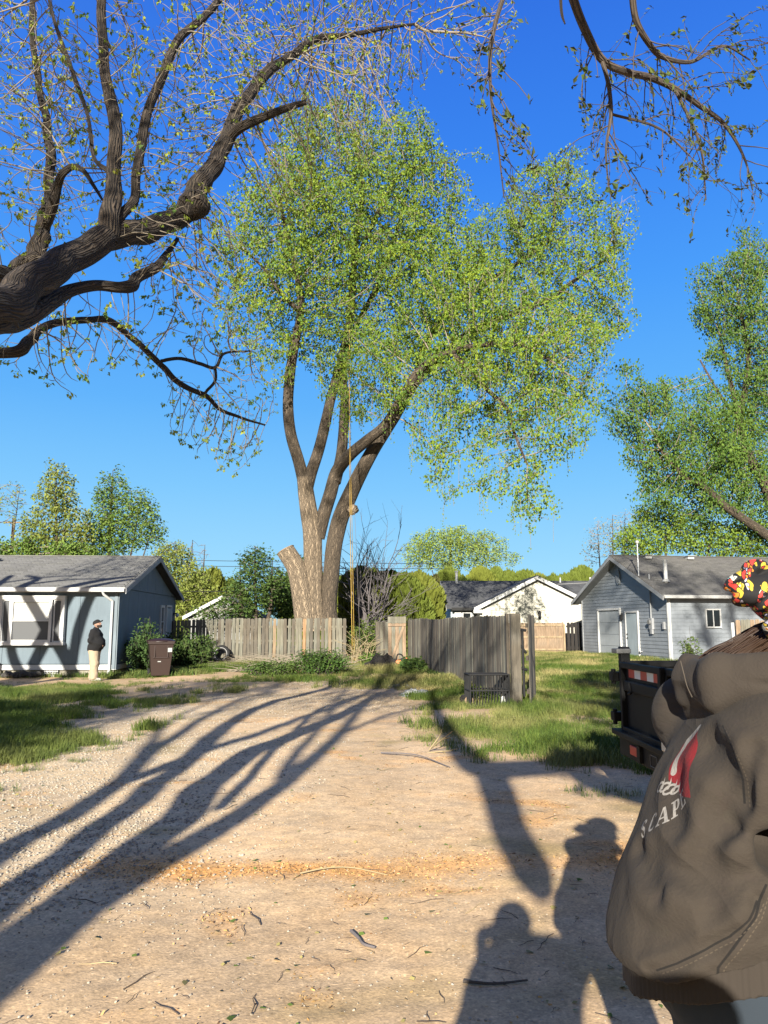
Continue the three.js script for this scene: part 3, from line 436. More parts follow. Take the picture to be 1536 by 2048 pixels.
// ---- budding branches of a second tree, hanging in from above on the right
function twigRec(g, tips, r, p, dir, len, rad, lvl, o) {
  const n = Math.max(3, Math.round(len / o.seg)), pts = [p.clone()], rads = [rad]; let d = dir.clone(), q = p.clone();
  for (let k = 1; k <= n; k++) {
    d.add(V(r() - .5, r() - .5, r() - .5).multiplyScalar(o.wob)).add(V(0, o.grav * (k / n), 0)).normalize(); q = q.clone().addScaledVector(d, len / n); pts.push(q); rads.push(rad * lerp(1, .45, k / n));
    if (lvl > 0 && k > 0 && r() < o.dens) { const s = V(r() - .5, r() - .5, r() - .5).cross(d).normalize(), a = .5 + .5 * r(); twigRec(g, tips, r, q, d.clone().multiplyScalar(Math.cos(a)).addScaledVector(s, Math.sin(a)), len * (.35 + .4 * r()), rad * .55, lvl - 1, o); }
    if (k % 2 === 0 && r() < .35) tips.push([q.clone(), d.clone(), .5]);
  }
  g.tube(pts, rads, rad > .008 ? 7 : 5); tips.push([q, d, 1]);
}
{
  const t = thing('budding_tree', 'dark branch ends with opening buds hanging into the upper right sky', 'tree');
  const L = [
    { rows: [[V(2.3, -.2, 4.8), .5], [V(2.25, .6, 4.8), .4], [V(2.2, 2, 4.7), .36], [V(2.1, 3.6, 4.5), .3], [V(2.2, 5, 4.3), .22]], name: 'trunk' },
    { rows: [[V(2.1, 3.6, 4.5), .2], [V(1.3, 4.4, 4.3), .19], [V(.4, 4.75, 4.2), .18], [V(-.5, 4.6, 4.2), .17], [V(-1.1, 4.6, 4.2), .17], [V(-1.55, 5.3, 4), .15], [V(-2.15, 6.6, 3.8), .1], [V(-2.6, 8, 3.5), .06]], name: 'limb' },
    { rows: [[V(-1.0, 4.55, 4.2), .17], [V(-.86, 4.1, 4.2), .16], [V(-.74, 3.65, 4.1), .14], [V(-.55, 3.2, 3.9), .13], [V(-.48, 3.02, 3.8), .07]], name: 'limb' },
    { rows: [[V(2.1, 3.8, 4.5), .26], [V(1.1, 4.02, 4.3), .2], [V(.4, 4.14, 4.15), .16], [V(.05, 4.4, 4.1), .14], [V(-.2, 4.9, 4), .08]], name: 'limb' },
    { rows: [[V(2.2, 4.6, 4.3), .18], [V(2.0, 5.2, 2.5), .14], [V(1.6, 5.3, .5), .1], [V(1.25, 4.9, -1.8), .06], [1130, -50, 3.9, 11]], name: 'limb' },
    { rows: [[V(2.1, 4.2, 4.5), .2], [V(3, 5, 4.5), .18], [V(4, 6.2, 4.2), .14], [V(5, 7.6, 4), .08]], name: 'limb' },
    { rows: [[V(2.2, 5, 4.3), .2], [V(2.4, 6.2, 4.2), .15], [V(2.1, 8, 4), .08]], name: 'limb' },
    { rows: [[1130, -50, 3.9, 10], [1168, 55, 4, 9], [1205, 120, 4.1, 8], [1255, 145, 4.2, 7.5], [1300, 155, 4.3, 7], [1350, 178, 4.4, 6.5], [1400, 212, 4.5, 5.5], [1450, 250, 4.6, 4], [1490, 320, 4.7, 2.2], [1505, 380, 4.75, 1.2]], name: 'limb', tw: 1 },
    { rows: [[1262, -40, 3.8, 7.5], [1272, 40, 3.9, 7], [1300, 90, 4, 6], [1322, 112, 4.1, 5.5], [1380, 124, 4.2, 4], [1450, 92, 4.3, 2.6], [1500, 120, 4.35, 1.5]], name: 'limb', tw: 1 },
    { rows: [[1203, 118, 4.1, 5], [1216, 165, 4.1, 4.6], [1222, 228, 4.1, 4.2], [1212, 300, 4.1, 2.4], [1218, 380, 4.1, 1.2]], name: 'limb', tw: 1 },
    { rows: [[1015, -30, 3.8, 5], [990, 50, 3.8, 4.6], [980, 120, 3.8, 4], [983, 200, 3.85, 3], [995, 280, 3.9, 2], [1008, 395, 3.95, 1.2]], name: 'limb', tw: 1 },
    { rows: [[1120, -30, 3.7, 3.6], [1124, 30, 3.7, 3], [1130, 48, 3.7, 1.5]], name: 'limb' },
    { rows: [[1350, 178, 4.4, 4], [1400, 290, 4.45, 2.6], [1412, 400, 4.5, 1.2]], name: 'limb', tw: 1 },
    { rows: [[1222, 228, 4.1, 3], [1320, 258, 4.2, 2.4], [1380, 312, 4.2, 1.5]], name: 'limb', tw: 1 },
  ];
  const g = new GB(), tips = [], r = rng(77);
  for (const l of L) {
    part(t, l.name, limbGeo(l.rows, l.rows.length * 8, l.tw ? 10 : 18, .06, {}), l.tw ? MT.twigMid : MT.barkDark);
    if (!l.tw) continue;
    const [P, R] = resample(...limbOf(l.rows), Math.round(curveLen(limbOf(l.rows)[0]) / .045));
    for (let k = 4; k < P.length; k++) if (r() < .8) { const T = P[k].clone().sub(P[k - 1]).normalize(), s = V(r() - .5, (r() - .5) * .7, r() - .5).cross(T).normalize(), a = .5 + .6 * r(); twigRec(g, tips, r, P[k], T.clone().multiplyScalar(Math.cos(a)).addScaledVector(s, Math.sin(a)), .16 + .3 * r(), Math.min(.0042, R[k] * .6), 2, { seg: .035, wob: .3, grav: -.12, dens: .2 }); }
  }
  part(t, 'branches', g.build(), MT.twigDark, { kind: 'stuff' });
  const bud = clusterGeo(3, .03, .006, 31, .5, .3), li = [];
  for (const [p, d, s] of tips) { const q = new THREE.Quaternion().setFromUnitVectors(V(0, 1, 0), d); li.push({ m: new THREE.Matrix4().compose(p, q, V(1, 1, 1).multiplyScalar(s * (.7 + .7 * r()))), c: mixc([.05, .06, .02], [.10, .13, .03], r()) }); }
  stuff('buds', 0, 0, instanced(bud, leafMat('bud', [1, 1, 1], .2), li), t);
  const lf = clusterGeo(3, .035, .02, 33, .8, .5), l2 = []; for (const [p] of tips) if (r() < .035) l2.push({ m: mtx(p, new THREE.Euler(r() * 3, r() * 6, r() * 3), .7 + .6 * r()), c: mixc([.05, .09, .02], [.10, .15, .03], r()) });
  stuff('leaves', 0, 0, instanced(lf, leafMat('young leaf', [1, 1, 1], .35), l2), t);
  // crown above and behind the camera: it shades the trailer and the grass on the right
  const lob = [{ c: V(2.6, 6.2, 4.2), r: [2.2, 1.9, 2.2], w: 1 }, { c: V(4.6, 6.6, 3.5), r: [2.2, 2.2, 2.5], w: 1 }, { c: V(3.4, 8.2, 3), r: [2.6, 1.6, 2.4], w: 1 }, { c: V(2.6, 4.6, 3.6), r: [1.5, .7, 1], w: 1.5 }, { c: V(.6, 4.75, 4), r: [1.05, .5, .9], w: 4 }, { c: V(.4, 4.38, 4), r: [.6, .3, .7], w: 8 }, { c: V(1.2, 4.2, 4), r: [.5, .4, .7], w: 6 }, { c: V(3.2, 4.2, 4), r: [1.4, .8, 1], w: 2.5 }];
  const N = colonize(seedsOf(L.filter((l) => !l.tw).slice(0, 7), .3), scatter(lob, 1900, r), { step: .2, infl: 2.5, kill: .4, iters: 40, seed: 6 });
  const B = branchMesh(N, { r0: .008, maxR: .08 }); part(t, 'branches', B.geo, MT.twigDark, { kind: 'stuff' });
  stuff('leaves', 0, 0, leavesOn(N, B.R, clusterGeo(8, .10, .16, 35, .9, .5), leafMat('crown leaf', [.1, .16, .03], .35), { thr: .03, per: 3, spread: .17, scale: 1.15, tint: () => [1, 1, 1], seed: 19 }), t);
}
// ---- two more trees outside the frame on the left: their shadows lie on the blue house and on the lawn
{
  const t = thing('yard_tree', 'tree left of the frame whose stems shade the wall and roof of the blue house', 'tree');
  const wall = (px, py, h) => { const p = at(px, py, 26.1), k = (h - p.y) / SUN.y; return V(p.x + SUN.x * k, h, p.z + SUN.z * k); };
  const L = [
    { name: 'trunk', rows: [[V(-11.9, -.2, -12.2), .45], [V(-11.8, 1, -12.2), .34], [V(-11.7, 2.4, -12.4), .30], [wall(70, 1340, 4.4), .26]] },
    { name: 'limb', rows: [[V(-11.7, 2.6, -12.4), .2], [wall(45, 1340, 4.6), .17], [wall(28, 1265, 5.5), .15], [wall(12, 1189, 6.6), .13], [wall(-10, 1130, 7.6), .1]] },
    { name: 'limb', rows: [[V(-11.7, 2.6, -12.4), .22], [wall(145, 1335, 4.7), .21], [wall(108, 1268, 5.6), .2], [wall(64, 1189, 6.7), .16], [wall(60, 1150, 7.7), .12], [wall(20, 1128, 9), .05]] },
    { name: 'limb', rows: [[wall(72, 1340, 4.4), .18], [wall(108, 1268, 5.5), .19], [wall(150, 1187, 6.6), .17], [wall(190, 1150, 7.4), .13], [wall(240, 1128, 8.6), .08]] },
    { name: 'limb', rows: [[wall(150, 1335, 4.4), .15], [wall(163, 1262, 5.5), .17], [wall(190, 1190, 6.6), .15], [wall(220, 1160, 7.2), .1], [wall(270, 1130, 8.4), .06]] },
    { name: 'limb', rows: [[wall(60, 1175, 6.9), .07], [wall(120, 1150, 7.6), .05], [wall(200, 1140, 8.2), .04]] }, { name: 'limb', rows: [[wall(0, 1172, 7), .06], [wall(60, 1140, 8), .05], [wall(130, 1125, 9), .03]] },
  ];
  for (const l of L) part(t, l.name, limbGeo(l.rows, 40, 12, .06, {}), MT.barkDark);
  const r = rng(5), lob = [{ c: V(-12.2, 9.6, -13.5), r: [1.6, 1.2, 3], w: 1 }];
  const N = colonize(seedsOf(L.slice(1), .3), scatter(lob, 500, r), { step: .25, infl: 3, kill: .5, iters: 40, seed: 7 }), B = branchMesh(N, { r0: .008, maxR: .05 });
  stuff('leaves', 0, 0, leavesOn(N, B.R, clusterGeo(5, .08, .15, 38, .9, .5), leafMat('yard tree leaf', [.1, .16, .03], .35), { thr: .03, per: .9, spread: .15, scale: 1, tint: () => [1, 1, 1], seed: 23 }), t);
  part(t, 'branches', B.geo, MT.twigDark, { kind: 'stuff' });
}
{
  const t = thing('lawn_tree', 'leafy tree outside the frame that shades the lawn in front of the blue house', 'tree');
  part(t, 'trunk', limbGeo([[V(-8.6, -.2, 5), .35], [V(-8.5, 2, 5), .26], [V(-8.6, 4, 4.9), .2]], 16, 12, .06), MT.barkDark);
  const L = [{ rows: [[V(-8.6, 4, 4.9), .15], [V(-9.4, 5.6, 4.6), .1], [V(-10.4, 7, 4), .05]] }, { rows: [[V(-8.6, 4, 4.9), .15], [V(-8, 5.4, 4.4), .1], [V(-8.4, 7, 3), .05]] }];
  for (const l of L) part(t, 'limb', limbGeo(l.rows, 20, 10, .05), MT.barkDark);
  const r = rng(6), lob = [{ c: V(-9.1, 6, 3.5), r: [2.3, 1.8, 2.5], w: 1 }, { c: V(-8.4, 7.6, 2), r: [2.2, 1.3, 2.2], w: .8 }, { c: V(-8.1, 4.9, 3.7), r: [1.5, .9, 1.8], w: 1.2 }];
  const N = colonize(seedsOf(L, .3), scatter(lob, 2600, r), { step: .22, infl: 2.5, kill: .32, iters: 40, seed: 8 }), B = branchMesh(N, { r0: .008, maxR: .06 });
  part(t, 'branches', B.geo, MT.twigDark, { kind: 'stuff' });
  stuff('leaves', 0, 0, leavesOn(N, B.R, clusterGeo(6, .09, .15, 36, .9, .5), leafMat('lawn tree leaf', [.1, .16, .03], .35), { thr: .03, per: 1.8, spread: .15, scale: 1, tint: () => [1, 1, 1], seed: 20 }), t);
}
{
  const t = thing('street_tree', 'tall tree outside the frame that dapples the grey-blue house and the back lawn', 'tree');
  const L = [{ rows: [[V(10.4, -.2, 3), .5], [V(10.3, 4, 3), .36], [V(9.8, 9, 3), .26], [V(9.2, 14, 3), .14], [V(8.8, 18, 3), .05]] }, { rows: [[V(9.8, 9, 3), .16], [V(8.2, 13, 3), .1], [V(6.6, 18, 3), .04]] }, { rows: [[V(9.6, 10, 3), .14], [V(11.4, 13, 3), .09], [V(12.4, 16, 3), .04]] }];
  L.forEach((l, k) => part(t, k ? 'limb' : 'trunk', limbGeo(l.rows, 24, 10, .05), MT.barkDark));
  const r = rng(9), lob = [{ c: V(8.6, 15, 3), r: [2.8, 2.8, 2.4], w: 1 }, { c: V(5.3, 17.8, 3), r: [2.2, 2.6, 2.2], w: 1 }, { c: V(11.2, 14.5, 3), r: [2, 2.4, 2], w: 1 }];
  const N = colonize(seedsOf(L, .4), scatter(lob, 800, r), { step: .3, infl: 3.5, kill: .5, iters: 50, seed: 9 }), B = branchMesh(N, { r0: .01, maxR: .08 });
  part(t, 'branches', B.geo, MT.twigDark, { kind: 'stuff' });
  stuff('leaves', 0, 0, leavesOn(N, B.R, clusterGeo(6, .12, .2, 37, .9, .5), leafMat('street tree leaf', [.1, .16, .03], .35), { thr: .04, per: 1.7, spread: .2, scale: 1.2, tint: () => [1, 1, 1], seed: 22 }), t);
}
// ---- trees, hedge and bushes behind the fences
function bgTree(name, label, o) {
  const t = thing(name, label, 'tree', o.group), r = rng(o.seed), limbs = [], d = o.d;
  const P0 = V(at(o.base, 1240, d).x, -.3, -d);
  if (o.limbs) o.limbs.forEach((rows, k) => { limbs.push({ rows }); part(t, k ? 'limb' : 'trunk', limbGeo(rows, 26, 12, .05), o.bark || MT.barkMid); });
  else { const top = at(o.top[0], o.top[1], d), rr = o.r || .16; const rows = [[P0, rr * 1.3], [P0.clone().lerp(top, .3).add(V((r() - .5) * .5, 0, 0)), rr], [P0.clone().lerp(top, .65), rr * .6], [top, .02]]; limbs.push({ rows, from: o.from ?? .25 }); part(t, 'trunk', limbGeo(rows, 24, 10, .05), o.bark || MT.barkMid); }
  if (o.stems) for (const s of o.stems) { const top = at(s[0], s[1], d + (s[2] || 0)), rows = [[P0.clone().add(V((r() - .5) * .5, .3, (r() - .5) * .5)), (s[3] || .09) * 1.2], [P0.clone().lerp(top, .5).add(V((s[0] < o.base ? -.3 : .3), 0, 0)), s[3] || .09], [top, .015]]; limbs.push({ rows, from: .25 }); part(t, 'limb', limbGeo(rows, 18, 8, .05), o.bark || MT.barkMid); }
  const A = scatter(o.lobes, Math.round(o.n * 1.4), r), N = colonize(seedsOf(limbs, o.step * 1.3), A, { step: o.step, infl: o.infl || o.step * 12, kill: o.step * 1.2, iters: 70, trop: V(0, o.up ?? .1, 0), jit: o.jit ?? .15, seed: o.seed });
  const B = branchMesh(N, { r0: o.r0 || .012, pow: 2.2, maxR: o.maxR || .09 });
  part(t, 'branches', B.geo, o.twig || MT.twig, { kind: 'stuff' });
  if (o.leaf) stuff('leaves', 0, 0, leavesOn(N, B.R, clusterGeo(o.k || 6, o.leaf, o.spread, o.seed, .75, o.droop ?? .3), leafMat(name + ' leaf', [1, 1, 1], .25), { thr: o.thr || .05, per: o.per * 2.8, spread: o.spread, scale: 1, tint: (rr) => mixc(o.tint[0], o.tint[1], rr()), seed: o.seed + 1, keep: o.keep }), t);
  return t;
}
const GREENS = { fresh: [[.13, .20, .02], [.20, .25, .03]], mid: [[.09, .165, .025], [.16, .23, .04]], dark: [[.045, .095, .018], [.10, .155, .03]], olive: [[.15, .20, .03], [.24, .265, .06]] };
bgTree('poplar_tree', 'tall pale green poplar behind the blue house, the one further from the cottonwood', { base: 118, d: 60, top: [112, 930], r: .2, seed: 41, n: 1500, step: .4, up: .35, lobes: [lobe(112, 1000, 45, 70, 60, 1.6), lobe(92, 1070, 62, 50, 60, 2, .8), lobe(150, 1060, 40, 60, 60, 1.6, .8), lobe(112, 950, 20, 34, 60, .8)], leaf: .2, spread: .26, k: 6, per: .75, tint: GREENS.olive, from: .2 });
bgTree('poplar_tree', 'darker green wind-combed poplar behind the blue house, nearer the cottonwood', { base: 210, d: 62, top: [226, 940], r: .22, seed: 42, n: 1900, step: .4, up: .25, lobes: [lobe(225, 1005, 40, 62, 62, 1.6), lobe(215, 1070, 55, 50, 62, 2), lobe(270, 1050, 55, 50, 62, 2), lobe(285, 1010, 30, 34, 62, 1), lobe(228, 950, 12, 26, 62, .6), lobe(320, 1060, 16, 34, 62, 1, .6)], leaf: .2, spread: .26, k: 6, per: 1, tint: GREENS.mid, from: .2, stems: [[285, 985], [310, 1040]] });
bgTree('scrub_tree', 'low dark scrub tree at the left edge behind the blue house', { base: 45, d: 58, top: [50, 1085], r: .12, seed: 43, n: 600, step: .35, lobes: [lobe(55, 1100, 26, 24, 58, 1.2), lobe(10, 1105, 24, 22, 58, 1.2), lobe(150, 1105, 50, 18, 58, 1.4)], leaf: .2, spread: .25, per: 1.2, tint: GREENS.mid });
bgTree('bare_tree', 'leafless grey tree at the left edge behind the blue house roof', { base: -20, d: 64, top: [0, 1000], r: .2, seed: 44, n: 500, step: .35, up: .2, lobes: [lobe(10, 1010, 50, 50, 64, 2), lobe(30, 985, 30, 25, 64, 1)], r0: .014, leaf: .16, spread: .2, per: .12, tint: GREENS.olive, stems: [[40, 975], [60, 1040]] });
bgTree('box_elder_tree', 'olive green tree just past the gable of the blue house', { base: 350, d: 46, top: [350, 1085], r: .14, seed: 45, n: 1500, step: .32, lobes: [lobe(345, 1125, 44, 40, 46, 1.6), lobe(375, 1175, 52, 50, 46, 1.8), lobe(410, 1205, 40, 34, 46, 1.2)], leaf: .17, spread: .22, per: 1.5, tint: GREENS.olive });
bgTree('bare_tree', 'small leafless pinkish tree between the blue house gable and the round bush', { base: 378, d: 52, top: [385, 1080], r: .08, seed: 46, n: 420, step: .25, up: .25, lobes: [lobe(385, 1115, 34, 34, 52, 1.2), lobe(400, 1105, 24, 20, 52, 1)], r0: .011, twig: MT.twigPink, stems: [[410, 1090]] });
bgTree('round_bush', 'tall dark green bush standing behind the spaced board fence', { base: 512, d: 39.5, top: [510, 1092], r: .1, seed: 47, n: 1700, step: .28, lobes: [lobe(512, 1145, 40, 52, 39.5, 1.3), lobe(500, 1190, 56, 38, 39.5, 1.4), lobe(548, 1165, 26, 36, 39.5, 1), lobe(462, 1212, 34, 22, 39.5, 1, 1), lobe(415, 1225, 30, 14, 39.5, .7, .8)], leaf: .15, spread: .2, per: 1.25, tint: GREENS.dark, stems: [[480, 1130], [545, 1120]] });
bgTree('scrub_tree', 'dense dark green scrub between the sawn-off stub and the fence', { base: 570, d: 45, top: [575, 1130], r: .1, seed: 48, n: 1000, step: .28, lobes: [lobe(570, 1190, 50, 45, 45, 1.4), lobe(600, 1150, 22, 45, 45, 1)], leaf: .15, spread: .2, per: 1.5, tint: GREENS.dark });
{
  const t = thing('bare_tree', 'dark leafless vase-shaped tree beside the cottonwood trunk and the ropes', 'tree'), g = new GB(), r = rng(49), tips = [], b = at(738, 1250, 43);
  part(t, 'trunk', limbGeo([[V(b.x, -.2, -43), .16], [V(b.x, .5, -43), .12], [V(b.x, 1.1, -43), .10]], 8, 10, .06), MT.twigDark);
  for (let k = 0; k < 22; k++) { const a = k * 2.4, s = .1 + .5 * Math.sqrt(k / 22); twigRec(g, tips, r, V(b.x + (r() - .5) * .15, .6 + .4 * r(), -43 + (r() - .5) * .15), V(Math.cos(a) * s, 1, Math.sin(a) * s).normalize(), 4.2 + 1.5 * r() - s * 2.2, .05, 3, { seg: .3, wob: .16, grav: .06, dens: .30 }); }
  part(t, 'branches', g.build(), MT.twigGrey, { kind: 'stuff' });
}
bgTree('maple_tree', 'broad light green tree crown rising behind the clipped cedars', { base: 905, d: 125, top: [900, 1062], r: .4, seed: 50, n: 2000, step: .72, maxR: .14, lobes: [lobe(905, 1082, 92, 30, 125, 5), lobe(880, 1105, 84, 40, 125, 5), lobe(990, 1118, 52, 22, 125, 3), lobe(835, 1112, 36, 34, 125, 3), lobe(960, 1102, 58, 38, 125, 4)], leaf: .3, spread: .5, k: 8, per: .85, keep: (p, q) => n3(p.x * .3, p.y * .3, p.z * .3) > -.22 + .2 * (q() - .5), tint: [[.17, .25, .04], [.26, .32, .06]], stems: [[850, 1080], [960, 1080]] });
bgTree('bare_tree', 'thin leafless buff tree behind the peak of the grey-blue house', { base: 1225, d: 66, top: [1225, 1030], r: .12, seed: 51, n: 700, step: .3, up: .15, lobes: [lobe(1215, 1075, 44, 42, 66, 2), lobe(1180, 1105, 20, 26, 66, 1), lobe(1250, 1050, 30, 34, 66, 1.4)], r0: .012, leaf: .14, spread: .3, per: .18, tint: [[.3, .26, .14], [.22, .22, .08]], twig: MT.twigPink, stems: [[1195, 1060], [1250, 1030]] });
bgTree('shade_elm', 'tall dark green tree with forked trunk leaning over the grey-blue house roof', { base: 1560, d: 44, seed: 52, n: 4800, step: .32, infl: 3, up: .05, r0: .01,
  limbs: [[[V(20.5, -.2, -44), .6], [1610, 1130, 44, 13], [1560, 1040, 44, 11], [1525, 960, 44, 9.5], [1495, 905, 44, 8.5], [1478, 850, 44, 7.5], [1490, 780, 44, 6], [1497, 720, 44, 5], [1480, 620, 44, 3]], [[1610, 1130, 44, 12], [1540, 1075, 43.5, 9.5], [1490, 1040, 43, 8.5], [1450, 1012, 42.6, 7.5], [1410, 975, 42.2, 6], [1372, 955, 42, 4.5], [1320, 900, 42, 3]], [[1482, 860, 44, 5.5], [1470, 800, 44, 5], [1455, 740, 44, 4], [1440, 670, 44, 2]], [[1500, 910, 44, 4], [1462, 890, 43, 3], [1420, 870, 42.5, 2]], [[1474, 835, 44, 4], [1440, 790, 43.5, 3], [1400, 720, 43.5, 1.5]]],
  lobes: [lobe(1475, 560, 66, 70, 44, 2.2), lobe(1510, 520, 50, 50, 44, 1.6), lobe(1440, 620, 58, 62, 44, 2.2), lobe(1510, 640, 60, 80, 44, 2.4), lobe(1530, 760, 55, 110, 44, 2.4), lobe(1480, 700, 60, 40, 44, 2, .7), lobe(1290, 790, 64, 40, 42.5, 2), lobe(1255, 830, 50, 44, 42.5, 1.8), lobe(1330, 850, 80, 62, 42.5, 2.4), lobe(1400, 880, 90, 80, 43, 2.6), lobe(1350, 940, 85, 50, 43, 2.4), lobe(1500, 900, 65, 90, 45, 2.4), lobe(1290, 900, 45, 50, 42.5, 1.6), lobe(1440, 980, 80, 50, 44, 2.2), lobe(1360, 780, 40, 34, 42.5, 1.4, .7), lobe(1250, 745, 26, 26, 42.5, 1, .7), lobe(1440, 830, 70, 60, 43.5, 1.8, .6), lobe(1480, 790, 50, 70, 44, 1.6, .5), lobe(1450, 930, 90, 60, 43.5, 2, .7), lobe(1390, 1000, 80, 44, 43, 1.8, .6), lobe(1500, 1000, 60, 60, 44.5, 2), lobe(1230, 800, 30, 40, 42.5, 1, .5), lobe(1310, 980, 50, 40, 42.5, 1.4, .6), lobe(1400, 560, 34, 34, 44, 1, .6), lobe(1490, 470, 30, 26, 44, .9, .6), lobe(1425, 720, 34, 60, 43.6, 1, .25)], leaf: .125, spread: .24, k: 6, per: 1.35, tint: [[.04, .10, .014], [.13, .205, .028]], thr: .04, droop: .5, jit: .28, keep: (p, q) => n3(p.x * .7, p.y * .7, p.z * .7) > -.2 + .2 * (q() - .5) });
bgTree('maple_tree', 'bright green low tree directly behind the grey-blue house roof', { base: 1330, d: 44.6, top: [1330, 1040], r: .14, seed: 53, n: 2400, step: .34, lobes: [lobe(1290, 1080, 55, 40, 44.6, 1.2), lobe(1370, 1065, 60, 45, 44.6, 1.2), lobe(1440, 1080, 60, 40, 44.6, 1.2), lobe(1510, 1080, 60, 44, 44.6, 1.2), lobe(1320, 1030, 50, 30, 44.6, 1.2), lobe(1250, 1090, 24, 26, 44.6, 1)], leaf: .13, spread: .22, k: 8, per: 1.5, tint: [[.11, .19, .02], [.2, .27, .03]], stems: [[1430, 1050], [1500, 1040], [1280, 1050]] });
{ // the row of cedars: each one a trunk and a dense crown of upright sprays
  const r = rng(61), crowns = [0, 1, 2].map((s) => { // upright fans on a lumpy dome
    const g = new GB(), q = rng(70 + s);
    for (let i = 0; i < 5200; i++) {
      const u = q() * 6.283, v = q(), y = 1 - v * v, rr = Math.sqrt(Math.max(0, 1 - Math.pow(y, 3.2))) * (.82 + .28 * n3(Math.cos(u) * 2.4 + s * 9, y * 3, Math.sin(u) * 2.4)) * (q() < .25 ? .75 : 1), p = V(Math.cos(u) * rr, y * (.93 + .1 * n3(Math.cos(u) * 3, 5 + s, Math.sin(u) * 3)), Math.sin(u) * rr);
      const out = V(p.x, .9, p.z).normalize(), side = V(q() - .5, (q() - .5) * .5, q() - .5).cross(out).normalize(), l = .085 + .06 * q(), w = .028 + .02 * q();
      const S = V(1.9, 5, 1.9), k = (a) => V(a.x * S.x, a.y * S.y, a.z * S.z), b = k(p); const tip = b.clone().addScaledVector(out, l * 4.4), a1 = b.clone().addScaledVector(side, w * 4.4).addScaledVector(out, l * 1.8), a2 = b.clone().addScaledVector(side, -w * 4.4).addScaledVector(out, l * 1.8);
      g.flat([b, a1, tip]); g.flat([b, tip, a2]);
    }
    return g.build();
  });
  const mats = [[.105, .135, .018], [.085, .115, .016], [.135, .155, .022], [.12, .12, .03]].map((c, i) => leafMat('cedar spray ' + i, c, .12));
  const spots = []; for (let px = 690, k = 0; px < 1260; px += 30, k++) spots.push([px + 8 * (r() - .5), px < 865 ? 45.2 + 2.5 * r() : 95 + 4 * r(), 1143 + 22 * (r() - .4), k % 4 === 1 ? 2 : k % 5 === 3 ? 1 : k % 7 === 6 ? 3 : 0]);
  [[600, 57, 1150, 1], [640, 56, 1145, 1], [425, 56, 1142, 2], [462, 57, 1162, 0], [395, 58, 1150, 2]].forEach((s) => spots.push(s));
  const where = (i, n) => i < n ? ['first', 'second', 'third', 'fourth', 'fifth', 'sixth', 'seventh', 'eighth', 'ninth', 'tenth', 'eleventh', 'twelfth', 'thirteenth', 'fourteenth', 'fifteenth', 'sixteenth', 'seventeenth', 'eighteenth', 'nineteenth'][i] + ' yellow-green cedar of the long clipped row, counted from the cottonwood' : ['dark cedar half hidden behind the sawn-off stub', 'dark cedar right behind the cottonwood trunk', 'tallest yellow-green cedar behind the white shed gable', 'cedar beside the round bush behind the shed', 'olive cedar beyond the gable of the blue house'][i - n];
  const nRow = spots.length - 5;
  spots.forEach(([px, d, py, m], i) => {
    const t = thing('cedar_tree', where(i, nRow), 'cedar', 'row of cedars behind the back yards'), x = at(px, 1240, d).x, h = at(px, py, d).y;
    const tr = part(t, 'trunk', limbGeo([[V(0, -.3, 0), .16], [V(.05, h * .4, 0), .12], [V(0, h * .85, 0), .04]], 8, 8, .05), MT.barkDark);
    const c = part(t, 'crown', crowns[i % 3], mats[m]); { const k = d > 80 ? 1.75 : 1; c.scale.set((.7 + .35 * r()) * k, h / 5.2, .9 * k); }; c.rotation.y = r() * 6;
    t.position.set(x, 0, -d);
  });
}

// ------------------------------------------------------------------ houses
const hx = (g, x, y, z, ry = 0) => { g.position.set(x, y, z); g.rotation.y = ry; return g; };
// a roof slope in the group's own axes from the eave line (e0 -> e1) to the ridge line (r0 -> r1): a deck and courses of shingle tabs laid on it
function slope(parent, name, e0, e1, r1, r0, mats, { th = .07, exposure = .145, tab = .31, seed = 1, tints } = {}) {
  const nrm = e1.clone().sub(e0).cross(r0.clone().sub(e0)).normalize();
  const deck = part(parent, name, new GB().prism([e0, e1, r1, r0], nrm.clone().multiplyScalar(-th)).build(), mats);
  const up0 = r0.clone().sub(e0), up1 = r1.clone().sub(e1), L = (up0.length() + up1.length()) / 2, rows = Math.floor(L / exposure), r = rng(seed), list = [];
  const ex = e1.clone().sub(e0).normalize(), ez = nrm.clone(), ey = ez.clone().cross(ex), q = new THREE.Quaternion().setFromRotationMatrix(new THREE.Matrix4().makeBasis(ex, ey, ez));
  for (let j = 0; j < rows; j++) {
    const t = (j + .5) / rows, a = e0.clone().addScaledVector(up0, t), b = e1.clone().addScaledVector(up1, t), W = b.clone().sub(a), w = W.length(), n = Math.floor(w / tab); W.normalize();
    for (let i = 0; i < n; i++) { const k = .82 + .34 * r(), p = a.clone().addScaledVector(W, (i + .5 + (j % 2) * .25 + (r() - .5) * .02) * w / (n + .5)).addScaledVector(nrm, .012 + .003 * r()); list.push({ m: new THREE.Matrix4().compose(p, q.clone().multiply(new THREE.Quaternion().setFromEuler(new THREE.Euler(.055, 0, 0))), V(w / (n + .5) - .006, exposure * 1.08, .012)), c: [k, k, k * (.97 + .05 * r())] }); }
  }
  const g = new THREE.BoxGeometry(1, 1, 1); const im = instanced(g, mats, list); stuff('shingles', 0, 0, im, deck); return deck;
}
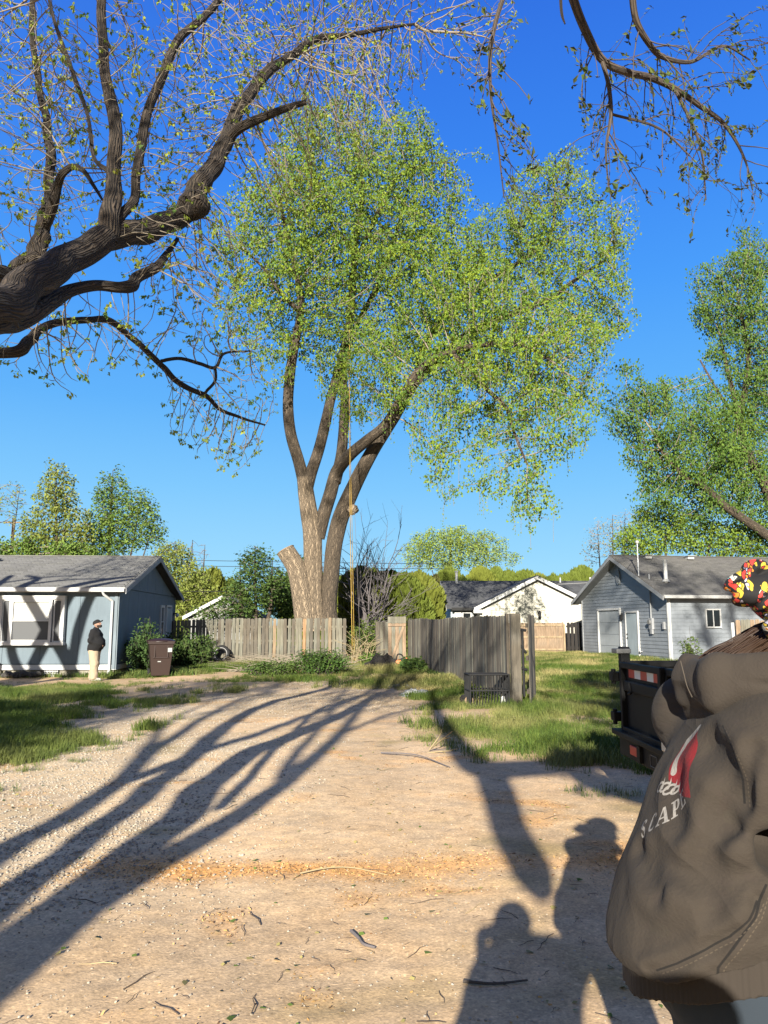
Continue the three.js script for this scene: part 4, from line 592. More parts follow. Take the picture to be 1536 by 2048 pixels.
// lap siding on a gable or a plain wall: boards are parts; profile(y) gives [u0, u1] at a height
function laps(parent, y0, y1, step, profile, place, mat, one, gaps = []) {
  const geos = [];
  for (let y = y0; y < y1 - .02; y += step) {
    const h = Math.min(step, y1 - y), a = profile(y), b = profile(Math.min(y1, y + h)); if (!a || a[1] - a[0] < .1) continue;
    let spans = [[a, b]];
    for (const [g0, g1, h0, h1] of gaps) if (y + h * .5 > h0 && y + h * .5 < h1) spans = spans.flatMap(([p, q]) => g1 <= p[0] || g0 >= p[1] ? [[p, q]] : [[[p[0], g0], [q[0], g0]], [[g1, p[1]], [g1, q[1]]]].filter(([s]) => s[1] - s[0] > .03));
    for (const [p, q] of spans) {
      const P = (u, yy, o) => place(u, yy, o), g = new GB(), o0 = .026, o1 = .006, yt = y + h;
      const A = P(p[0], y, o0), B = P(p[1], y, o0), C = P(q[1], yt, o1), D = P(q[0], yt, o1), A2 = P(p[0], y, 0), B2 = P(p[1], y, 0), C2 = P(q[1], yt, 0), D2 = P(q[0], yt, 0);
      g.flat([A, B, C, D]); g.flat([A2, B2, B, A]); g.flat([A, D, D2, A2]); g.flat([B, B2, C2, C]);
      if (one) geos.push(g.build()); else part(parent, 'siding_board', g.build(), mat);
    }
  }
  if (one) part(parent, 'siding', merge(geos), mat, { kind: 'stuff' });
}
// window: frame bars round a pane with an optional meeting rail, in a plane facing +z of its own group
function windowPart(parent, w, h, x, y, z, { frame = .06, depth = .06, mat = MT.white, panes = [[0, 1]], paneMats = [MT.glass], across = false, ry = 0, label } = {}) {
  const bars = [box(w, frame, depth, 0, h / 2 - frame / 2), box(w, frame, depth, 0, -h / 2 + frame / 2), box(frame, h - 2 * frame, depth, -w / 2 + frame / 2), box(frame, h - 2 * frame, depth, w / 2 - frame / 2)];
  const iw = w - 2 * frame, ih = h - 2 * frame;
  panes.slice(1).forEach(([a]) => bars.push(across ? box(.035, ih, depth * .8, -iw / 2 + a * iw) : box(iw, .035, depth * .8, 0, -ih / 2 + a * ih)));
  const f = part(parent, 'window', merge(bars), mat, label ? { label } : undefined); f.position.set(x, y, z); f.rotation.y = ry;
  panes.forEach(([a, b], k) => part(f, 'pane', across ? box((b - a) * iw - .02, ih, .01, -iw / 2 + (a + b) / 2 * iw, 0, -depth * .15) : box(iw, (b - a) * ih - .02, .01, 0, -ih / 2 + (a + b) / 2 * ih, -depth * .15 - k * .012), paneMats[k % paneMats.length]));
  return f;
}
{ // ---- blue-grey house on the left
  const h = thing('blue_house', 'blue-grey panelled house with white window box and grey shingle roof, a man standing before it', 'house');
  hx(h, -8.88, 0, -26, 2.8 * Math.PI / 180);
  const LX = 15, D = 8.6, E = 2.83, R = 4.16, y0 = .18, o = .34;
  part(h, 'foundation', box(LX - .1, .75, D - .1, -LX / 2, y0 - .375, -D / 2), MT.concrete);
  part(h, 'wall', merge([box(LX - .06, E - y0, D - .06, -LX / 2, (E + y0) / 2, -D / 2), new GB().prism([V(-.03, E, -.03), V(-.03, E, -D + .03), V(-.03, R - .06, -D / 2)], V(-LX + .06, 0, 0)).build()]), MT.blue);
  // panels with open joints
  for (let k = 0; k < 12; k++) part(h, 'wall_panel', box(1.212, E - y0 - .17, .03, -.62 - k * 1.22, (E + y0 + .17) / 2, .0, .004), MT.blue);
  for (let k = 0; k < 7; k++) part(h, 'wall_panel', box(.03, E - y0 - .17, 1.212, 0, (E + y0 + .17) / 2, -.62 - k * 1.22, .004), MT.blue);
  for (let k = 0; k < 7; k++) { const za = -.05 - k * 1.22, zb = Math.max(-D + .05, za - 1.212), yy = (z) => R - .12 - Math.abs(z + D / 2) * (R - E) / (D / 2); const pts = [V(.018, E + .03, za), V(.018, E + .03, zb), V(.018, Math.max(E + .05, yy(zb)), zb)]; if (za > -D / 2 && zb < -D / 2) pts.push(V(.018, yy(-D / 2), -D / 2)); pts.push(V(.018, Math.max(E + .05, yy(za)), za)); part(h, 'gable_panel', new GB().prism(pts, V(-.03, 0, 0)).build(), MT.blue); }
  part(h, 'base_trim', merge([box(LX, .16, .05, -LX / 2, y0 + .06, .01), box(.05, .16, D, .012, y0 + .06, -D / 2)]), MT.white);
  part(h, 'corner_trim', merge([box(.10, E - y0, .03, -.05, (E + y0) / 2, .028), box(.03, E - y0, .09, .028, (E + y0) / 2, -.02)]), MT.blueTrim);
  part(h, 'corner_trim', box(.03, E - y0, .09, .028, (E + y0) / 2, -D + .06), MT.blueTrim);
  const rise = (R - E) / (D / 2), ev = E - rise * o + .1;
  const rf = part(h, 'roof', new GB().prism([V(.3, ev - .1, o), V(.3, R - .02, -D / 2), V(.3, R + .1, -D / 2), V(.3, ev - .02, o)], V(-LX - .6, 0, 0)).prism([V(.3, R - .02, -D / 2), V(.3, ev - .1, -D - o), V(.3, ev - .02, -D - o), V(.3, R + .1, -D / 2)], V(-LX - .6, 0, 0)).build(), MT.shingleC);
  slope(rf, 'roof_slope', V(-LX, ev, o), V(.33, ev, o), V(.33, R + .12, -D / 2), V(-LX, R + .12, -D / 2), MT.shingle, { seed: 3 });
  slope(rf, 'roof_slope', V(.33, ev, -D - o), V(-LX, ev, -D - o), V(-LX, R + .12, -D / 2), V(.33, R + .12, -D / 2), MT.shingle, { seed: 4, exposure: .5, tab: 1 });
  part(rf, 'ridge_cap', box(LX + .3, .03, .26, -LX / 2, R + .125, -D / 2), MT.shingle);
  part(h, 'barge_board', new GB().prism([V(.345, ev - .19, o), V(.345, R - .09, -D / 2), V(.345, R + .09, -D / 2), V(.345, ev - .01, o)], V(-.03, 0, 0)).build(), MT.greyTrim);
  part(h, 'barge_board', new GB().prism([V(.345, ev - .19, -D - o), V(.345, ev - .01, -D - o), V(.345, R + .09, -D / 2), V(.345, R - .09, -D / 2)], V(-.03, 0, 0)).build(), MT.greyTrim);
  const gu = part(h, 'gutter', merge([box(LX, .03, .03, -LX / 2 + .3, ev + .0, o + .11), box(LX, .11, .02, -LX / 2 + .3, ev - .05, o + .115), box(LX, .02, .11, -LX / 2 + .3, ev - .11, o + .06), box(LX, .14, .02, -LX / 2 + .3, ev - .05, o + .008)]), MT.white);
  part(h, 'soffit', box(LX, .02, o - .02, -LX / 2 + .3, ev - .13, o / 2), MT.greyTrim);
  part(h, 'downspout', merge([rods([[V(-.42, ev - .1, o + .05), V(-.38, ev - .22, o - .02)], [V(-.38, ev - .22, o - .02), V(-.16, ev - .42, .09)], [V(-.16, ev - .42, .09), V(-.16, .12, .09)], [V(-.16, .12, .09), V(-.2, -.02, .22)]], .042, 8)]), MT.white);
  part(h, 'roof_vent', merge([box(.34, .1, .3, -5.6, R - .12, -D / 2 + 1.0, .02), box(.44, .025, .4, -5.6, R - .07, -D / 2 + 1.05, .008)]), MT.greyTrim);
  // the window box: a projecting white surround, a middle window and two slim side lights
  const wx = -2.72, wy = 1.77, ww = 2.1, wh = 1.62, wb = part(h, 'window_box', merge([box(ww, .13, .2, wx, wy + wh / 2 - .065, .13), box(ww + .06, .1, .24, wx, wy - wh / 2 + .05, .14), box(.09, wh - .23, .2, wx - ww / 2 + .045, wy - .015, .13), box(.09, wh - .23, .2, wx + ww / 2 - .045, wy - .015, .13)]), MT.white);
  windowPart(wb, 1.34, 1.4, wx - .02, wy - .015, .19, { frame: .085, depth: .08, panes: [[0, .5], [.5, 1]], paneMats: [MT.screen, MT.blind] });
  windowPart(wb, .27, 1.4, wx - .84, wy - .015, .15, { frame: .045, depth: .06, panes: [[0, 1]], paneMats: [MT.screen] });
  windowPart(wb, .27, 1.4, wx + .82, wy - .015, .15, { frame: .045, depth: .06, panes: [[0, 1]], paneMats: [MT.screen] });
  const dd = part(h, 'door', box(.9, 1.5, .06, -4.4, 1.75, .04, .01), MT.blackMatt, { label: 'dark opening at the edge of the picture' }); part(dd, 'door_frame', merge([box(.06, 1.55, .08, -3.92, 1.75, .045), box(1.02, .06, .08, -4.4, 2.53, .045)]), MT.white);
  part(h, 'hand_rail', rods([[V(-3.75, .45, .5), V(-4.5, 1.0, .5)], [V(-3.78, -.05, .5), V(-3.78, .5, .5)]], .05, 8), MT.blackMatt);
  { const v = part(h, 'foundation_vent', merge([box(.48, .3, .03, -2.05, .0, .0)]), MT.blackMatt), l = []; for (let k = 0; k < 9; k++) l.push(box(.018, .28, .02, -2.25 + k * .05, 0, .03)); for (let k = 0; k < 4; k++) l.push(box(.46, .016, .02, -2.05, -.11 + k * .075, .034)); part(v, 'grille', merge(l), MT.white); }
  // gable side: slim window, door, globe lamp
  windowPart(h, .62, 1.35, .05, 1.75, -6.15, { frame: .09, depth: .06, ry: Math.PI / 2, panes: [[0, .5], [.5, 1]], paneMats: [MT.glass, MT.screen] });
  const dr = part(h, 'door', box(.05, 1.95, .84, .055, 1.35, -7.3, .01), MT.paleBlue, { label: 'pale door on the shaded gable side' }); part(dr, 'door_frame', merge([box(.07, 2.1, .08, .05, 1.4, -6.85), box(.07, 2.1, .08, .05, 1.4, -7.75), box(.07, .08, .98, .05, 2.42, -7.3)]), MT.white); part(dr, 'handle', box(.05, .12, .04, .1, 1.25, -7.62, .01), MT.blackMatt);
  { const lg = new THREE.SphereGeometry(.085, 14, 10); lg.translate(.2, 2.05, -8.3); const lm = part(h, 'globe_lamp', lg, MT.white); part(lm, 'bracket', rods([[V(.02, 2.1, -8.3), V(.2, 2.14, -8.3)]], .03, 8), MT.blackMatt); }
  part(h, 'hose_bib', merge([rods([[V(.03, .75, -5.2), V(.12, .75, -5.2)]], .035, 8), box(.1, .4, .25, .07, .95, -5.5, .02)]), MT.blackMatt);
}
{ // ---- grey-blue house on the right
  const h = thing('grey_house', 'grey-blue lap-sided house on the right with garage door, side door and brown-grey shingle roof', 'house');
  hx(h, 12.25, 0, -33.6, 10.3 * Math.PI / 180);
  const LX = 15, D = 8.64, E = 2.95, R = 4.88, o = .42, y0 = .02, rise = (R - E) / (D / 2);
  part(h, 'foundation', box(LX - .1, .5, D - .1, LX / 2, -.2, -D / 2), MT.concrete);
  part(h, 'wall', merge([box(LX - .04, E, D - .04, LX / 2, E / 2, -D / 2), new GB().prism([V(.02, E, -D + .02), V(.02, E, -.02), V(.02, R - .08, -D / 2)], V(LX - .04, 0, 0)).build()]), MT.siding);
  const prof = (y) => y < E ? [-D, 0] : [-D + (y - E) / rise, -(y - E) / rise];
  const gz0 = -D * .765, gz1 = -D * .503, dz0 = -D * .435, dz1 = -D * .30;
  laps(h, .1, R - .1, .165, prof, (u, y, f) => V(-f, y, u), MT.siding, false, [[gz0 - .1, gz1 + .1, 0, 2.42], [dz0 - .08, dz1 + .08, 0, 2.3]].map(([a, b, c, d]) => [a, b, c, d]));
  laps(h, .1, E - .02, .165, () => [0.02, LX], (u, y, f) => V(u, y, f), MT.siding, false, [[1.72, 2.46, 1.5, 2.32]]);
  part(h, 'corner_trim', merge([box(.09, E, .03, .04, E / 2, .032), box(.03, E, .09, -.032, E / 2, -.02)]), MT.white);
  part(h, 'corner_trim', box(.035, E, .09, -.03, E / 2, -D + .05), MT.greyTrim);
  // garage door of ribbed sections
  const gw = gz1 - gz0, gf = part(h, 'garage_door', box(.03, 2.3, gw - .02, .0, 1.17, (gz0 + gz1) / 2), MT.whiteBlue);
  part(gf, 'door_frame', merge([box(.09, 2.42, .1, -.045, 1.21, gz0 - .05), box(.09, 2.42, .1, -.045, 1.21, gz1 + .05), box(.09, .1, gw + .2, -.045, 2.4, (gz0 + gz1) / 2)]), MT.white);
  for (let k = 0; k < 4; k++) { const y = .32 + k * .565, s = part(gf, 'door_section', box(.03, .545, gw - .04, -.02, y, (gz0 + gz1) / 2, .012), MT.whiteBlue); void s; }
  const sd = part(h, 'side_door', box(.05, 2.1, dz1 - dz0 - .08, -.02, 1.1, (dz0 + dz1) / 2, .01), MT.paleBlue); part(sd, 'door_frame', merge([box(.08, 2.22, .08, -.035, 1.11, dz0 - .0), box(.08, 2.22, .08, -.035, 1.11, dz1 + .0), box(.08, .08, dz1 - dz0 + .1, -.035, 2.24, (dz0 + dz1) / 2)]), MT.white); for (const y of [1.02, 1.2]) part(sd, 'door_knob', box(.06, .06, .06, -.07, y, dz0 + .14, .02), MT.blackMatt);
  { const z = dz0 - .3, lm = part(h, 'wall_lamp', merge([box(.12, .26, .14, -.12, 2.0, z, .02), box(.1, .05, .08, -.06, 2.16, z, .01)]), MT.blackMatt); part(lm, 'lamp_glass', box(.1, .14, .11, -.125, 1.99, z, .02), MT.screen); }
  { const z = -D * .155, m = part(h, 'electric_meter', merge([box(.12, .5, .3, -.07, 1.68, z, .02), box(.1, .26, .2, -.08, 1.35, z + .02, .02)]), MT.greyTrim); const c = new THREE.CylinderGeometry(.1, .1, .1, 16); c.rotateZ(Math.PI / 2); c.translate(-.17, 1.75, z); part(m, 'meter_dial', c, MT.glassGrey); part(m, 'conduit', rods([[V(-.07, 1.9, z), V(-.07, 3.9, z)]], .035, 8), MT.greyTrim); }
  part(h, 'utility_box', box(.1, .32, .16, -.06, 1.6, -.32, .015), MT.greyTrim);
  part(h, 'hose_bib', merge([rods([[V(-.02, .42, -2.35), V(-.13, .42, -2.35)]], .03, 8), box(.05, .1, .1, -.13, .42, -2.35, .02)]), MT.steel);
  { const e = new THREE.CylinderGeometry(.26, .26, .06, 24); e.rotateZ(Math.PI / 2); e.scale(1, 1.5, .8); e.translate(-.05, R - .92, -D / 2); const v = part(h, 'gable_vent', e, MT.siding), l = []; for (let k = -4; k <= 4; k++) { const hh = Math.sqrt(1 - (k / 5) ** 2) * .2; l.push(box(.02, .02, hh * 2, -.09, R - .92 + k * .07, -D / 2)); } part(v, 'louvres', merge(l), MT.greyTrim); }
  windowPart(h, .74, .82, 2.09, 1.91, .04, { frame: .055, depth: .06, panes: [[0, .5], [.5, 1]], across: true, paneMats: [MT.glass] });
  const ev = E - rise * o + .1;
  const rf = part(h, 'roof', new GB().prism([V(-o, ev - .02, o), V(-o, R + .1, -D / 2), V(-o, R, -D / 2), V(-o, ev - .1, o)], V(LX + .8, 0, 0)).prism([V(-o, R + .1, -D / 2), V(-o, ev - .02, -D - o), V(-o, ev - .1, -D - o), V(-o, R, -D / 2)], V(LX + .8, 0, 0)).build(), MT.shingleC);
  slope(rf, 'roof_slope', V(-o - .03, ev, o), V(LX, ev, o), V(LX, R + .12, -D / 2), V(-o - .03, R + .12, -D / 2), MT.shingleB, { seed: 5 });
  slope(rf, 'roof_slope', V(LX, ev, -D - o), V(-o - .03, ev, -D - o), V(-o - .03, R + .12, -D / 2), V(LX, R + .12, -D / 2), MT.shingleB, { seed: 6, exposure: .5, tab: 1 });
  part(rf, 'ridge_cap', box(LX, .03, .26, LX / 2 - o, R + .125, -D / 2), MT.shingleB);
  part(h, 'barge_board', new GB().prism([V(-o - .045, ev - .2, o), V(-o - .045, ev - .01, o), V(-o - .045, R + .09, -D / 2), V(-o - .045, R - .1, -D / 2)], V(.03, 0, 0)).build(), MT.greyTrim);
  part(h, 'barge_board', new GB().prism([V(-o - .045, ev - .2, -D - o), V(-o - .045, R - .1, -D / 2), V(-o - .045, R + .09, -D / 2), V(-o - .045, ev - .01, -D - o)], V(.03, 0, 0)).build(), MT.greyTrim);
  part(h, 'eave_soffit', new GB().prism([V(-o, ev - .13, o - .02), V(-o, R - .12, -D / 2), V(-o, R - .14, -D / 2), V(-o, ev - .15, o - .02)], V(o - .02, 0, 0)).build(), MT.greyTrim);
  part(h, 'eave_soffit', new GB().prism([V(-o, ev - .13, -D - o + .02), V(-o, ev - .15, -D - o + .02), V(-o, R - .14, -D / 2), V(-o, R - .12, -D / 2)], V(o - .02, 0, 0)).build(), MT.greyTrim);
  part(h, 'gutter', merge([box(LX, .1, .02, LX / 2 - o, ev - .05, o + .1), box(LX, .02, .1, LX / 2 - o, ev - .1, o + .05), box(LX, .14, .02, LX / 2 - o, ev - .04, o + .012), box(LX, .02, .025, LX / 2 - o, ev, o + .1)]), MT.whiteGrey);
  const rp = (x, s) => V(x, ev + .1 + rise * (o + s), -s); // on the front roof slope, s metres up from the wall line
  { const a = rp(.55, 1.0), c = new THREE.CylinderGeometry(.1, .1, .14, 14); c.translate(a.x, a.y + .85, a.z); const p = part(h, 'flue_pipe', merge([rods([[a.clone().add(V(0, -.2, 0)), a.clone().add(V(0, .8, 0))]], .085, 12)]), MT.white); part(p, 'flue_cap', c, MT.whiteGrey); const f = new THREE.CylinderGeometry(.1, .18, .12, 14); f.translate(a.x, a.y, a.z); part(p, 'flashing', f, MT.whiteGrey); }
  { const a = rp(-.35, 1.75), s = new THREE.SphereGeometry(.085, 12, 8); s.translate(a.x, a.y + 1.45, a.z); const p = part(h, 'service_mast', rods([[a.clone().add(V(0, -.3, 0)), a.clone().add(V(0, 1.42, 0))]], .03, 8), MT.steel); part(p, 'weather_head', s, MT.white); part(p, 'stay_wire', rods([[a.clone().add(V(0, 1.3, 0)), a.clone().add(V(-.5, .75, .35))]], .012, 5), MT.blackMatt); }
  for (const x of [1.3, 3.55]) { const a = rp(x, 3.85); part(h, 'roof_vent', merge([box(.34, .16, .3, a.x, a.y + .02, a.z, .03), box(.46, .03, .42, a.x, a.y + .11, a.z + .04, .01)]), MT.whiteGrey); }
}
{ // ---- cream house behind: front wing with its gable to us, the main roof behind it
  const h = thing('cream_house', 'cream lap-sided house with white barge boards and carriage lamp behind the tan fence', 'house');
  hx(h, 0, 0, -46);
  const cx = 9.05, w = 3.75, E = 2.72, R = 4.42, rise = (R - E) / w;
  part(h, 'wall', merge([box(2 * w - .7, E, 6, cx, E / 2, -3), new GB().prism([V(cx - w + .35, E, 0), V(cx + w - .35, E, 0), V(cx, R - .12, 0)], V(0, 0, -6)).build()]), MT.cream);
  laps(h, .1, R - .2, .125, (y) => y < E ? [cx - w + .35, cx + w - .35] : [cx - w + .35 + (y - E) / rise, cx + w - .35 - (y - E) / rise], (u, y, f) => V(u, y, f), MT.cream, true);
  const ov = .35, ey = E - .1; // wing roof
  const rf = part(h, 'roof', new GB().prism([V(cx - w, ey - .08, ov), V(cx, R - .02, ov), V(cx, R + .08, ov), V(cx - w, ey, ov)], V(0, 0, -7.5)).prism([V(cx, R - .02, ov), V(cx + w, ey - .08, ov), V(cx + w, ey, ov), V(cx, R + .08, ov)], V(0, 0, -7.5)).build(), MT.shingleC);
  slope(rf, 'roof_slope', V(cx - w, ey + .02, -7.2), V(cx - w, ey + .02, ov), V(cx, R + .1, ov), V(cx, R + .1, -7.2), MT.shingleC, { seed: 8, exposure: .3, tab: .6 });
  slope(rf, 'roof_slope', V(cx + w, ey + .02, ov), V(cx + w, ey + .02, -7.2), V(cx, R + .1, -7.2), V(cx, R + .1, ov), MT.shingle, { seed: 9, exposure: .3, tab: .6 });
  part(h, 'barge_board', new GB().prism([V(cx - w - .02, ey - .22, ov + .03), V(cx, R - .14, ov + .03), V(cx, R + .09, ov + .03), V(cx - w - .02, ey + .01, ov + .03)], V(0, 0, -.03)).build(), MT.white);
  part(h, 'barge_board', new GB().prism([V(cx, R - .14, ov + .03), V(cx + w + .02, ey - .22, ov + .03), V(cx + w + .02, ey + .01, ov + .03), V(cx, R + .09, ov + .03)], V(0, 0, -.03)).build(), MT.white);
  part(h, 'eave_return', box(.5, .2, .3, cx - w + .2, ey - .2, .2, .01), MT.white);
  { const l = part(h, 'wall_lamp', merge([box(.16, .3, .16, 9.15, 2.16, .16, .02), box(.2, .05, .2, 9.15, 2.34, .16, .02), box(.06, .3, .04, 9.15, 2.14, .05, .01)]), MT.blackMatt); const k = new THREE.ConeGeometry(.1, .12, 8); k.translate(9.15, 2.42, .16); part(l, 'lamp_cap', k, MT.blackMatt); part(l, 'lamp_glass', box(.11, .18, .11, 9.15, 2.15, .17, .01), MT.blind); }
  // main body, ridge across the picture
  const x0 = 4.1, x1 = 19, zR = -6.2, R2 = 4.55, E2 = 2.65, zE = -1.2;
  part(h, 'wall', merge([box(x1 - x0, E2, 9, (x0 + x1) / 2, E2 / 2, -1.7 - 4.5), new GB().prism([V(x0, E2, -10.7), V(x0, E2, -1.7), V(x0, R2 - .1, zR)], V(x1 - x0, 0, 0)).build()]), MT.paleBlue);
  laps(h, .1, R2 - .3, .16, (y) => y < E2 ? [-10.7, -1.7] : [-10.7 + (y - E2) * 2.35, -1.7 - (y - E2) * 2.35], (u, y, f) => V(x0 - f, y, u), MT.paleBlue, true);
  slope(h, 'roof_slope', V(x0 - .3, E2, zE), V(x1, E2, zE), V(x1, R2, zR), V(x0 - .3, R2, zR), MT.shingleC, { seed: 10, exposure: .3, tab: .6 });
  slope(h, 'roof_slope', V(x1, E2, -11.2), V(x0 - .3, E2, -11.2), V(x0 - .3, R2, zR), V(x1, R2, zR), MT.shingleC, { seed: 12, exposure: .6, tab: 1.2 });
  part(h, 'barge_board', new GB().prism([V(x0 - .33, E2 - .16, zE), V(x0 - .33, E2 + .01, zE), V(x0 - .33, R2, zR), V(x0 - .33, R2 - .17, zR)], V(.03, 0, 0)).build(), MT.greyTrim);
  part(h, 'porch_wall', box(1.2, E2, .1, 5.1, E2 / 2, -1.62), MT.greyTrim); windowPart(h, .55, .7, 5.05, 2.05, -1.52, { frame: .06 }); windowPart(h, .4, .7, 4.5, 2.05, -1.52, { frame: .06, paneMats: [MT.blind] });
  part(h, 'porch_fascia', box(1.6, .18, .04, 4.9, E2 - .06, zE + .03), MT.blackMatt);
  part(h, 'flue_pipe', merge([rods([[V(4.85, 4.2, -5.8), V(4.85, 5.15, -5.8)]], .09, 10), rods([[V(4.85, 5.15, -5.8), V(4.85, 5.22, -5.8)]], .13, 10)]), MT.greyTrim);
  for (const x of [11.8, 13.8]) part(h, 'roof_pipe', rods([[V(x, R2 - .2, zR + .3), V(x, R2 + .25, zR + .3)]], .05, 8), MT.white);
  part(h, 'cable', new GB().tube(spline([V(10.2, 4.0, .4), V(12, 4.0, 3), V(14, 4.2, 6)], 12), Array(13).fill(.018), 5).build(), MT.whiteGrey);
}
{ // ---- small white shed gable that looks over the back fence
  const s = thing('white_shed', 'small white shed whose gable shows over the spaced board fence', 'shed'), z = -41;
  const a = at(374, 1232, 41), b = at(447, 1194, 41);
  part(s, 'wall', new GB().prism([V(a.x + .1, 0, z), V(b.x + 2, 0, z), V(b.x + 2, a.y, z), V(b.x, b.y - .15, z), V(a.x + .1, a.y - .05, z)], V(0, 0, -3)).build(), MT.shedWall);
  part(s, 'roof', new GB().prism([V(a.x - .15, a.y - .12, z + .25), V(b.x, b.y - .02, z + .25), V(b.x, b.y + .1, z + .25), V(a.x - .15, a.y, z + .25)], V(0, 0, -3.5)).build(), MT.shingle);
  part(s, 'roof', new GB().prism([V(b.x, b.y - .02, z + .25), V(b.x + 2.1, a.y - .15, z + .25), V(b.x + 2.1, a.y - .03, z + .25), V(b.x, b.y + .1, z + .25)], V(0, 0, -3.5)).build(), MT.shingle);
  part(s, 'barge_board', new GB().prism([V(a.x - .16, a.y - .2, z + .28), V(b.x, b.y - .1, z + .28), V(b.x, b.y + .08, z + .28), V(a.x - .16, a.y - .02, z + .28)], V(0, 0, -.03)).build(), MT.white);
}
// ------------------------------------------------------------------ fences
const picketGeos = [0, 1, 2, 3].map((k) => { const w = .138, c = .03, h = 1.83, t = .019, g = new GB().prism([V(-w / 2, 0, t / 2), V(w / 2, 0, t / 2), V(w / 2, h - c, t / 2), V(w / 2 - c, h, t / 2), V(-w / 2 + c, h, t / 2), V(-w / 2, h - c, t / 2)], V(0, 0, -t)).build(); const u = g.attributes.uv, p = g.attributes.position; for (let i = 0; i < u.count; i++) u.setXY(i, p.getX(i) + k * .27, p.getY(i) * .8 + k * .31); return g; });
function fenceRun(t, a, b, { w = .138, gap = .006, h = 1.83, mats, seed, wob = .012, side = 1, railSide = -1, rails = [.3, .95, 1.55], railMat, name = 'picket', posts = 2.4, tilt = .006, special = {} }) {
  const r = rng(seed), D = b.clone().sub(a), L = D.length(), n = Math.round(L / (w + gap)), ry = Math.atan2(-D.z, D.x); D.normalize(); const N = V(-D.z, 0, D.x).multiplyScalar(side);
  for (let i = 0; i < n; i++) {
    const p = a.clone().addScaledVector(D, (i + .5) * L / n).addScaledVector(N, (r() - .5) * wob); p.y = gy(p.x, p.z) - .03 + (r() - .5) * .03;
    const m = part(t, name, picketGeos[Math.floor(r() * 4)], special[i] || mats[Math.floor(r() * mats.length)]); m.position.copy(p); m.rotation.set(0, ry + (r() - .5) * .05, (r() - .5) * tilt * 2); m.scale.set(w / .138, h / 1.83 * (1 + (r() - .5) * .012), 1);
  }
  for (const y of rails) { const q = a.clone().addScaledVector(D, L / 2).addScaledVector(N, railSide * .045); const m = part(t, 'rail', box(L, .085, .04), railMat || mats[0]); m.position.set(q.x, y, q.z); m.rotation.y = ry; }
  if (posts) for (let s = 0; s <= L + .01; s += posts) { const q = a.clone().addScaledVector(D, Math.min(L, s)).addScaledVector(N, railSide * .11); const m = part(t, 'post', box(.09, h - .05, .09, 0, (h - .05) / 2 - .05, 0, .006), railMat || mats[0]); m.position.set(q.x, 0, q.z); m.rotation.y = ry; }
}
{
  const t = thing('board_fence', 'long slanting weathered board fence from the broad end post to the small gate', 'fence');
  fenceRun(t, V(.99, 0, -32.3), V(2.50, 0, -16.05), { mats: [MT.fence, MT.fence, MT.fenceB, MT.fenceC], seed: 91, wob: .02, side: 1, railSide: -1, tilt: .012 });
  const e = part(t, 'end_post', box(.2, 1.9, .14, 0, .95 - .06, 0, .012), MT.fence, { label: 'broad end post of the slanting fence' }); e.position.set(2.63, 0, -15.72); e.rotation.y = .12;
  part(t, 'end_board', box(.06, 1.88, .16, 2.5, .9, -15.9, .006), MT.fenceC);
}
{
  const t = thing('fence_gate', 'narrow leaf of dark boards standing ajar just beyond the broad end post', 'gate'), a = V(2.9, 0, -15.7), b = V(3.24, 0, -16.9);
  fenceRun(t, a, b, { mats: [MT.fenceC, MT.fence], seed: 92, h: 1.84, rails: [.3, .95, 1.6], posts: 0, side: 1, railSide: -1 });
  part(t, 'chain', rods([[V(2.74, 1.52, -15.75), V(2.86, 1.5, -15.78)], [V(2.78, 1.5, -15.76), V(2.8, .2, -15.8)], [V(2.74, 1.2, -15.75), V(2.86, 1.05, -15.8)], [V(2.74, .75, -15.75), V(2.87, .72, -15.8)]], .028, 6), MT.blackMatt);
}
{
  const t = thing('spaced_fence', 'grey spaced-board fence in front of the cottonwood, one board of newer orange wood', 'fence');
  const n = 47; fenceRun(t, V(-9.15, 0, -33.9), V(-1.62, 0, -33.9), { w: .135, gap: .026, h: 1.93, mats: [MT.fenceB, MT.fenceB, MT.fence], seed: 93, wob: .015, tilt: .014, special: { 35: MT.fenceNew, 27: MT.fenceWarm, 42: MT.fenceWarm } }); void n;
}
{
  const t = thing('side_fence', 'short dark stretch of board fence beside the blue house', 'fence');
  fenceRun(t, V(-10.4, 0, -34.3), V(-9.2, 0, -34.0), { h: 1.9, mats: [MT.fenceC], seed: 94 });
}
{
  const t = thing('wooden_gate', 'small board gate with a diagonal brace at the far end of the slanting fence', 'gate'), z = -31.8, x0 = at(776, 1290, 31.8).x, x1 = at(812, 1290, 31.8).x;
  for (let k = 0; k < 5; k++) { const w = (x1 - x0) / 5; const m = part(t, 'board', box(w - .008, 1.93, .02, 0, .965, 0, .003), [MT.fenceTan, MT.fenceB][k % 2]); m.position.set(x0 + (k + .5) * w, .02 - .01 * (k % 2), z); }
  part(t, 'rail', box(x1 - x0, .11, .04, (x0 + x1) / 2, 1.62, z + .035, .006), MT.fenceTan); part(t, 'top_board', box(x1 - x0 + .02, .26, .025, (x0 + x1) / 2, 1.83, z + .026, .006), MT.fenceB);
  { const a = V(x0 + .08, .1, z + .03), b = V(x1 - .1, 1.56, z + .03), D = b.clone().sub(a), m = part(t, 'brace', box(.1, D.length(), .035, 0, 0, 0, .006), MT.fenceTan); m.position.copy(a.clone().lerp(b, .5)); m.rotation.z = -Math.atan2(D.x, D.y); }
  part(t, 'rail', box(x1 - x0, .11, .04, (x0 + x1) / 2, .2, z + .035, .006), MT.fenceTan);
}
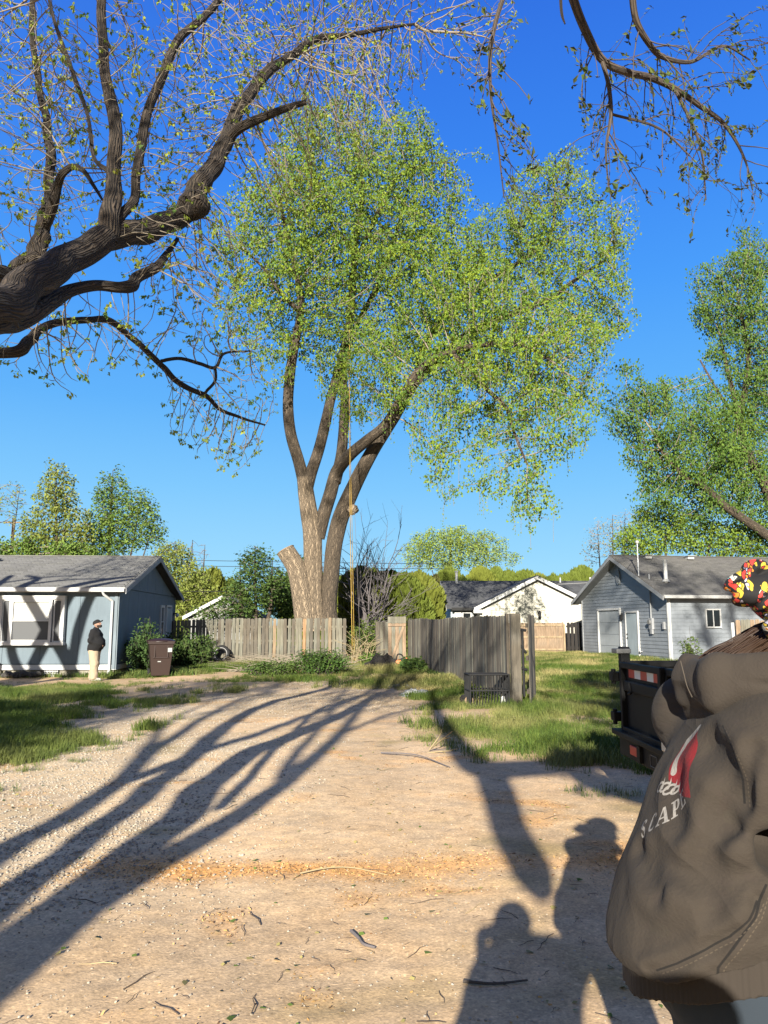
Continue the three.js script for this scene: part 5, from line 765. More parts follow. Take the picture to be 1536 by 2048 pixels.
{
  const t = thing('gate_fence', 'stub of ivy-hung fence left of the small braced gate', 'fence'), a = at(752, 1290, 33.6), b = at(776, 1290, 33.2);
  fenceRun(t, V(a.x, 0, a.z), V(b.x, 0, b.z), { h: 1.78, mats: [MT.fenceB, MT.fence], seed: 95 });
}
{
  const t = thing('tan_fence', 'sunlit tan fence with rails and posts showing, before the cream house', 'fence');
  fenceRun(t, V(6.6, 0, -45), V(10.35, 0, -45), { h: 1.79, mats: [MT.fenceTan], seed: 96, rails: [.25, .95, 1.62], railSide: 1, side: 1, posts: 1.87, railMat: MT.fenceRail, tilt: .002, wob: .004 });
}
{
  const t = thing('dark_fence', 'black-stained spaced boards where the tan fence meets the grey-blue house', 'fence'), r = rng(97);
  for (let k = 0; k < 5; k++) { const m = part(t, 'board', picketGeos[k % 4], MT.fenceBlack); m.position.set(10.42 + k * .205, 0, -44.2 + .03 * k); m.scale.set(1.15, .97, 1); m.rotation.y = (r() - .5) * .1; }
  part(t, 'rail', merge([box(1.05, .09, .04, 10.83, 1.55, -44.26), box(1.05, .09, .04, 10.83, .35, -44.26)]), MT.fenceBlack);
}
{
  const t = thing('picket_fence', 'short brown picket stretch with white post before the grey-blue house wall', 'fence'), a = at(1472, 1262, 27), b = at(1560, 1262, 26.6);
  fenceRun(t, V(a.x, 0, a.z), V(b.x, 0, b.z), { w: .14, h: 1.82, mats: [MT.fenceTan, MT.fenceB], seed: 98, posts: 0 });
  part(t, 'post', box(.1, 1.7, .1, a.x - .14, .85, a.z + .05, .01), MT.white);
}

// ------------------------------------------------------------------ grass, gravel, litter
{
  const blade = (n, h, w, spread, seed) => { const g = new GB(), r = rng(seed); for (let k = 0; k < n; k++) { const a = r() * 6.283, b = r() * 6.283, l = h * (.5 + .7 * r()), x = Math.cos(a) * spread * r(), z = Math.sin(a) * spread * r(), lx = Math.cos(b) * l * (.25 + .5 * r()), lz = Math.sin(b) * l * (.25 + .5 * r()), sx = Math.cos(b + 1.57) * w, sz = Math.sin(b + 1.57) * w; const p = [V(x - sx, 0, z - sz), V(x + sx, 0, z + sz), V(x + lx * .4 + sx * .7, l * .62, z + lz * .4 + sz * .7), V(x + lx * .4 - sx * .7, l * .62, z + lz * .4 - sz * .7), V(x + lx, l, z + lz)]; g.flat([p[0], p[1], p[2], p[3]]); g.flat([p[3], p[2], p[4]]); } return g.build(); };
  const r = rng(301), near = [], far = [];
  const put = (list, n, x0, x1, z0, z1, sc, thr) => { for (let i = 0; i < n; i++) { const x = lerp(x0, x1, r()), z = lerp(z0, z1, r()), g = grassAt(x, z); if (g < thr - .12 + .75 * r() || Math.abs(x) > .53 * -z + 1.5) continue; const lush = clamp(.5 + 1.5 * n3(x * .4, 21, z * .4)), dry = clamp(.25 + 1.6 * n3(x * .8, 27, z * .8)); list.push({ m: mtx(V(x, gy(x, z) - .005, z), new THREE.Euler(0, r() * 6.283, 0), sc * (.55 + .6 * lush + .3 * r()) * (.6 + .5 * g)), c: mixc(mixc([.05, .10, .013], [.125, .17, .025], r()), [.42, .36, .15], dry * (z < -16 ? .9 : .55) * (x < -3 ? .35 : 1)) }); } };
  put(near, 34000, -11, -3.5, -20, -7.5, 1, .38); put(near, 16000, .3, 7, -20, -7.5, 1, .38); put(near, 7000, -6, 2, -32, -20, 1.1, .3);
  put(far, 20000, 1, 14, -44, -17, 1.2, .3); put(far, 6000, -11, -4, -33, -20, .7, .35);
  // taller weeds along walls and fences
  const edge = (a, b, n, s, w) => { for (let i = 0; i < n; i++) { const t = r(), x = lerp(a[0], b[0], t) + (r() - .5) * w, z = lerp(a[1], b[1], t) + (r() - .5) * w; far.push({ m: mtx(V(x, gy(x, z) - .02, z), new THREE.Euler(0, r() * 6.283, 0), s * (.4 + r())), c: mixc([.06, .12, .02], [.17, .2, .05], r()) }); } };
  edge([.8, -32], [2.3, -16.2], 600, 1.2, .5); edge([-9.1, -33.6], [-1.7, -33.6], 420, 1.1, .6); edge([-9, -25.6], [-6.5, -25.7], 260, 1.2, .7); edge([-1.4, -33], [.2, -32.6], 260, 1.6, .8); edge([-16, -25.6], [-9, -25.7], 240, 1, .4); edge([11, -42], [12.2, -34], 120, 1.2, .3); edge([-6, -29.5], [-1, -28.5], 420, .9, 2.2);
  const gm = leafMat('grass blade', [1, 1, 1], .3);
  stuff('grass', 'short spring grass with dry patches on both sides of the drive', 'grass', instanced(blade(13, .15, .0042, .12, 302), gm, near));
  stuff('grass', 'coarser grass and weeds along the fences and over the back lawns', 'grass', instanced(blade(15, .15, .008, .2, 303), gm, far));
  // crushed stone
  const st = new THREE.IcosahedronGeometry(1, 0), q = st.attributes.position; { const h = {}; for (let i = 0; i < q.count; i++) { const k = [q.getX(i).toFixed(3), q.getY(i).toFixed(3), q.getZ(i).toFixed(3)].join(); h[k] ??= .72 + .5 * r(); q.setXYZ(i, q.getX(i) * h[k], q.getY(i) * h[k] * .62, q.getZ(i) * h[k]); } st.computeVertexNormals(); }
  const stones = []; for (let i = 0; i < 200000 && stones.length < 70000; i++) { const z = -2.2 - 24 * Math.pow(r(), 1.25), x = (r() * 2 - 1) * (.53 * -z + .4), gv = gravelAt(x, z), g = grassAt(x, z); if (r() > .05 + 1.05 * gv * gv || r() < g * .85 - .2) continue; const s = .0035 + .010 * Math.pow(r(), 2.2) * (gv > .3 ? 1 : .45), k = .55 + .5 * r(); stones.push({ m: mtx(V(x, gy(x, z) + s * .22, z), new THREE.Euler(r() * .6, r() * 6.283, r() * .6), s), c: mixc([.54 * k, .45 * k, .33 * k], [.48 * k, .44 * k, .37 * k], r()) }); }
  stuff('gravel', 'pale crushed stone strewn over the left half of the drive', 'gravel', instanced(st, std('gravel stone', [1, 1, 1], .95), stones));
  // husks, straw and leaf bits
  const fl = new GB(); fl.flat([V(-.5, 0, -.5), V(.1, .25, -.62), V(.5, .1, .1), V(-.1, .05, .6)]); const chip = fl.build(), chips = [];
  for (let i = 0; i < 400000 && chips.length < 42000; i++) { const z = -2.2 - 20 * Math.pow(r(), 1.4), x = (r() * 2 - 1) * (.53 * -z + .4), c = chipsAt(x, z); if (r() > .006 + c * 1.1) continue; const s = .004 + .008 * r(), dark = r() < .2; chips.push({ m: mtx(V(x, gy(x, z) + .004, z), new THREE.Euler((r() - .5) * .9, r() * 6.283, (r() - .5) * .9), V(s, s, s * (.6 + 1.8 * r()))), c: dark ? [.2, .1, .04] : mixc([.58, .32, .09], [.62, .44, .2], r()) }); }
  const cm = std('husk', [1, 1, 1], .9, { side: THREE.DoubleSide });
  stuff('husks', 'tan seed husks drifted in a thin line across the dirt drive', 'litter', instanced(chip, cm, chips));
  const tw = new GB().tube([V(-.5, 0, 0), V(-.15, .02, .04), V(.2, .015, -.03), V(.5, 0, .02)], [.012, .014, .011, .006], 5).build(), tws = [];
  for (let i = 0; i < 900; i++) { const z = -2.4 - 24 * Math.pow(r(), 1.3), x = (r() * 2 - 1) * (.53 * -z + .3), s = .05 + .22 * r() * r(), k = .5 + .6 * r(); tws.push({ m: mtx(V(x, gy(x, z) + .006, z), new THREE.Euler((r() - .5) * .15, r() * 6.283, 0), V(s, s * .7 + .05, s * .7 + .05)), c: r() < .3 ? [.5 * k, .38 * k, .2 * k] : [.17 * k, .12 * k, .08 * k] }); }
  stuff('twig_litter', 'broken twigs scattered over the drive', 'litter', instanced(tw, std('fallen twig', [1, 1, 1], .9), tws));
  const lv = []; for (let i = 0; i < 1100; i++) { const z = -2.4 - 22 * Math.pow(r(), 1.2), x = (r() * 2 - 1) * (.53 * -z + .3); lv.push({ m: mtx(V(x, gy(x, z) + .006, z), new THREE.Euler((r() - .5) * .6, r() * 6.283, (r() - .5) * .6), .014 + .022 * r()), c: r() < .5 ? [.1, .15, .03] : [.28, .24, .09] }); }
  stuff('leaf_litter', 'small green and yellow leaf scraps on the drive', 'litter', instanced(chip, leafMat('leaf scrap', [1, 1, 1], .1), lv));
}
// single sticks one can point to
const stick = (name, label, pts, r0, mat) => { const P = pts.map(([px, py, h]) => { const g = gnd(px, py); return V(g.x, gy(g.x, g.z) + (h ?? .012), g.z); }), C = spline(P, 14); return single(name, label, 'stick', new GB().tube(C, C.map((_, k) => r0 * lerp(1, .6, k / 14)), 7, { rough: .12, cap: 1 }).build(true), mat); };
stick('fallen_stick', 'bent grey stick alone on the open dirt, middle of the drive', [[702, 1864], [718, 1880], [728, 1893], [750, 1900]], .0085, MT.twigGrey);
stick('fallen_stick', 'thin brown branch lying in the shadow of the photographer', [[926, 1968], [985, 1972], [1055, 1963]], .007, MT.twigDark);
stick('fallen_stick', 'long pale stem lying along the line of tan husks', [[600, 1748, .02], [650, 1741, .03], [700, 1736, .02], [775, 1748]], .0045, MT.strawStem);
stick('fallen_stick', 'thin dark stem reaching left from the dead weed on the drive', [[762, 1511, .02], [830, 1518, .04], [900, 1538]], .009, MT.twigGrey);
{
  const t = thing('dead_weed', 'pale dry forked weed stem sticking up from the drive', 'weed'), g = new GB(), P = (px, py, h) => { const q = gnd(890, 1505); return at(px, py, -q.z - h); };
  for (const rows of [[[858, 1500, 0], [880, 1470, .1], [884, 1458, .15]], [[862, 1496, 0], [885, 1478, .3], [905, 1462, .4]], [[885, 1478, .3], [902, 1474, .3]], [[850, 1506, 0], [890, 1502, .2], [915, 1498, .3]], [[886, 1503, .2], [910, 1520, 0]]]) { const C = spline(rows.map((q) => P(...q)), 8); g.tube(C, C.map((_, k) => .011 * lerp(1, .5, k / 8)), 5); }
  part(t, 'stem', g.build(), MT.strawStem);
}
// ------------------------------------------------------------------ brush, shrubs, yard things
function shrub(name, label, c, rx, h, rz, o) {
  const t = thing(name, label, 'shrub'), r = rng(o.seed), g = new GB(), L = [];
  for (let k = 0; k < o.stems; k++) { const a = r() * 6.283, s = Math.sqrt(r()), tip = V(c.x + Math.cos(a) * rx * s, (o.base || 0) + h * (1 - .55 * s * s) * (.6 + .5 * r()), c.z + Math.sin(a) * rz * s), b = V(c.x + Math.cos(a) * rx * s * .35, -.05, c.z + Math.sin(a) * rz * s * .35), P = spline([b, b.clone().lerp(tip, .5).add(V((r() - .5) * .2, .1, (r() - .5) * .2)), tip], 7); g.tube(P, P.map((_, i) => lerp(o.r || .014, .003, i / 7)), 5);
    for (let j = 0; j < o.per; j++) { const u = .25 + .75 * r(), p = P[Math.min(6, Math.floor(u * 7))].clone().add(V(r() - .5, r() - .5, r() - .5).multiplyScalar(o.spread)); L.push({ m: mtx(p, new THREE.Euler((r() - .5), r() * 6.283, (r() - .5)), .7 + .6 * r()), c: mixc(o.tint[0], o.tint[1], r()) }); } }
  part(t, 'stems', g.build(), o.mat || MT.twigDark, { kind: 'stuff' });
  stuff('leaves', 0, 0, instanced(clusterGeo(7, o.leaf, o.spread * .6, o.seed, .6, .2), leafMat(name + ' leaf', [1, 1, 1], .25), L), t); return t;
}
const GP = (px, py) => gnd(px, py);
shrub('shrub', 'dark leafy shrub against the shaded gable of the blue house', V(-8.15, 0, -27.2), .75, 1.75, 1.1, { seed: 401, stems: 60, per: 14, leaf: .1, spread: .28, tint: [[.03, .07, .015], [.07, .12, .03]] });
shrub('shrub', 'overgrown green shrub between the brown bin and the back fence', V(-7.6, 0, -30.5), 1.3, 1.5, 1.2, { seed: 402, stems: 60, per: 13, leaf: .1, spread: .28, tint: [[.035, .08, .015], [.09, .13, .03]] });
shrub('evergreen_cuttings', 'heap of cut dark green cedar boughs before the spaced fence', GP(640, 1352), 1.0, .95, .7, { seed: 403, stems: 60, per: 8, leaf: .09, spread: .2, tint: [[.035, .085, .015], [.08, .14, .02]] });
shrub('evergreen_cuttings', 'low pile of green cuttings left of the cedar boughs', GP(545, 1352), 1.1, .5, .6, { seed: 404, stems: 50, per: 5, leaf: .08, spread: .18, tint: [[.05, .10, .015], [.10, .15, .03]] });
shrub('weed_clump', 'grassy weed clump at the foot of the small gate', V(-.55, 0, -32.0), .6, .5, .5, { seed: 405, stems: 40, per: 7, leaf: .14, spread: .14, tint: [[.07, .14, .02], [.12, .19, .03]] });
shrub('weed_clump', 'weeds growing at the slanting fence past the small gate', V(1.0, 0, -27.0), .45, .42, 1.4, { seed: 406, stems: 60, per: 8, leaf: .12, spread: .16, tint: [[.05, .11, .02], [.11, .16, .03]] });
shrub('climbing_vine', 'leafy growth hanging over the fence stub beside the gate', V(at(745, 1270, 34.5).x, 0, -34.4), 1.4, 2.1, .8, { seed: 407, stems: 70, per: 11, leaf: .12, spread: .3, tint: [[.05, .10, .015], [.13, .17, .03]] });
shrub('shrub', 'small leafy sapling in front of the grey-blue house wall', V(at(1385, 1290, 30).x, 0, -30), .5, 1.5, .5, { seed: 408, stems: 14, per: 5, leaf: .13, spread: .2, tint: [[.06, .11, .02], [.14, .18, .04]] });
{ // brush heap of cut sticks
  const t = thing('brush_pile', 'long heap of cut grey sticks lying in front of the spaced fence', 'brush pile'), r = rng(411), g = new GB();
  for (let k = 0; k < 320; k++) { const px = 455 + 240 * r(), c = gnd(px, 1322 + 26 * r()), l = .7 + 1.9 * r(), a = (r() - .5) * 1.1 + .25, y = .05 + .5 * r() * r() * Math.sin((px - 440) / 270 * Math.PI), d = V(Math.cos(a) * (r() < .5 ? 1 : -1), .12 + .25 * (r() - .3), Math.sin(a) * .5).normalize(), q = V(c.x, y, c.z), P = spline([q.clone().addScaledVector(d, -l / 2), q.clone().add(V(0, .06 * r(), 0)), q.clone().addScaledVector(d, l / 2)], 6); P.forEach((p) => { p.y = Math.max(.02, p.y); }); g.tube(P, P.map((_, i) => lerp(.011 + .018 * r() * r(), .004, i / 6)), 5); }
  part(t, 'sticks', g.build(), MT.twig, { kind: 'stuff' });
}
{ // upright dry stems right of the fence, by the ropes
  const t = thing('dry_stems', 'arching pale dry stems beside the ropes, right of the spaced fence', 'dead shrub'), r = rng(412), g = new GB();
  for (let k = 0; k < 55; k++) { const c = gnd(700 + 45 * r(), 1330), b = V(c.x, -.02, -31.5 - 1.5 * r()), a = r() * 6.283, h = .5 + 1.1 * r(), P = spline([b, b.clone().add(V(Math.cos(a) * .2, h * .6, Math.sin(a) * .2)), b.clone().add(V(Math.cos(a) * (.4 + .7 * r()), h * (.7 + .3 * r()), Math.sin(a) * .5))], 7); g.tube(P, P.map((_, i) => lerp(.014, .006, i / 7)), 4); }
  part(t, 'stems', g.build(), MT.strawStem, { kind: 'stuff' });
}
{ // ropes from the crown
  const rope = (label, px, d, top, mat, r, sway = 0) => single('climbing_rope', label, 'rope', new GB().tube(spline([at(px[0], top, d), at(px[1], 1000, d - 1.2), at(px[2], 1332, d - 3)], 40), Array(41).fill(r), 6).build(), mat);
  rope('yellow climbing rope hanging from the cottonwood crown to the ground', [699, 700, 705], 35, 660, MT.ropeY, .015);
  rope('thinner tan line hanging beside the yellow rope', [696, 703, 709], 35, 700, MT.ropeY, .011);
  rope('dark thin line slanting down right of the ropes', [706, 708, 722], 35.6, 1000, MT.twigGrey, .008);
  const co = []; const c = gnd(712, 1338), r = rng(5); for (let i = 0; i <= 90; i++) co.push(V(c.x + Math.cos(i * .42) * (.3 + .14 * Math.sin(i * .9)), .03 + .03 * r() + i * .0006, c.z + Math.sin(i * .42) * (.24 + .1 * Math.sin(i * 1.3))));
  single('rope_coil', 'loose coil of yellow rope on the ground under the hanging line', 'rope', new GB().tube(co, co.map(() => .014), 5).build(), MT.ropeY);
}
{ // tyre against the fence
  const t = thing('old_tyre', 'old black car tyre leaning against the spaced board fence', 'tyre'), prof = [];
  for (let k = 0; k <= 24; k++) { const a = k / 24 * 2 * Math.PI; prof.push(new THREE.Vector2(.285 + .095 * Math.sign(Math.cos(a)) * Math.pow(Math.abs(Math.cos(a)), .6), .115 * Math.sign(Math.sin(a)) * Math.pow(Math.abs(Math.sin(a)), .7))); }
  part(t, 'carcass', new THREE.LatheGeometry(prof, 40), MT.rubber);
  const tr = []; for (let k = 0; k < 44; k++) { const a = k / 44 * 2 * Math.PI, b = box(.022, .16, .032, 0, 0, 0, .004); b.rotateY(-a + (k % 2 ? .25 : -.25)); b.translate(Math.cos(a) * .382, 0, Math.sin(a) * .382); tr.push(b); } part(t, 'tread', merge(tr), MT.rubber, { kind: 'stuff' });
  part(t, 'white_band', new THREE.TorusGeometry(.262, .012, 8, 40).rotateX(Math.PI / 2).translate(0, .118, 0), MT.whiteGrey);
  const c = at(441, 1308, 33.3); t.position.set(c.x, .385, -33.45); t.rotation.set(Math.PI / 2 - .22, 0, 0);
}
{ // wheelie bin
  const t = thing('rubbish_bin', 'tall brown wheeled bin at the corner of the blue house', 'bin'), h = 1.08;
  const sec = (y, w, d) => [V(-w, y, d), V(w, y, d), V(w, y, -d), V(-w, y, -d)], a = sec(.06, .27, .27), b = sec(h, .37, .4), g = new GB();
  for (let k = 0; k < 4; k++) g.flat([a[k], a[(k + 1) % 4], b[(k + 1) % 4], b[k]]); g.flat([a[3], a[2], a[1], a[0]]);
  part(t, 'body', g.build(), MT.binBrown); part(t, 'rim', merge([box(.8, .07, .05, 0, h, .41, .012), box(.8, .07, .05, 0, h, -.41, .012), box(.05, .07, .82, -.385, h, 0, .012), box(.05, .07, .82, .385, h, 0, .012)]), MT.binBrown);
  const lid = new THREE.SphereGeometry(1, 24, 8, 0, 2 * Math.PI, 0, Math.PI / 2); lid.scale(.46, .11, .47); lid.translate(0, h + .04, .01); const l = part(t, 'lid', merge([lid, box(.84, .04, .86, 0, h + .04, .01, .015)]), MT.binBrown); part(l, 'handle', rods([[V(-.3, h - .02, -.5), V(.3, h - .02, -.5)]], .018, 8), MT.binBrown);
  part(t, 'front_ridge', merge([box(.5, .035, .03, 0, .62, .355, .008), box(.035, .4, .03, -.2, .82, .375, .008), box(.035, .4, .03, .2, .82, .375, .008)]), MT.binBrown);
  part(t, 'sticker', box(.13, .13, .006, .26, .86, .405), MT.whiteGrey); part(t, 'sticker', box(.1, .03, .006, -.05, .5, .345), MT.whiteGrey);
  for (const s of [-1, 1]) { const w = new THREE.CylinderGeometry(.13, .13, .06, 18); w.rotateZ(Math.PI / 2); w.translate(s * .33, .13, -.3); part(t, 'wheel', w, MT.rubber); }
  const c = gnd(319, 1352); t.position.set(c.x, gy(c.x, c.z), c.z); t.rotation.y = .35;
}
{ // dog crate
  const t = thing('dog_crate', 'black wire dog crate standing on the grass by the broad end post', 'crate'), W = .78, H = .64, D = .52, B = [], w = [];
  for (const [x, z] of [[-1, -1], [1, -1], [-1, 1], [1, 1]]) B.push([V(x * W / 2, 0, z * D / 2), V(x * W / 2, H, z * D / 2)]);
  for (const y of [.04, H * .52, H]) for (const s of [-1, 1]) { B.push([V(-W / 2, y, s * D / 2), V(W / 2, y, s * D / 2)]); B.push([V(s * W / 2, y, -D / 2), V(s * W / 2, y, D / 2)]); }
  part(t, 'frame', rods(B, .017, 6), MT.blackMatt);
  for (let k = 1; k < 13; k++) for (const s of [-1, 1]) w.push([V(-W / 2 + k * W / 13, .04, s * D / 2), V(-W / 2 + k * W / 13, H, s * D / 2)]);
  for (let k = 1; k < 9; k++) for (const s of [-1, 1]) w.push([V(s * W / 2, .04, -D / 2 + k * D / 9), V(s * W / 2, H, -D / 2 + k * D / 9)]);
  for (let k = 1; k < 9; k++) w.push([V(-W / 2, H, -D / 2 + k * D / 9), V(W / 2, H, -D / 2 + k * D / 9)]); for (let k = 1; k < 5; k++) w.push([V(-W / 2 + k * W / 5, H, -D / 2), V(-W / 2 + k * W / 5, H, D / 2)]);
  part(t, 'wire_grid', rods(w, .0085, 5), MT.blackMatt); part(t, 'tray', box(W - .04, .025, D - .04, 0, .05, 0, .004), MT.blackMatt);
  t.position.set(2.06, gy(2.06, -15.85), -15.85); t.rotation.y = .1;
}
{ // cut log, rags, chainsaw, tarp heap
  const c = new THREE.CylinderGeometry(.1, .105, .3, 18), p = at(933, 1382, 16.1), t = thing('log_piece', 'short cut log with a pale sawn end beside the dog crate', 'log'); c.rotateX(Math.PI / 2); part(t, 'bark', c, MT.barkDark); const e = new THREE.CylinderGeometry(.093, .093, .02, 18); e.rotateX(Math.PI / 2); e.translate(0, 0, .155); part(t, 'cut_face', e, MT.cutWood); t.position.set(p.x, .1, p.z); t.rotation.y = .2;
  const rag = (name, label, cat, px, py, rx, h, rz, seed, mat) => { const q = gnd(px, py), g = new THREE.SphereGeometry(1, 34, 20, 0, 2 * Math.PI, 0, Math.PI / 2), a = g.attributes.position; for (let i = 0; i < a.count; i++) { const x = a.getX(i), y = a.getY(i), z = a.getZ(i), k = 1 + .7 * fbm(x * 1.6 + seed, y * 2, z * 1.6, 4), f = 1 + 1.3 * fbm(x * 3 + seed, 3, z * 3, 4); a.setXYZ(i, x * rx * k, Math.max(0, y * h * f), z * rz * k); } g.computeVertexNormals(); const m = single(name, label, cat, g, mat); m.position.set(q.x, gy(q.x, q.z) - .01, q.z); return m; };
  rag('crumpled_cloth', 'crumpled grey and white cloth lying on the drive edge', 'cloth', 832, 1391, .36, .12, .4, 3, MT.greyCloth);
  rag('flattened_card', 'flat dark grey scrap lying beyond the crumpled cloth', 'scrap', 800, 1372, .42, .04, .35, 8, MT.greyTrim);
  rag('white_bag', 'small white crumpled bag at the corner of the dog crate', 'bag', 1006, 1412, .07, .16, .07, 12, MT.white);
  rag('black_tarp', 'heap of dark brown sacking left of the orange saw', 'tarp', 764, 1341, .6, .4, .4, 17, MT.darkCloth);
  const s = thing('chainsaw', 'orange and black chainsaw standing by the small braced gate', 'chainsaw'), b = gnd(797, 1338);
  part(s, 'engine_body', merge([box(.34, .24, .24, 0, .14, 0, .05), box(.2, .14, .2, -.2, .1, 0, .04)]), MT.orange); part(s, 'handle', new GB().tube(spline([V(-.1, .22, .1), V(-.02, .46, .06), V(.14, .42, -.02), V(.2, .2, -.06)], 16), Array(17).fill(.026), 8).build(), MT.blackMatt); part(s, 'cover', box(.14, .2, .2, .14, .22, .02, .04), MT.blackMatt); part(s, 'guide_bar', box(.5, .09, .02, .42, .1, .1, .008), MT.steel); part(s, 'fuel_can', merge([box(.2, .24, .16, .32, .14, -.2, .03), box(.06, .08, .06, .32, .3, -.2, .015)]), MT.orange); s.position.set(b.x, gy(b.x, b.z), b.z);
  const j = thing('fuel_can', 'small orange can next to the gate post, right of the chainsaw', 'can'), jb = gnd(812, 1339); part(j, 'body', box(.2, .26, .16, 0, .14, 0, .03), MT.orange); part(j, 'spout', rods([[V(.05, .26, 0), V(.1, .36, 0)]], .02, 8), MT.blackMatt); j.position.set(jb.x, gy(jb.x, jb.z), jb.z);
}
{ // rocks and dark hose by the blue house foundation
  const r = rng(431), t = thing('edging_stones', 'heap of small dark stones along the foundation of the blue house', 'stones'); for (let k = 0; k < 26; k++) { const g = new THREE.IcosahedronGeometry(.08 + .07 * r(), 1), p = g.attributes.position; for (let i = 0; i < p.count; i++) { const q = V().fromBufferAttribute(p, i), n = 1 + .5 * n3(q.x * 9 + k, q.y * 9, q.z * 9); p.setXYZ(i, q.x * n, q.y * n * .7, q.z * n); } g.computeVertexNormals(); const c = at(5 + 70 * r(), 1348 + 8 * r(), 25.2); part(t, 'stone', g.translate(c.x, .02 + .06 * r(), c.z), MT.stoneDark); }
}
{ // utility pole and wires
  const p = at(27, 1050, 66), t = thing('utility_pole', 'weathered wooden utility pole behind the blue house roof', 'pole'); part(t, 'shaft', new GB().tube([V(p.x, 0, -66), V(p.x, p.y + .6, -66)], [.17, .13], 10, { cap: 1 }).build(), MT.fenceWarm); part(t, 'cross_arm', box(1.6, .12, .1, p.x, p.y + .2, -65.88, .01), MT.fenceWarm);
  const wire = (label, a, b, sag) => { const P = []; for (let i = 0; i <= 24; i++) { const s = i / 24; P.push(V(lerp(a.x, b.x, s), lerp(a.y, b.y, s) - sag * 4 * s * (1 - s), lerp(a.z, b.z, s))); } single('power_line', label, 'cable', new GB().tube(P, P.map(() => .022), 5).build(), MT.blackMatt); };
  wire('upper power line crossing behind the blue house gable and the cottonwood', at(-40, 1110, 62), at(900, 1128, 62), .1); wire('lower power line running just under the upper one', at(-40, 1122, 62), at(900, 1138, 62), .1); wire('low cable sagging in front of the olive tree', at(335, 1182, 44), at(600, 1180, 46), .05);
}
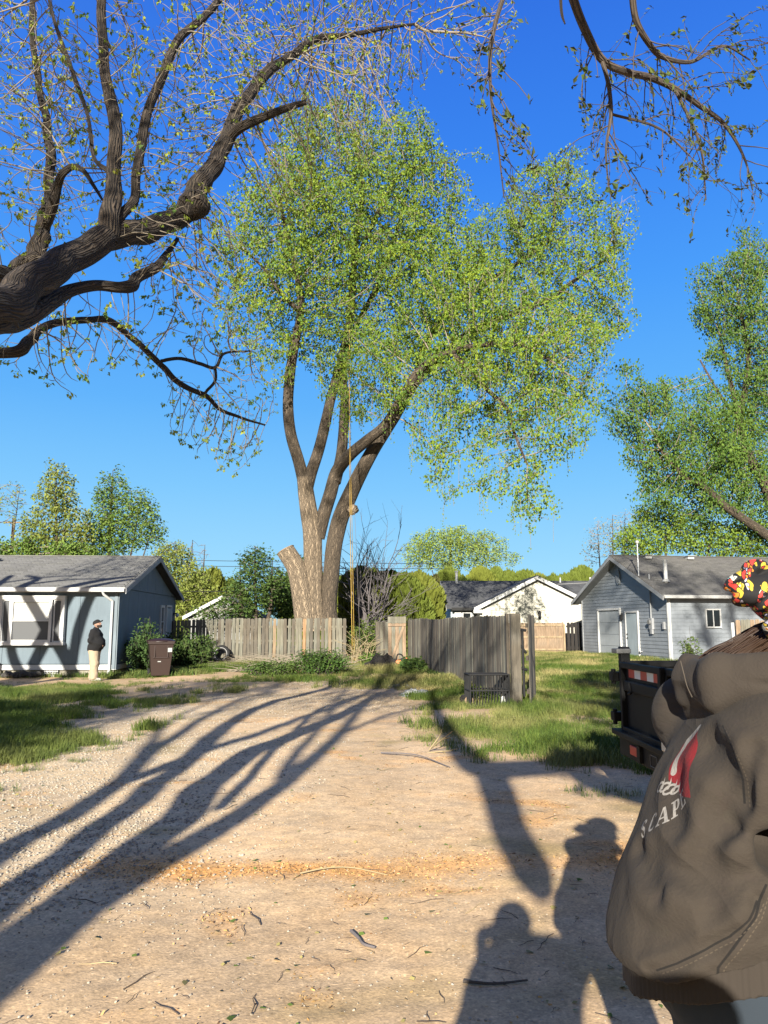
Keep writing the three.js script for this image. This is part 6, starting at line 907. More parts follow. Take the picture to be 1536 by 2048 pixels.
// ------------------------------------------------------------------ dump trailer, parked across the picture with its tail gate towards the drive
{
  const t = thing('dump_trailer', 'black steel dump trailer with red and white reflector tape on its double tail gate', 'trailer'), X = 2.24, Z0 = -7.5, Z1 = -5.0, Y0 = .62, Y1 = 1.27, L = 3.6, B = MT.black;
  // bed: floor, side walls with posts and rails
  part(t, 'bed_floor', box(L, .05, Z1 - Z0 - .1, X + L / 2 + .06, Y0 + .03, (Z0 + Z1) / 2), B);
  for (const z of [Z0 + .03, Z1 - .03]) { const w = part(t, 'side_wall', box(L, Y1 - Y0 - .04, .03, X + L / 2 + .06, (Y0 + Y1) / 2, z), B), p = []; for (let k = 0; k <= 6; k++) p.push(box(.07, Y1 - Y0 - .1, .07, X + .1 + k * L / 6.2, (Y0 + Y1) / 2, z + (z > -6 ? .04 : -.04), .006)); p.push(box(L + .08, .06, .07, X + L / 2 + .06, Y1 - .03, z, .008)); part(w, 'side_frame', merge(p), B); }
  part(t, 'front_wall', box(.04, Y1 - Y0, Z1 - Z0 - .1, X + L + .06, (Y0 + Y1) / 2, (Z0 + Z1) / 2), B);
  // corner posts with hinges
  for (const z of [Z0, Z1]) { const s = z === Z0 ? -1 : 1, p = part(t, 'corner_post', box(.09, Y1 - Y0 + .22, .09, X + .05, (Y0 + Y1) / 2 + .02, z, .01), B); part(p, 'post_cap', box(.14, .045, .17, X + .03, Y1 + .09, z + s * .02, .008), MT.steelDark); for (const y of [Y0 + .13, Y0 + .5]) part(p, 'hinge', merge([box(.1, .085, .12, X - .02, y, z + s * .05, .008), rods([[V(X - .05, y - .07, z + s * .03), V(X - .05, y + .07, z + s * .03)]], .022, 8)]), B); }
  // two gate leaves
  const zm = -6.26, leaf = (za, zb) => {
    const g = part(t, 'gate_leaf', box(.02, Y1 - Y0 - .05, zb - za - .06, X + .03, (Y0 + Y1) / 2 - .01, (za + zb) / 2), B), fr = [], h = Y1 - Y0;
    fr.push(box(.055, .055, zb - za - .05, X + .0, Y1 - .035, (za + zb) / 2, .008), box(.055, .06, zb - za - .05, X + .0, Y0 + .03, (za + zb) / 2, .008), box(.055, h - .06, .05, X + .0, (Y0 + Y1) / 2, za + .05, .008), box(.055, h - .06, .05, X + .0, (Y0 + Y1) / 2, zb - .05, .008));
    part(g, 'gate_frame', merge(fr), B); part(g, 'pressed_rib', box(.03, .10, zb - za - .16, X + .005, Y0 + h * .66, (za + zb) / 2, .02), B);
    const n = 5, w = (zb - za - .36) / n; for (let k = 0; k < n; k++) part(g, 'reflector', box(.004, .075, w - .004, X + .016, Y0 + h * .84, za + .18 + (k + .5) * w), k % 2 ? MT.whiteTape : MT.red);
    part(g, 'grab_hook', merge([rods([[V(X - .02, Y0 + h * .7, za + .28), V(X - .02, Y0 + h * .58, za + .33)], [V(X - .02, Y0 + h * .58, za + .33), V(X - .02, Y0 + h * .56, za + .26)]], .013, 6)]), B);
    return g;
  };
  leaf(Z0 + .05, zm); leaf(zm, Z1 - .05);
  part(t, 'centre_post', box(.06, Y1 - Y0, .07, X - .035, (Y0 + Y1) / 2, zm, .01), B);
  part(t, 'gate_latch', merge([rods([[V(X - .08, Y0 - .2, zm + .12), V(X - .08, Y0 + .28, zm + .12)], [V(X - .08, Y0 + .28, zm + .12), V(X - .03, Y0 + .32, zm + .06)], [V(X - .08, Y0 + .1, zm + .12), V(X - .1, Y0 + .02, zm + .42)]], .013, 7), box(.06, .08, .08, X - .07, Y0 + .06, zm + .12, .015), box(.05, .05, .12, X - .07, Y0 + .13, zm + .2, .012), box(.05, .12, .04, X - .07, Y0 - .1, zm + .13, .01)]), MT.steel);
  // bumper and lights
  const bp = part(t, 'bumper', merge([box(.12, .2, Z1 - Z0 + .06, X + .04, Y0 - .11, (Z0 + Z1) / 2, .012), box(.16, .05, Z1 - Z0 + .14, X + .0, Y0 - .005, (Z0 + Z1) / 2, .01)]), B);
  for (const s of [0, 1]) { const z = s ? Z1 - .45 : Z0 + .42; part(bp, 'tail_light', box(.02, .085, .2, X - .025, Y0 - .12, z, .012), MT.red); } part(bp, 'number_plate', merge([box(.006, .006, .16, X - .022, Y0 - .085, zm - .33), box(.006, .006, .16, X - .022, Y0 - .175, zm - .33), box(.006, .09, .006, X - .022, Y0 - .13, zm - .41), box(.006, .09, .006, X - .022, Y0 - .13, zm - .25)]), MT.steelDark);
  // chassis, fender, wheels
  part(t, 'chassis', merge([box(L + .9, .14, .08, X + L / 2 + .4, Y0 - .12, Z0 + .6), box(L + .9, .14, .08, X + L / 2 + .4, Y0 - .12, Z1 - .6), box(1.5, .1, .1, X + L + 1.2, Y0 - .15, (Z0 + Z1) / 2)]), B);
  for (const z of [Z0 - .02, Z1 + .02]) for (const x of [X + 1.55, X + 2.4]) { const w = new THREE.CylinderGeometry(.34, .34, .2, 28); w.rotateX(Math.PI / 2); w.translate(x, .34, z); const q = part(t, 'wheel', w, MT.rubber), r = new THREE.CylinderGeometry(.19, .19, .22, 18); r.rotateX(Math.PI / 2); r.translate(x, .34, z); part(q, 'rim', r, MT.steel); }
  for (const z of [Z0 - .04, Z1 + .04]) part(t, 'fender', merge([box(1.85, .03, .26, X + 1.97, .74, z, .01), box(.03, .24, .26, X + 1.06, .62, z, .01), box(.03, .24, .26, X + 2.88, .62, z, .01)]), B);
  part(t, 'tongue_jack', rods([[V(X + L + 1.7, 0, (Z0 + Z1) / 2), V(X + L + 1.7, .8, (Z0 + Z1) / 2)]], .045, 8), MT.steel);
}

// ------------------------------------------------------------------ people
const ellip = (x, y, z, c, r) => { const a = (x - c.x) / r.x, b = (y - c.y) / r.y, d = (z - c.z) / r.z, k = Math.sqrt(a * a + b * b + d * d); return (k - 1) * Math.min(r.x, r.y, r.z); };
const boxOf = (prims, pad) => { const lo = [9e9, 9e9, 9e9], hi = [-9e9, -9e9, -9e9]; for (const p of prims) for (const [q, r] of [[p[0], p[2]], [p[1], p[3]]]) ['x', 'y', 'z'].forEach((k, i) => { lo[i] = Math.min(lo[i], q[k] - r - pad); hi[i] = Math.max(hi[i], q[k] + r + pad); }); return [lo, hi]; };
const field = (prims, k, grow = 0) => (x, y, z) => { let d = 1e9; for (const p of prims) d = smin(d, capsule(x, y, z, p[0], p[1], p[2], p[3]), k); return d - grow; };
const netOf = (prims, k, grow, cell, bend, uvOf) => { const [lo, hi] = boxOf(prims, grow + cell * 3 + .03), f = field(prims, k, grow); return surfaceNets(bend ? (x, y, z) => bend(f(x, y, z), x, y, z) : f, lo, hi, cell, uvOf); };
// hand: palm and five separate bent fingers; wrist w, direction d, palm normal n, s = +1 / -1 for the thumb's side
function handPrims(w, d, n, s, curl = .5) {
  const side = d.clone().cross(n).normalize().multiplyScalar(s), P = [], at3 = (a, b, c) => w.clone().addScaledVector(d, a).addScaledVector(side, b).addScaledVector(n, c);
  P.push([at3(.01, .012, 0), at3(.075, .022, 0), .02, .016], [at3(.01, -.012, 0), at3(.075, -.022, 0), .02, .015]);
  [[.03, .072, .009], [.010, .082, .0095], [-.010, .076, .009], [-.028, .058, .0078]].forEach(([o, l, r]) => { const a = at3(.08, o, 0), b = at3(.08 + l * .5, o * 1.15, l * .18 * curl), c = at3(.08 + l * (.5 + .42 * (1 - curl * .6)), o * 1.2, l * (.18 + .45) * curl); P.push([a, b, r * 1.05, r], [b, c, r, r * .82]); });
  const t0 = at3(.02, .028, .004), t1 = at3(.05, .052, .014), t2 = at3(.082, .058, .024); P.push([t0, t1, .013, .0115], [t1, t2, .0115, .009]); return P;
}
function headPrims(c, f, u, s = 1) { // skull, jaw, nose, brow, ears; f: where the face points, u: up
  const r = f.clone().cross(u).normalize(), q = (a, b, d) => c.clone().addScaledVector(f, a * s).addScaledVector(u, b * s).addScaledVector(r, d * s);
  return [[q(-.02, .03, 0), q(.02, .035, 0), .088 * s, .082 * s], [q(.03, -.03, 0), q(.045, -.075, 0), .062 * s, .04 * s], [q(.0, -.04, .03), q(.05, -.07, .012), .045 * s, .03 * s], [q(.0, -.04, -.03), q(.05, -.07, -.012), .045 * s, .03 * s], [q(.09, .02, 0), q(.112, -.012, 0), .010 * s, .016 * s], [q(.082, .03, .03), q(.082, .03, -.03), .013 * s, .013 * s], [q(-.005, .012, .083), q(-.008, -.02, .08), .014 * s, .012 * s], [q(-.005, .012, -.083), q(-.008, -.02, -.08), .014 * s, .012 * s], [q(.085, -.045, .012), q(.085, -.045, -.012), .010 * s, .010 * s]];
}
const eyesOf = (c, f, u, s = 1) => { const r = f.clone().cross(u).normalize(); return merge([1, -1].map((k) => { const g = new THREE.SphereGeometry(.0125 * s, 10, 8), q = c.clone().addScaledVector(f, .078 * s).addScaledVector(u, .012 * s).addScaledVector(r, k * .032 * s); g.translate(q.x, q.y, q.z); return g; })); };
const skinM = std('skin', [.46, .27, .19], .6);
{ // ---- the man watching from in front of the blue house, in profile, looking up
  const t = thing('person', 'man in black cap, black pullover and khaki trousers before the blue house, looking up', 'person');
  const g0 = gnd(187, 1358), O = (x, y, z) => V(g0.x + x, y + gy(g0.x, g0.z), g0.z + z), F = V(.86, .45, .12).normalize(), U = V(-.45, .88, 0).normalize(), hc = O(.045, 1.675, 0);
  const arm = (s) => [[O(-.02, 1.46, s * .19), O(-.06, 1.2, s * .27), .062, .05], [O(-.06, 1.2, s * .27), O(.16, 1.07, s * .17), .048, .036]];
  const torso = [[O(-.01, 1.0, .06), O(-.01, 1.0, -.06), .18, .18], [O(.06, 1.12, .06), O(.06, 1.12, -.06), .205, .205], [O(0, 1.34, .09), O(0, 1.34, -.09), .165, .165], [O(-.02, 1.46, .15), O(-.02, 1.46, -.15), .085, .085]];
  const legs = [1, -1].flatMap((s) => [[O(-.01, .92, s * .09), O(.01 + s * .03, .5, s * .11), .115, .08], [O(.01 + s * .03, .5, s * .11), O(-.02 + s * .07, .09, s * .12), .076, .05]]);
  const feet = [1, -1].flatMap((s) => [[O(-.05 + s * .07, .05, s * .12), O(.16 + s * .07, .035, s * .14), .045, .032]]);
  const hands = [1, -1].flatMap((s) => handPrims(O(.16, 1.07, s * .17), V(.75, -.35, -s * .55).normalize(), V(.3, .2, -s).normalize(), -s, .7));
  part(t, 'body', netOf([...headPrims(hc, F, U, 1.02), [O(.0, 1.5, 0), O(.03, 1.62, 0), .06, .055], ...torso, ...arm(1), ...arm(-1), ...legs, ...feet, ...hands], .012, 0, .012), skinM);
  part(t, 'eyes', eyesOf(hc, F, U, 1.02), MT.blackMatt);
  const r1 = (d, x, y, z) => d + .006 * Math.sin(y * 46 + x * 12) * Math.sin(z * 17 + x * 9) + .008 * fbm(x * 8, y * 6, z * 8, 2);
  part(t, 'pullover', netOf([...torso.slice(1), [O(-.01, .98, .06), O(-.01, .98, -.06), .185, .185], ...[1, -1].flatMap((s) => [[O(-.02, 1.46, s * .19), O(-.06, 1.2, s * .27), .068, .06], [O(-.06, 1.2, s * .27), O(.13, 1.08, s * .19), .058, .046]]), [O(-.01, 1.5, 0), O(0, 1.545, 0), .075, .068]], .05, .014, .014, r1), std('black pullover', [.005, .005, .006], .95));
  part(t, 'trousers', netOf([[O(-.01, .95, .05), O(-.01, .95, -.05), .172, .172], ...[1, -1].flatMap((s) => [[O(-.01, .88, s * .08), O(.01 + s * .03, .5, s * .11), .148, .118], [O(.01 + s * .03, .5, s * .11), O(-.02 + s * .07, .1, s * .12), .115, .108]])], .045, .008, .014, (d, x, y, z) => Math.max(d + .012 * fbm(x * 9, y * 7, z * 9, 3) * (y < .6 ? 1.6 : 1), .045 + gy(g0.x, g0.z) - y)), std('khaki cloth', [.46, .36, .245], .95));
  for (const s of [1, -1]) part(t, 'shoe', netOf([[O(-.06 + s * .07, .05, s * .12), O(.17 + s * .07, .04, s * .14), .05, .042], [O(-.04 + s * .07, .09, s * .12), O(.0 + s * .07, .08, s * .12), .045, .045]], .03, .004, .012, (d, x, y) => Math.max(d, .005 + gy(g0.x, g0.z) - y)), std('shoe', [.42, .40, .36], .8));
  const R = F.clone().cross(U).normalize(), cq = (a, b, d) => hc.clone().addScaledVector(F, a).addScaledVector(U, b).addScaledVector(R, d);
  const cap = part(t, 'cap', netOf([[cq(-.03, .055, 0), cq(.01, .06, 0), .092, .088]], .03, .012, .01, (d, x, y, z) => { const q = V(x, y, z).sub(hc); return Math.max(d, .035 - q.dot(U) - .15 * q.dot(F)); }), std('black cap', [.005, .005, .0055], .9));
  { const b = new GB(), n = 12; for (const up of [0, 1]) for (let i = 0; i < n; i++) { const q = (k, e) => { const a = (k / n - .5) * 2.2; return cq(.05 + Math.cos(a) * (e ? .15 : .045), .062 - (e ? .012 : 0) + up * .007 - .02 * Math.abs(Math.sin(a)) * e, Math.sin(a) * (e ? .082 : .085)); }; const p = [q(i, 0), q(i, 1), q(i + 1, 1), q(i + 1, 0)]; b.flat(up ? p : p.reverse()); } part(cap, 'brim', b.build(), std('cap brim', [.005, .005, .0055], .9)); }
  part(t, 'beard', netOf([[cq(.05, -.075, .02), cq(.05, -.075, -.02), .036, .036], [cq(.01, -.05, .06), cq(.04, -.08, .03), .03, .03], [cq(.01, -.05, -.06), cq(.04, -.08, -.03), .03, .03]], .03, .006, .01), std('dark beard', [.03, .02, .015], .95));
}
{ // ---- the photographer: behind the lens, seen only as a shadow on the dirt
  const t = thing('person', 'photographer in a brimmed cap whose shadow with raised elbow lies on the dirt', 'person');
  const O = (x, y, z) => V(x - .19, y, z), F = V(0, -.05, -1).normalize(), U = V(0, 1, -.05).normalize(), hc = O(.09, 1.62, .36);
  const arms = [[O(.29, 1.40, .42), O(.46, 1.49, .22), .058, .05], [O(.46, 1.49, .22), O(.13, 1.49, .10), .046, .034], [O(-.04, 1.36, .42), O(-.06, 1.2, .22), .055, .046], [O(-.06, 1.2, .22), O(-.02, 1.42, .12), .044, .033]];
  const torso = [[O(-.03, 1.41, .40), O(.27, 1.43, .42), .09, .09], [O(-.0, 1.47, .33), O(.12, 1.47, .36), .075, .08], [O(.12, .95, .45), O(.12, 1.0, .44), .15, .16], [O(.19, 1.15, .42), O(.05, 1.15, .42), .15, .15], [O(.22, 1.32, .42), O(.02, 1.32, .42), .13, .13]], legs = [1, -1].flatMap((s) => [[O(.12 + s * .09, .9, .45), O(.12 + s * .11, .48, .43), .10, .068], [O(.12 + s * .11, .48, .43), O(.12 + s * .12, .08, .46), .064, .043], [O(.12 + s * .12, .05, .48), O(.12 + s * .14, .035, .28), .043, .032]]);
  const hands = [...handPrims(O(.13, 1.49, .10), V(-.85, .35, -.3).normalize(), V(-.2, -.2, -.9).normalize(), 1, .5), ...handPrims(O(-.02, 1.42, .12), V(-.1, .95, -.2).normalize(), V(.6, .1, -.7).normalize(), -1, .5)];
  part(t, 'body', netOf([...headPrims(hc, F, U), [O(.1, 1.42, .4), O(.09, 1.55, .38), .06, .055], ...torso, ...arms, ...legs, ...hands], .012, 0, .013), skinM);
  part(t, 'eyes', eyesOf(hc, F, U), MT.blackMatt);
  part(t, 'shirt', netOf([...torso, ...arms.map(([a, b, r, s], k) => [a, k % 2 ? a.clone().lerp(b, .8) : b, r + .006, s + .006])], .05, .014, .015), std('dark shirt', [.06, .06, .07], .95));
  part(t, 'trousers', netOf([[O(.12, .95, .45), O(.12, .98, .45), .15, .15], ...[1, -1].flatMap((s) => [[O(.12 + s * .09, .88, .45), O(.12 + s * .11, .48, .43), .108, .078], [O(.12 + s * .11, .48, .43), O(.12 + s * .12, .12, .46), .074, .068]])], .04, .008, .016), std('denim', [.05, .06, .09], .95));
  part(t, 'cap', netOf([[O(.09, 1.675, .375), O(.09, 1.68, .345), .092, .09]], .02, .012, .012, (d, x, y) => Math.max(d, 1.655 - y)), std('cap', [.05, .05, .05], .9)); part(t, 'cap_brim', new GB().prism([O(.0, 1.675, .28), O(.18, 1.675, .28), O(.15, 1.665, .16), O(.03, 1.665, .16)].reverse(), V(0, -.008, 0)).build(), std('cap brim', [.05, .05, .05], .9));
  const ph = single('phone', 'phone held up in front of the photographer', 'phone', box(.076, .15, .008, 0, 0, 0, .004), MT.blackMatt); ph.position.set(-.12, 1.53, .06); ph.rotation.x = PITCH;
}
const LOG = false, LOGO_RED = [[1056, 396], [1120, 450], [1165, 520], [1228, 626], [1140, 642], [1085, 618], [1020, 606], [985, 560], [975, 480], [1010, 430]], LOGO_BAR = [[1052, 404], [1000, 462], [1004, 520], [1026, 572]], LOGO_SCRIPT = [[985, 640, 26], [1020, 634, 24], [1052, 636, 26], [1084, 632, 20]];
const LETTERS = [['S', 992, 799, -.58], ['C', 1052, 760, -.6], ['A', 1103, 722, -.66], ['P', 1143, 686, -.75], ['E', 1172, 645, -.85]];
// ---- the worker close by on the right, side on, in a taupe hooded sweatshirt
{
  const t = thing('person', 'person in a taupe brown hooded sweatshirt and colourful head wrap beside the black trailer', 'person'), CZ = -1.66;
  const prof = [[1470, 1290], [1440, 1370], [1398, 1455], [1370, 1505], [1342, 1550], [1313, 1620], [1288, 1690], [1262, 1745], [1240, 1810], [1226, 1870], [1224, 1905], [1236, 1945], [1246, 1975], [1256, 2010]].map(([px, py]) => at(px, py, 1.66));
  const backX = (y) => { if (y >= prof[0].y) return prof[0].x; for (let k = 1; k < prof.length; k++) if (y >= prof[k].y) { const t2 = (y - prof[k].y) / (prof[k - 1].y - prof[k].y); return lerp(prof[k].x, prof[k - 1].x, t2); } return prof[prof.length - 1].x; };
  const hemY = (x, z) => .92 + .25 * (x - .5) + .22 * (z - CZ), A = (y) => lerp(.215, .145, sstep(1.0, 1.42, y)) * (y > 1.42 ? lerp(1, .72, sstep(1.42, 1.52, y)) : 1), Bw = (y) => lerp(.24, .22, sstep(1.0, 1.35, y)) * (y > 1.34 ? lerp(1, .45, sstep(1.34, 1.5, y)) : 1);
  const bx2 = []; for (let i = 0; i <= 80; i++) { const y = .8 + i * .01; bx2.push((backX(y - .02) + backX(y) + backX(y + .02)) / 3); }
  const BX = (y) => { const q = clamp((y - .8) / .01, 0, 79.99), i = Math.floor(q); return lerp(bx2[i], bx2[i + 1], q - i); };
  const sh = V(.755, 1.375, -1.49), el = V(.95, 1.17, -1.395), wr = V(1.17, 1.25, -1.47), sh2 = V(.74, 1.385, -1.89), el2 = V(.96, 1.18, -1.95), wr2 = V(1.18, 1.25, -1.86);
  const base = (x, y, z) => {
    const yy = clamp(y, .88, 1.54), a = A(yy), b = Bw(yy), cx = BX(yy) + a, e = 2.35;
    let d = (Math.pow(Math.pow(Math.abs((x - cx) / a), e) + Math.pow(Math.abs((z - CZ) / b), e), 1 / e) - 1) * Math.min(a, b) * .9;
    d = Math.max(d, y - 1.52, hemY(x, z) - y);
    const gap = ellip(x, y, z, V(.72, 1.21, -1.44), V(.085, .056, .16)); d = -smin(-d, gap, .025);
    d = smin(d, capsule(x, y, z, sh, el, .088, .080), .11); d = smin(d, capsule(x, y, z, el, wr, .078, .055), .02); d = smin(d, capsule(x, y, z, sh2, el2, .098, .082), .05); d = smin(d, capsule(x, y, z, el2, wr2, .078, .055), .02);
    return d;
  };
  const march = (px, py) => { const q = at(px, py, 1), D = q.sub(V(0, EYE, 0)).normalize(); let s = .9; for (let i = 0; i < 200; i++) { const p = V(0, EYE, 0).addScaledVector(D, s), d = base(p.x, p.y, p.z); if (d < .0008) return p; s += Math.max(.0006, d * .6); if (s > 2.6) break; } return null; };
  const creases = [
    [[[1418, 1492], [1446, 1530], [1462, 1580], [1450, 1640]], .030, .020], [[[1312, 1722], [1352, 1738], [1400, 1765], [1428, 1805]], .028, .013], [[[1280, 1700], [1292, 1748], [1322, 1788]], .022, .012], [[[1420, 1700], [1444, 1742], [1478, 1762]], .028, .012],
    [[[1352, 1560], [1350, 1610], [1360, 1660]], .026, .010], [[[1400, 1640], [1405, 1700], [1398, 1740]], .035, .008], [[[1300, 1860], [1345, 1880], [1400, 1880]], .04, .008], [[[1505, 1500], [1500, 1560], [1492, 1600]], .016, .008],     [[[1514, 1800], [1496, 1835], [1460, 1872], [1410, 1902], [1350, 1930], [1300, 1946]], .012, .006],
  ].map(([l, w, h]) => ({ P: spline(l.map(([px, py]) => march(px, py)).filter(Boolean), 14), w, h }));
  const creaseD = (x, y, z) => { let s = 0; for (const c of creases) { let m = 9; for (const p of c.P) { const d = Math.abs(p.x - x) + Math.abs(p.y - y) + Math.abs(p.z - z); if (d < m) m = d; } if (m < c.w * 4 + .06) { let best = 9; for (let k = 1; k < c.P.length; k++) best = Math.min(best, capsule(x, y, z, c.P[k - 1], c.P[k], 0, 0)); const q = best / c.w; s += c.h * Math.exp(-q * q) - c.h * .45 * Math.exp(-(((q - 1.9) / .9) ** 2)); } } return s; };
  const cloth = (x, y, z) => {
    let d = base(x, y, z); if (d > .05 || d < -.05) return d;
    const h = y - hemY(x, z), w = n3(x * 3.1, y * 2.3, z * 3.1), fold = 1 - Math.abs(n3(x * 3.4 + y * 2.6, y * 3.2 - x * 2, z * 3.4 + 3)) * 2;
    d += creaseD(x, y, z) - .007 * fold * fold * fold * sstep(-.1, .3, w + .15) + .006 * fbm(x * 5, y * 3.2, z * 5, 3) + .0025 * fbm(x * 16 + y * 8, y * 11, z * 16, 2);
    d += .016 * sstep(.05, 0, h);     // drawn in above the hem band
    return d;
  };
  const uvOf = (x, y, z) => { const yy = clamp(y, .88, 1.5), cx = BX(yy) + A(yy); return [.5 + Math.atan2(z - CZ, -(x - cx)) / (2 * Math.PI), (y - .8) / .8]; };
  // print on the back: red shape with white script over the arched word
  const cv = document.createElement('canvas'); cv.width = 2048; cv.height = 1536; const cx = cv.getContext('2d');
  cx.fillStyle = '#5c5145'; cx.fillRect(0, 0, 2048, 1536);
  const rr = rng(501); for (let i = 0; i < 5200; i++) { cx.fillStyle = `rgba(${rr() < .5 ? '20,16,12' : '190,175,155'},${.012 + .02 * rr()})`; const s = 2 + 26 * rr() * rr(); cx.beginPath(); cx.ellipse(rr() * 2048, rr() * 1536, s, s * (.4 + rr()), rr() * 3, 0, 7); cx.fill(); }
  for (let i = 0; i < 60; i++) { const a = .03 + .07 * rr(); cx.fillStyle = `rgba(200,170,130,${a})`; const s = 5 + 26 * rr(); cx.beginPath(); cx.ellipse(rr() * 2048, 1150 + rr() * 300, s, s * .7, rr() * 3, 0, 7); cx.fill(); }
  const C = (px, py) => { const p = march(px, py); if (!p) return '-'; const [u, v] = uvOf(p.x, p.y, p.z); return Math.round(u * 2048) + ',' + Math.round((1 - v) * 1536); };
  const UV = (px, py) => { const p = march(px, py); if (!p) return null; const [u, v] = uvOf(p.x, p.y, p.z); return [u * 2048, (1 - v) * 1536]; };
  for (const seam of [[[1450, 1450], [1466, 1500], [1484, 1560], [1490, 1620]], [[1530, 1765], [1508, 1830], [1462, 1900], [1436, 1940], [1434, 1970]], [[1514, 1800], [1496, 1835], [1460, 1872], [1410, 1902], [1350, 1930], [1300, 1946]]]) { // seams with a row of topstitching beside them
    const Q = []; for (let i = 0; i < seam.length - 1; i++) for (let k = 0; k < 6; k++) { const q = UV(lerp(seam[i][0], seam[i + 1][0], k / 6), lerp(seam[i][1], seam[i + 1][1], k / 6)); if (q && (!Q.length || Math.hypot(q[0] - Q[Q.length - 1][0], q[1] - Q[Q.length - 1][1]) < 120)) Q.push(q); }
    for (const [dx, w, col, dash] of [[0, 6, 'rgba(22,17,12,.85)', []], [14, 2.5, 'rgba(150,135,112,.7)', [9, 6]]]) { cx.strokeStyle = col; cx.lineWidth = w; cx.setLineDash(dash); cx.beginPath(); Q.forEach(([x, y], k) => (k ? cx.lineTo(x + dx, y + dx * .4) : cx.moveTo(x + dx, y + dx * .4))); cx.stroke(); } cx.setLineDash([]);
  }
  if (LOG) console.log('logo', [[1292, 1658], [1312, 1645], [1330, 1632], [1345, 1618], [1355, 1600], [1340, 1580], [1322, 1578], [1384, 1458], [1388, 1520], [1386, 1590], [1366, 1485], [1350, 1540]].map(([a, b]) => C(a, b)).join(' '));
  const put = (ch, x, y, a, s) => { cx.save(); cx.translate(x, y); cx.rotate(a); cx.scale(.82, 1); cx.font = `bold ${s}px serif`; cx.textAlign = 'center'; cx.textBaseline = 'middle'; cx.fillText(ch, 0, 0); cx.restore(); };
  cx.fillStyle = '#c01325'; cx.beginPath(); LOGO_RED.forEach(([x, y], k) => (k ? cx.lineTo(x, y) : cx.moveTo(x, y))); cx.fill();
  cx.strokeStyle = '#f4efe8'; cx.lineCap = 'round'; cx.lineWidth = 34; cx.beginPath(); LOGO_BAR.forEach(([x, y], k) => (k ? cx.lineTo(x, y) : cx.moveTo(x, y))); cx.stroke();
  cx.lineWidth = 9; cx.beginPath(); LOGO_SCRIPT.forEach(([x, y, r]) => { cx.moveTo(x + r, y); cx.ellipse(x, y, r, r * .6, -.6, 0, 7); }); cx.stroke();
  cx.fillStyle = '#f6f1ea'; LETTERS.forEach(([ch, x, y, a]) => put(ch, x, y, a, 92));
  const map = new THREE.CanvasTexture(cv); map.colorSpace = THREE.SRGBColorSpace; map.wrapS = THREE.RepeatWrapping;
  const hoodM = std('taupe sweatshirt', [.36, .35, .335], .95, { map, bumpMap: T.hoodB, bumpScale: .006 }), plainM = std('taupe jersey', [.037, .028, .0205], .95, { bumpMap: T.clothB, bumpScale: .0009 });
  const tor = part(t, 'sweatshirt', surfaceNets(cloth, [.4, .84, -2.08], [1.32, 1.56, -1.27], .0068, uvOf), hoodM);
  const hoodPlain = std('taupe jersey', [.0385, .029, .021], .95, { bumpMap: T.hoodB, bumpScale: .005 }), threadM = std('pale thread', [.075, .06, .046], .9);
  // ribbed hem band
  part(tor, 'hem_band', surfaceNets((x, y, z) => { const a = A(.9) * .9, b = Bw(.9) * .93, c0 = BX(.93) + A(.9) + .01, h = y - hemY(x, z); const d = (Math.hypot((x - c0) / a, (z - CZ) / b) - 1) * a, ang = Math.atan2((z - CZ) / b, (x - c0) / a); return Math.max(Math.abs(d + .004) - .010 - .0006 * Math.sin(ang * 120) - .004 * Math.sin(ang * 9), Math.abs(h + .010) - .030); }, [.42, .82, -1.94], [1.0, 1.06, -1.38], .006, (x, y, z) => [x + z, y]), plainM);
  // hood lying behind the neck: an upper roll with the stitched opening, a hollow, and the lower bag
  part(t, 'hood', surfaceNets((x, y, z) => {
    const yf = (y - 1.482) * .6 + 1.482;
    let d = capsule(x, yf, z, V(.675, 1.482, -1.60), V(.86, 1.500, -1.462), .032, .034);
    d = smin(d, capsule(x, yf, z, V(.675, 1.482, -1.60), V(.675, 1.48, -1.74), .032, .032), .02); d = smin(d, capsule(x, yf, z, V(.675, 1.48, -1.74), V(.87, 1.495, -1.85), .032, .032), .02);
    d = smin(d, capsule(x, yf, z, V(.86, 1.500, -1.462), V(.99, 1.475, -1.60), .034, .03), .03); d = smin(d, capsule(x, yf, z, V(.87, 1.495, -1.85), V(.99, 1.475, -1.72), .032, .03), .03);
    d += .005 * Math.exp(-(((y - 1.492 + .10 * (x - .7)) / .008) ** 2)) * sstep(.66, .76, x) + .004 * Math.exp(-(((y - 1.462 - .05 * (x - .7)) / .006) ** 2)) * sstep(.72, .8, x);
    let l = capsule(x, y, z, V(.70, 1.418, -1.60), V(.85, 1.462, -1.458), .030, .026); l = smin(l, capsule(x, y, z, V(.70, 1.418, -1.60), V(.69, 1.415, -1.75), .030, .030), .02);
    l = smin(l, capsule(x, y, z, V(.715, 1.385, -1.60), V(.86, 1.435, -1.452), .022, .018), .012);
    d = smin(d, l, .006);
    return d + .006 * fbm(x * 9, y * 6, z * 9, 3) + .0025 * Math.sin((y - .45 * x) * 95 + 5 * n3(x * 7, y * 7, z * 7)) * (.5 + n3(x * 5, y * 5, z * 5));
  }, [.58, 1.33, -1.95], [1.08, 1.58, -1.38], .005, (x, y, z) => [(x + z) / 1.3, y / .8]), hoodPlain);
  { // double stitching round the opening of the hood and the seam where it joins the back
    const line = (pts, r) => { const P = spline(pts.map(([px, py, d]) => at(px, py, d)), 20); part(t, 'stitching', new GB().tube(P, P.map(() => r), 5).build(), threadM); };
    line([[1361, 1322, 1.532], [1367, 1345, 1.524], [1374, 1372, 1.524], [1384, 1394, 1.53]], .0013);
  }
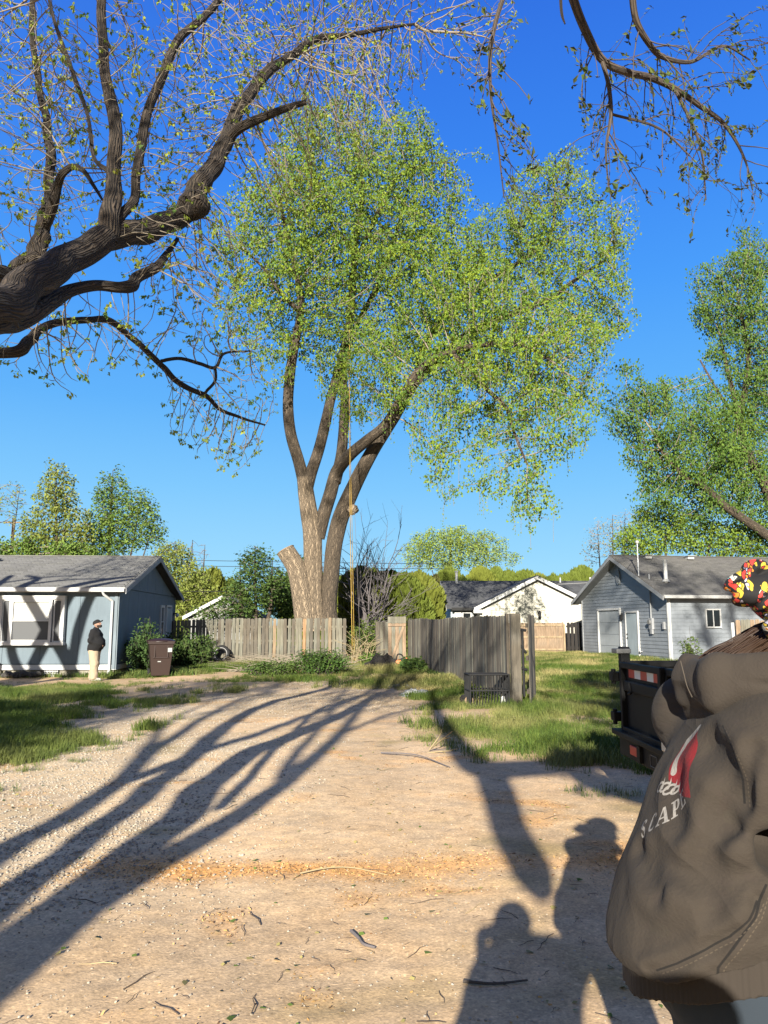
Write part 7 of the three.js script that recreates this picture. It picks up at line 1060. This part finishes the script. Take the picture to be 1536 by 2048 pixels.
  // jeans, body, head, hands
  const legs = [[V(.70, .9, -1.60), V(.72, .48, -1.55), .112, .082], [V(.72, .48, -1.55), V(.66, .1, -1.54), .08, .07], [V(.70, .9, -1.75), V(.76, .48, -1.78), .112, .082], [V(.76, .48, -1.78), V(.72, .1, -1.79), .08, .07], [V(.69, .93, -1.62), V(.69, .93, -1.72), .145, .145]];
  part(t, 'jeans', netOf(legs, .04, .004, .012, (d, x, y, z) => d + .008 * fbm(x * 12, y * 7, z * 12, 3)), std('blue grey denim', [.022, .033, .047], .95, { bumpMap: T.clothB, bumpScale: .001 }));
  const hc = V(.95, 1.64, CZ), F = V(.98, .02, -.2).normalize(), U = V(0, 1, 0);
  const hands = [...handPrims(wr, V(.9, .3, -.2).normalize(), V(-.2, -.3, -.9).normalize(), 1, .6), ...handPrims(wr2, V(.9, .3, .2).normalize(), V(-.2, -.3, .9).normalize(), -1, .6)];
  part(t, 'body', netOf([...headPrims(hc, F, U), [V(.83, 1.42, CZ), V(.92, 1.56, CZ), .06, .055], [V(.78, 1.0, CZ - .03), V(.82, 1.35, CZ - .03), .09, .08], [sh, el, .05, .045].map((q) => q), [el, wr, .042, .032], [sh2, el2, .05, .045], [el2, wr2, .042, .032], [V(.8, 1.35, -1.5), V(.8, 1.35, -1.82), .07, .07], ...legs.map(([a, b, r, s]) => [a, b, r * .7, s * .7]), [V(.64, .06, -1.54), V(.82, .04, -1.53), .045, .035], [V(.70, .06, -1.79), V(.88, .04, -1.81), .045, .035], ...hands], .012, 0, .012), skinM);
  part(t, 'eyes', eyesOf(hc, F, U), MT.blackMatt);
  for (const z of [-1.54, -1.79]) { const x = z > -1.6 ? .64 : .70; part(t, 'boot', netOf([[V(x - .01, .06, z), V(x + .2, .045, z), .055, .045], [V(x, .12, z), V(x, .2, z), .055, .058]], .03, .004, .014, (d, x2, y) => Math.max(d, .005 - y)), std('boot', [.06, .04, .025], .8)); }
  // hair at the nape
  const hg = new GB(), hr = rng(511); for (let k = 0; k < 1500; k++) { const a = (hr() - .5) * 2.3, lay = hr(), r0 = .095 + .02 * lay, z0 = CZ + Math.sin(a) * r0, x0 = .935 - Math.cos(a) * r0, w = .5 + .5 * hr(), wav = (hr() - .5) * .03, P = spline([V(x0 + .03, 1.615, z0), V(x0 - .012 - .012 * lay, 1.588 + .01 * lay, z0 + wav * .3), V(x0 - .05 * w - .02 * lay, 1.562 + .012 * lay, z0 + wav), V(x0 - .11 * w - .02, 1.545 - .012 * hr(), z0 + wav * 1.4 + .02 * Math.sin(a)), V(x0 - .135 * w - .03, 1.515, z0 + wav * 1.2)], 9); hg.tube(P, P.map((_, i) => .0017 * lerp(1, .6, i / 9)), 3); }
  part(t, 'hair', hg.build(), std('brown hair', [.05, .026, .014], .5), {});
  // patterned head wrap: cap, knot and tail
  const pc = document.createElement('canvas'); pc.width = pc.height = 1024; const p2 = pc.getContext('2d'), pr = rng(521); p2.fillStyle = '#0c0b0d'; p2.fillRect(0, 0, 1024, 1024);
  const cols = ['#c9362f', '#d9433b', '#8fd0cf', '#e4c64a', '#f0ead6', '#e08a2c', '#b9b3c9', '#d8b83a'];
  for (let k = 0; k < 300; k++) { const x = pr() * 1024, y = pr() * 1024, s = 24 + 50 * pr() * pr(), c = cols[Math.floor(pr() * cols.length)], ph = pr() * 6, el = .5 + .6 * pr(), ro = pr() * 3; for (const ox of [-1024, 0, 1024]) for (const oy of [-1024, 0, 1024]) { p2.save(); p2.translate(x + ox, y + oy); p2.rotate(ro); p2.fillStyle = c; p2.beginPath(); for (let i = 0; i <= 30; i++) { const a = i / 30 * 2 * Math.PI, q = s * (.75 + .18 * Math.sin(a * 2 + ph) + .14 * Math.sin(a * 3 - ph * 2)); p2.lineTo(Math.cos(a) * q, Math.sin(a) * q * el); } p2.fill(); p2.strokeStyle = '#0c0b0d'; p2.lineWidth = 6; p2.stroke(); if (k % 3 === 0) { p2.fillStyle = cols[(k * 3 + 2) % cols.length]; p2.beginPath(); p2.ellipse(s * .2, 0, s * .3, s * .18, 0, 0, 7); p2.fill(); } p2.restore(); } }
  const pm = new THREE.CanvasTexture(pc); pm.colorSpace = THREE.SRGBColorSpace; pm.wrapS = pm.wrapT = THREE.RepeatWrapping;
  const wm = std('printed cotton', [.95, .95, .95], .85, { map: pm, bumpMap: T.clothB, bumpScale: .0006 }), wuv = (x, y, z) => [x * 4.2 + z * 2.3, y * 4.2 + z * .8];
  const wrap = part(t, 'head_wrap', surfaceNets((x, y, z) => { let d = ellip(x, y, z, V(.945, 1.675, CZ), V(.128, .105, .102)); d = smin(d, ellip(x, y, z, V(.84, 1.655, CZ + .01), V(.05, .05, .075)), .03); d = Math.max(d, 1.605 + .28 * (x - .83) * (x > .83 ? 1 : 0) - y); return d + .006 * Math.sin(y * 95 + x * 40 + 4 * n3(x * 9, y * 9, z * 9)) * sstep(.97, .84, x); }, [.76, 1.56, -1.8], [1.1, 1.81, -1.52], .005, wuv), wm);
  part(wrap, 'knot', surfaceNets((x, y, z) => { const d = Math.min(smin(capsule(x, y, z, V(.80, 1.668, -1.60), V(.745, 1.672, -1.585), .026, .036), capsule(x, y, z, V(.745, 1.672, -1.585), V(.715, 1.678, -1.58), .034, .014), .02), capsule(x, y, z, V(.80, 1.70, -1.61), V(.765, 1.712, -1.60), .026, .02)); return d + .006 * Math.sin(y * 130 - x * 90 + 3 * n3(x * 20, y * 20, z * 20)); }, [.67, 1.6, -1.67], [.86, 1.77, -1.52], .0045, wuv), wm);
  part(wrap, 'tail', surfaceNets((x, y, z) => { const d = smin(capsule(x, y, z, V(.815, 1.64, -1.585), V(.80, 1.60, -1.565), .02, .03), capsule(x, y, z, V(.80, 1.60, -1.565), V(.83, 1.565, -1.56), .03, .022), .02); return d + .005 * Math.sin(y * 110 + x * 130); }, [.74, 1.51, -1.64], [.88, 1.69, -1.51], .0045, wuv), wm);
}
renderer.render(scene, camera);
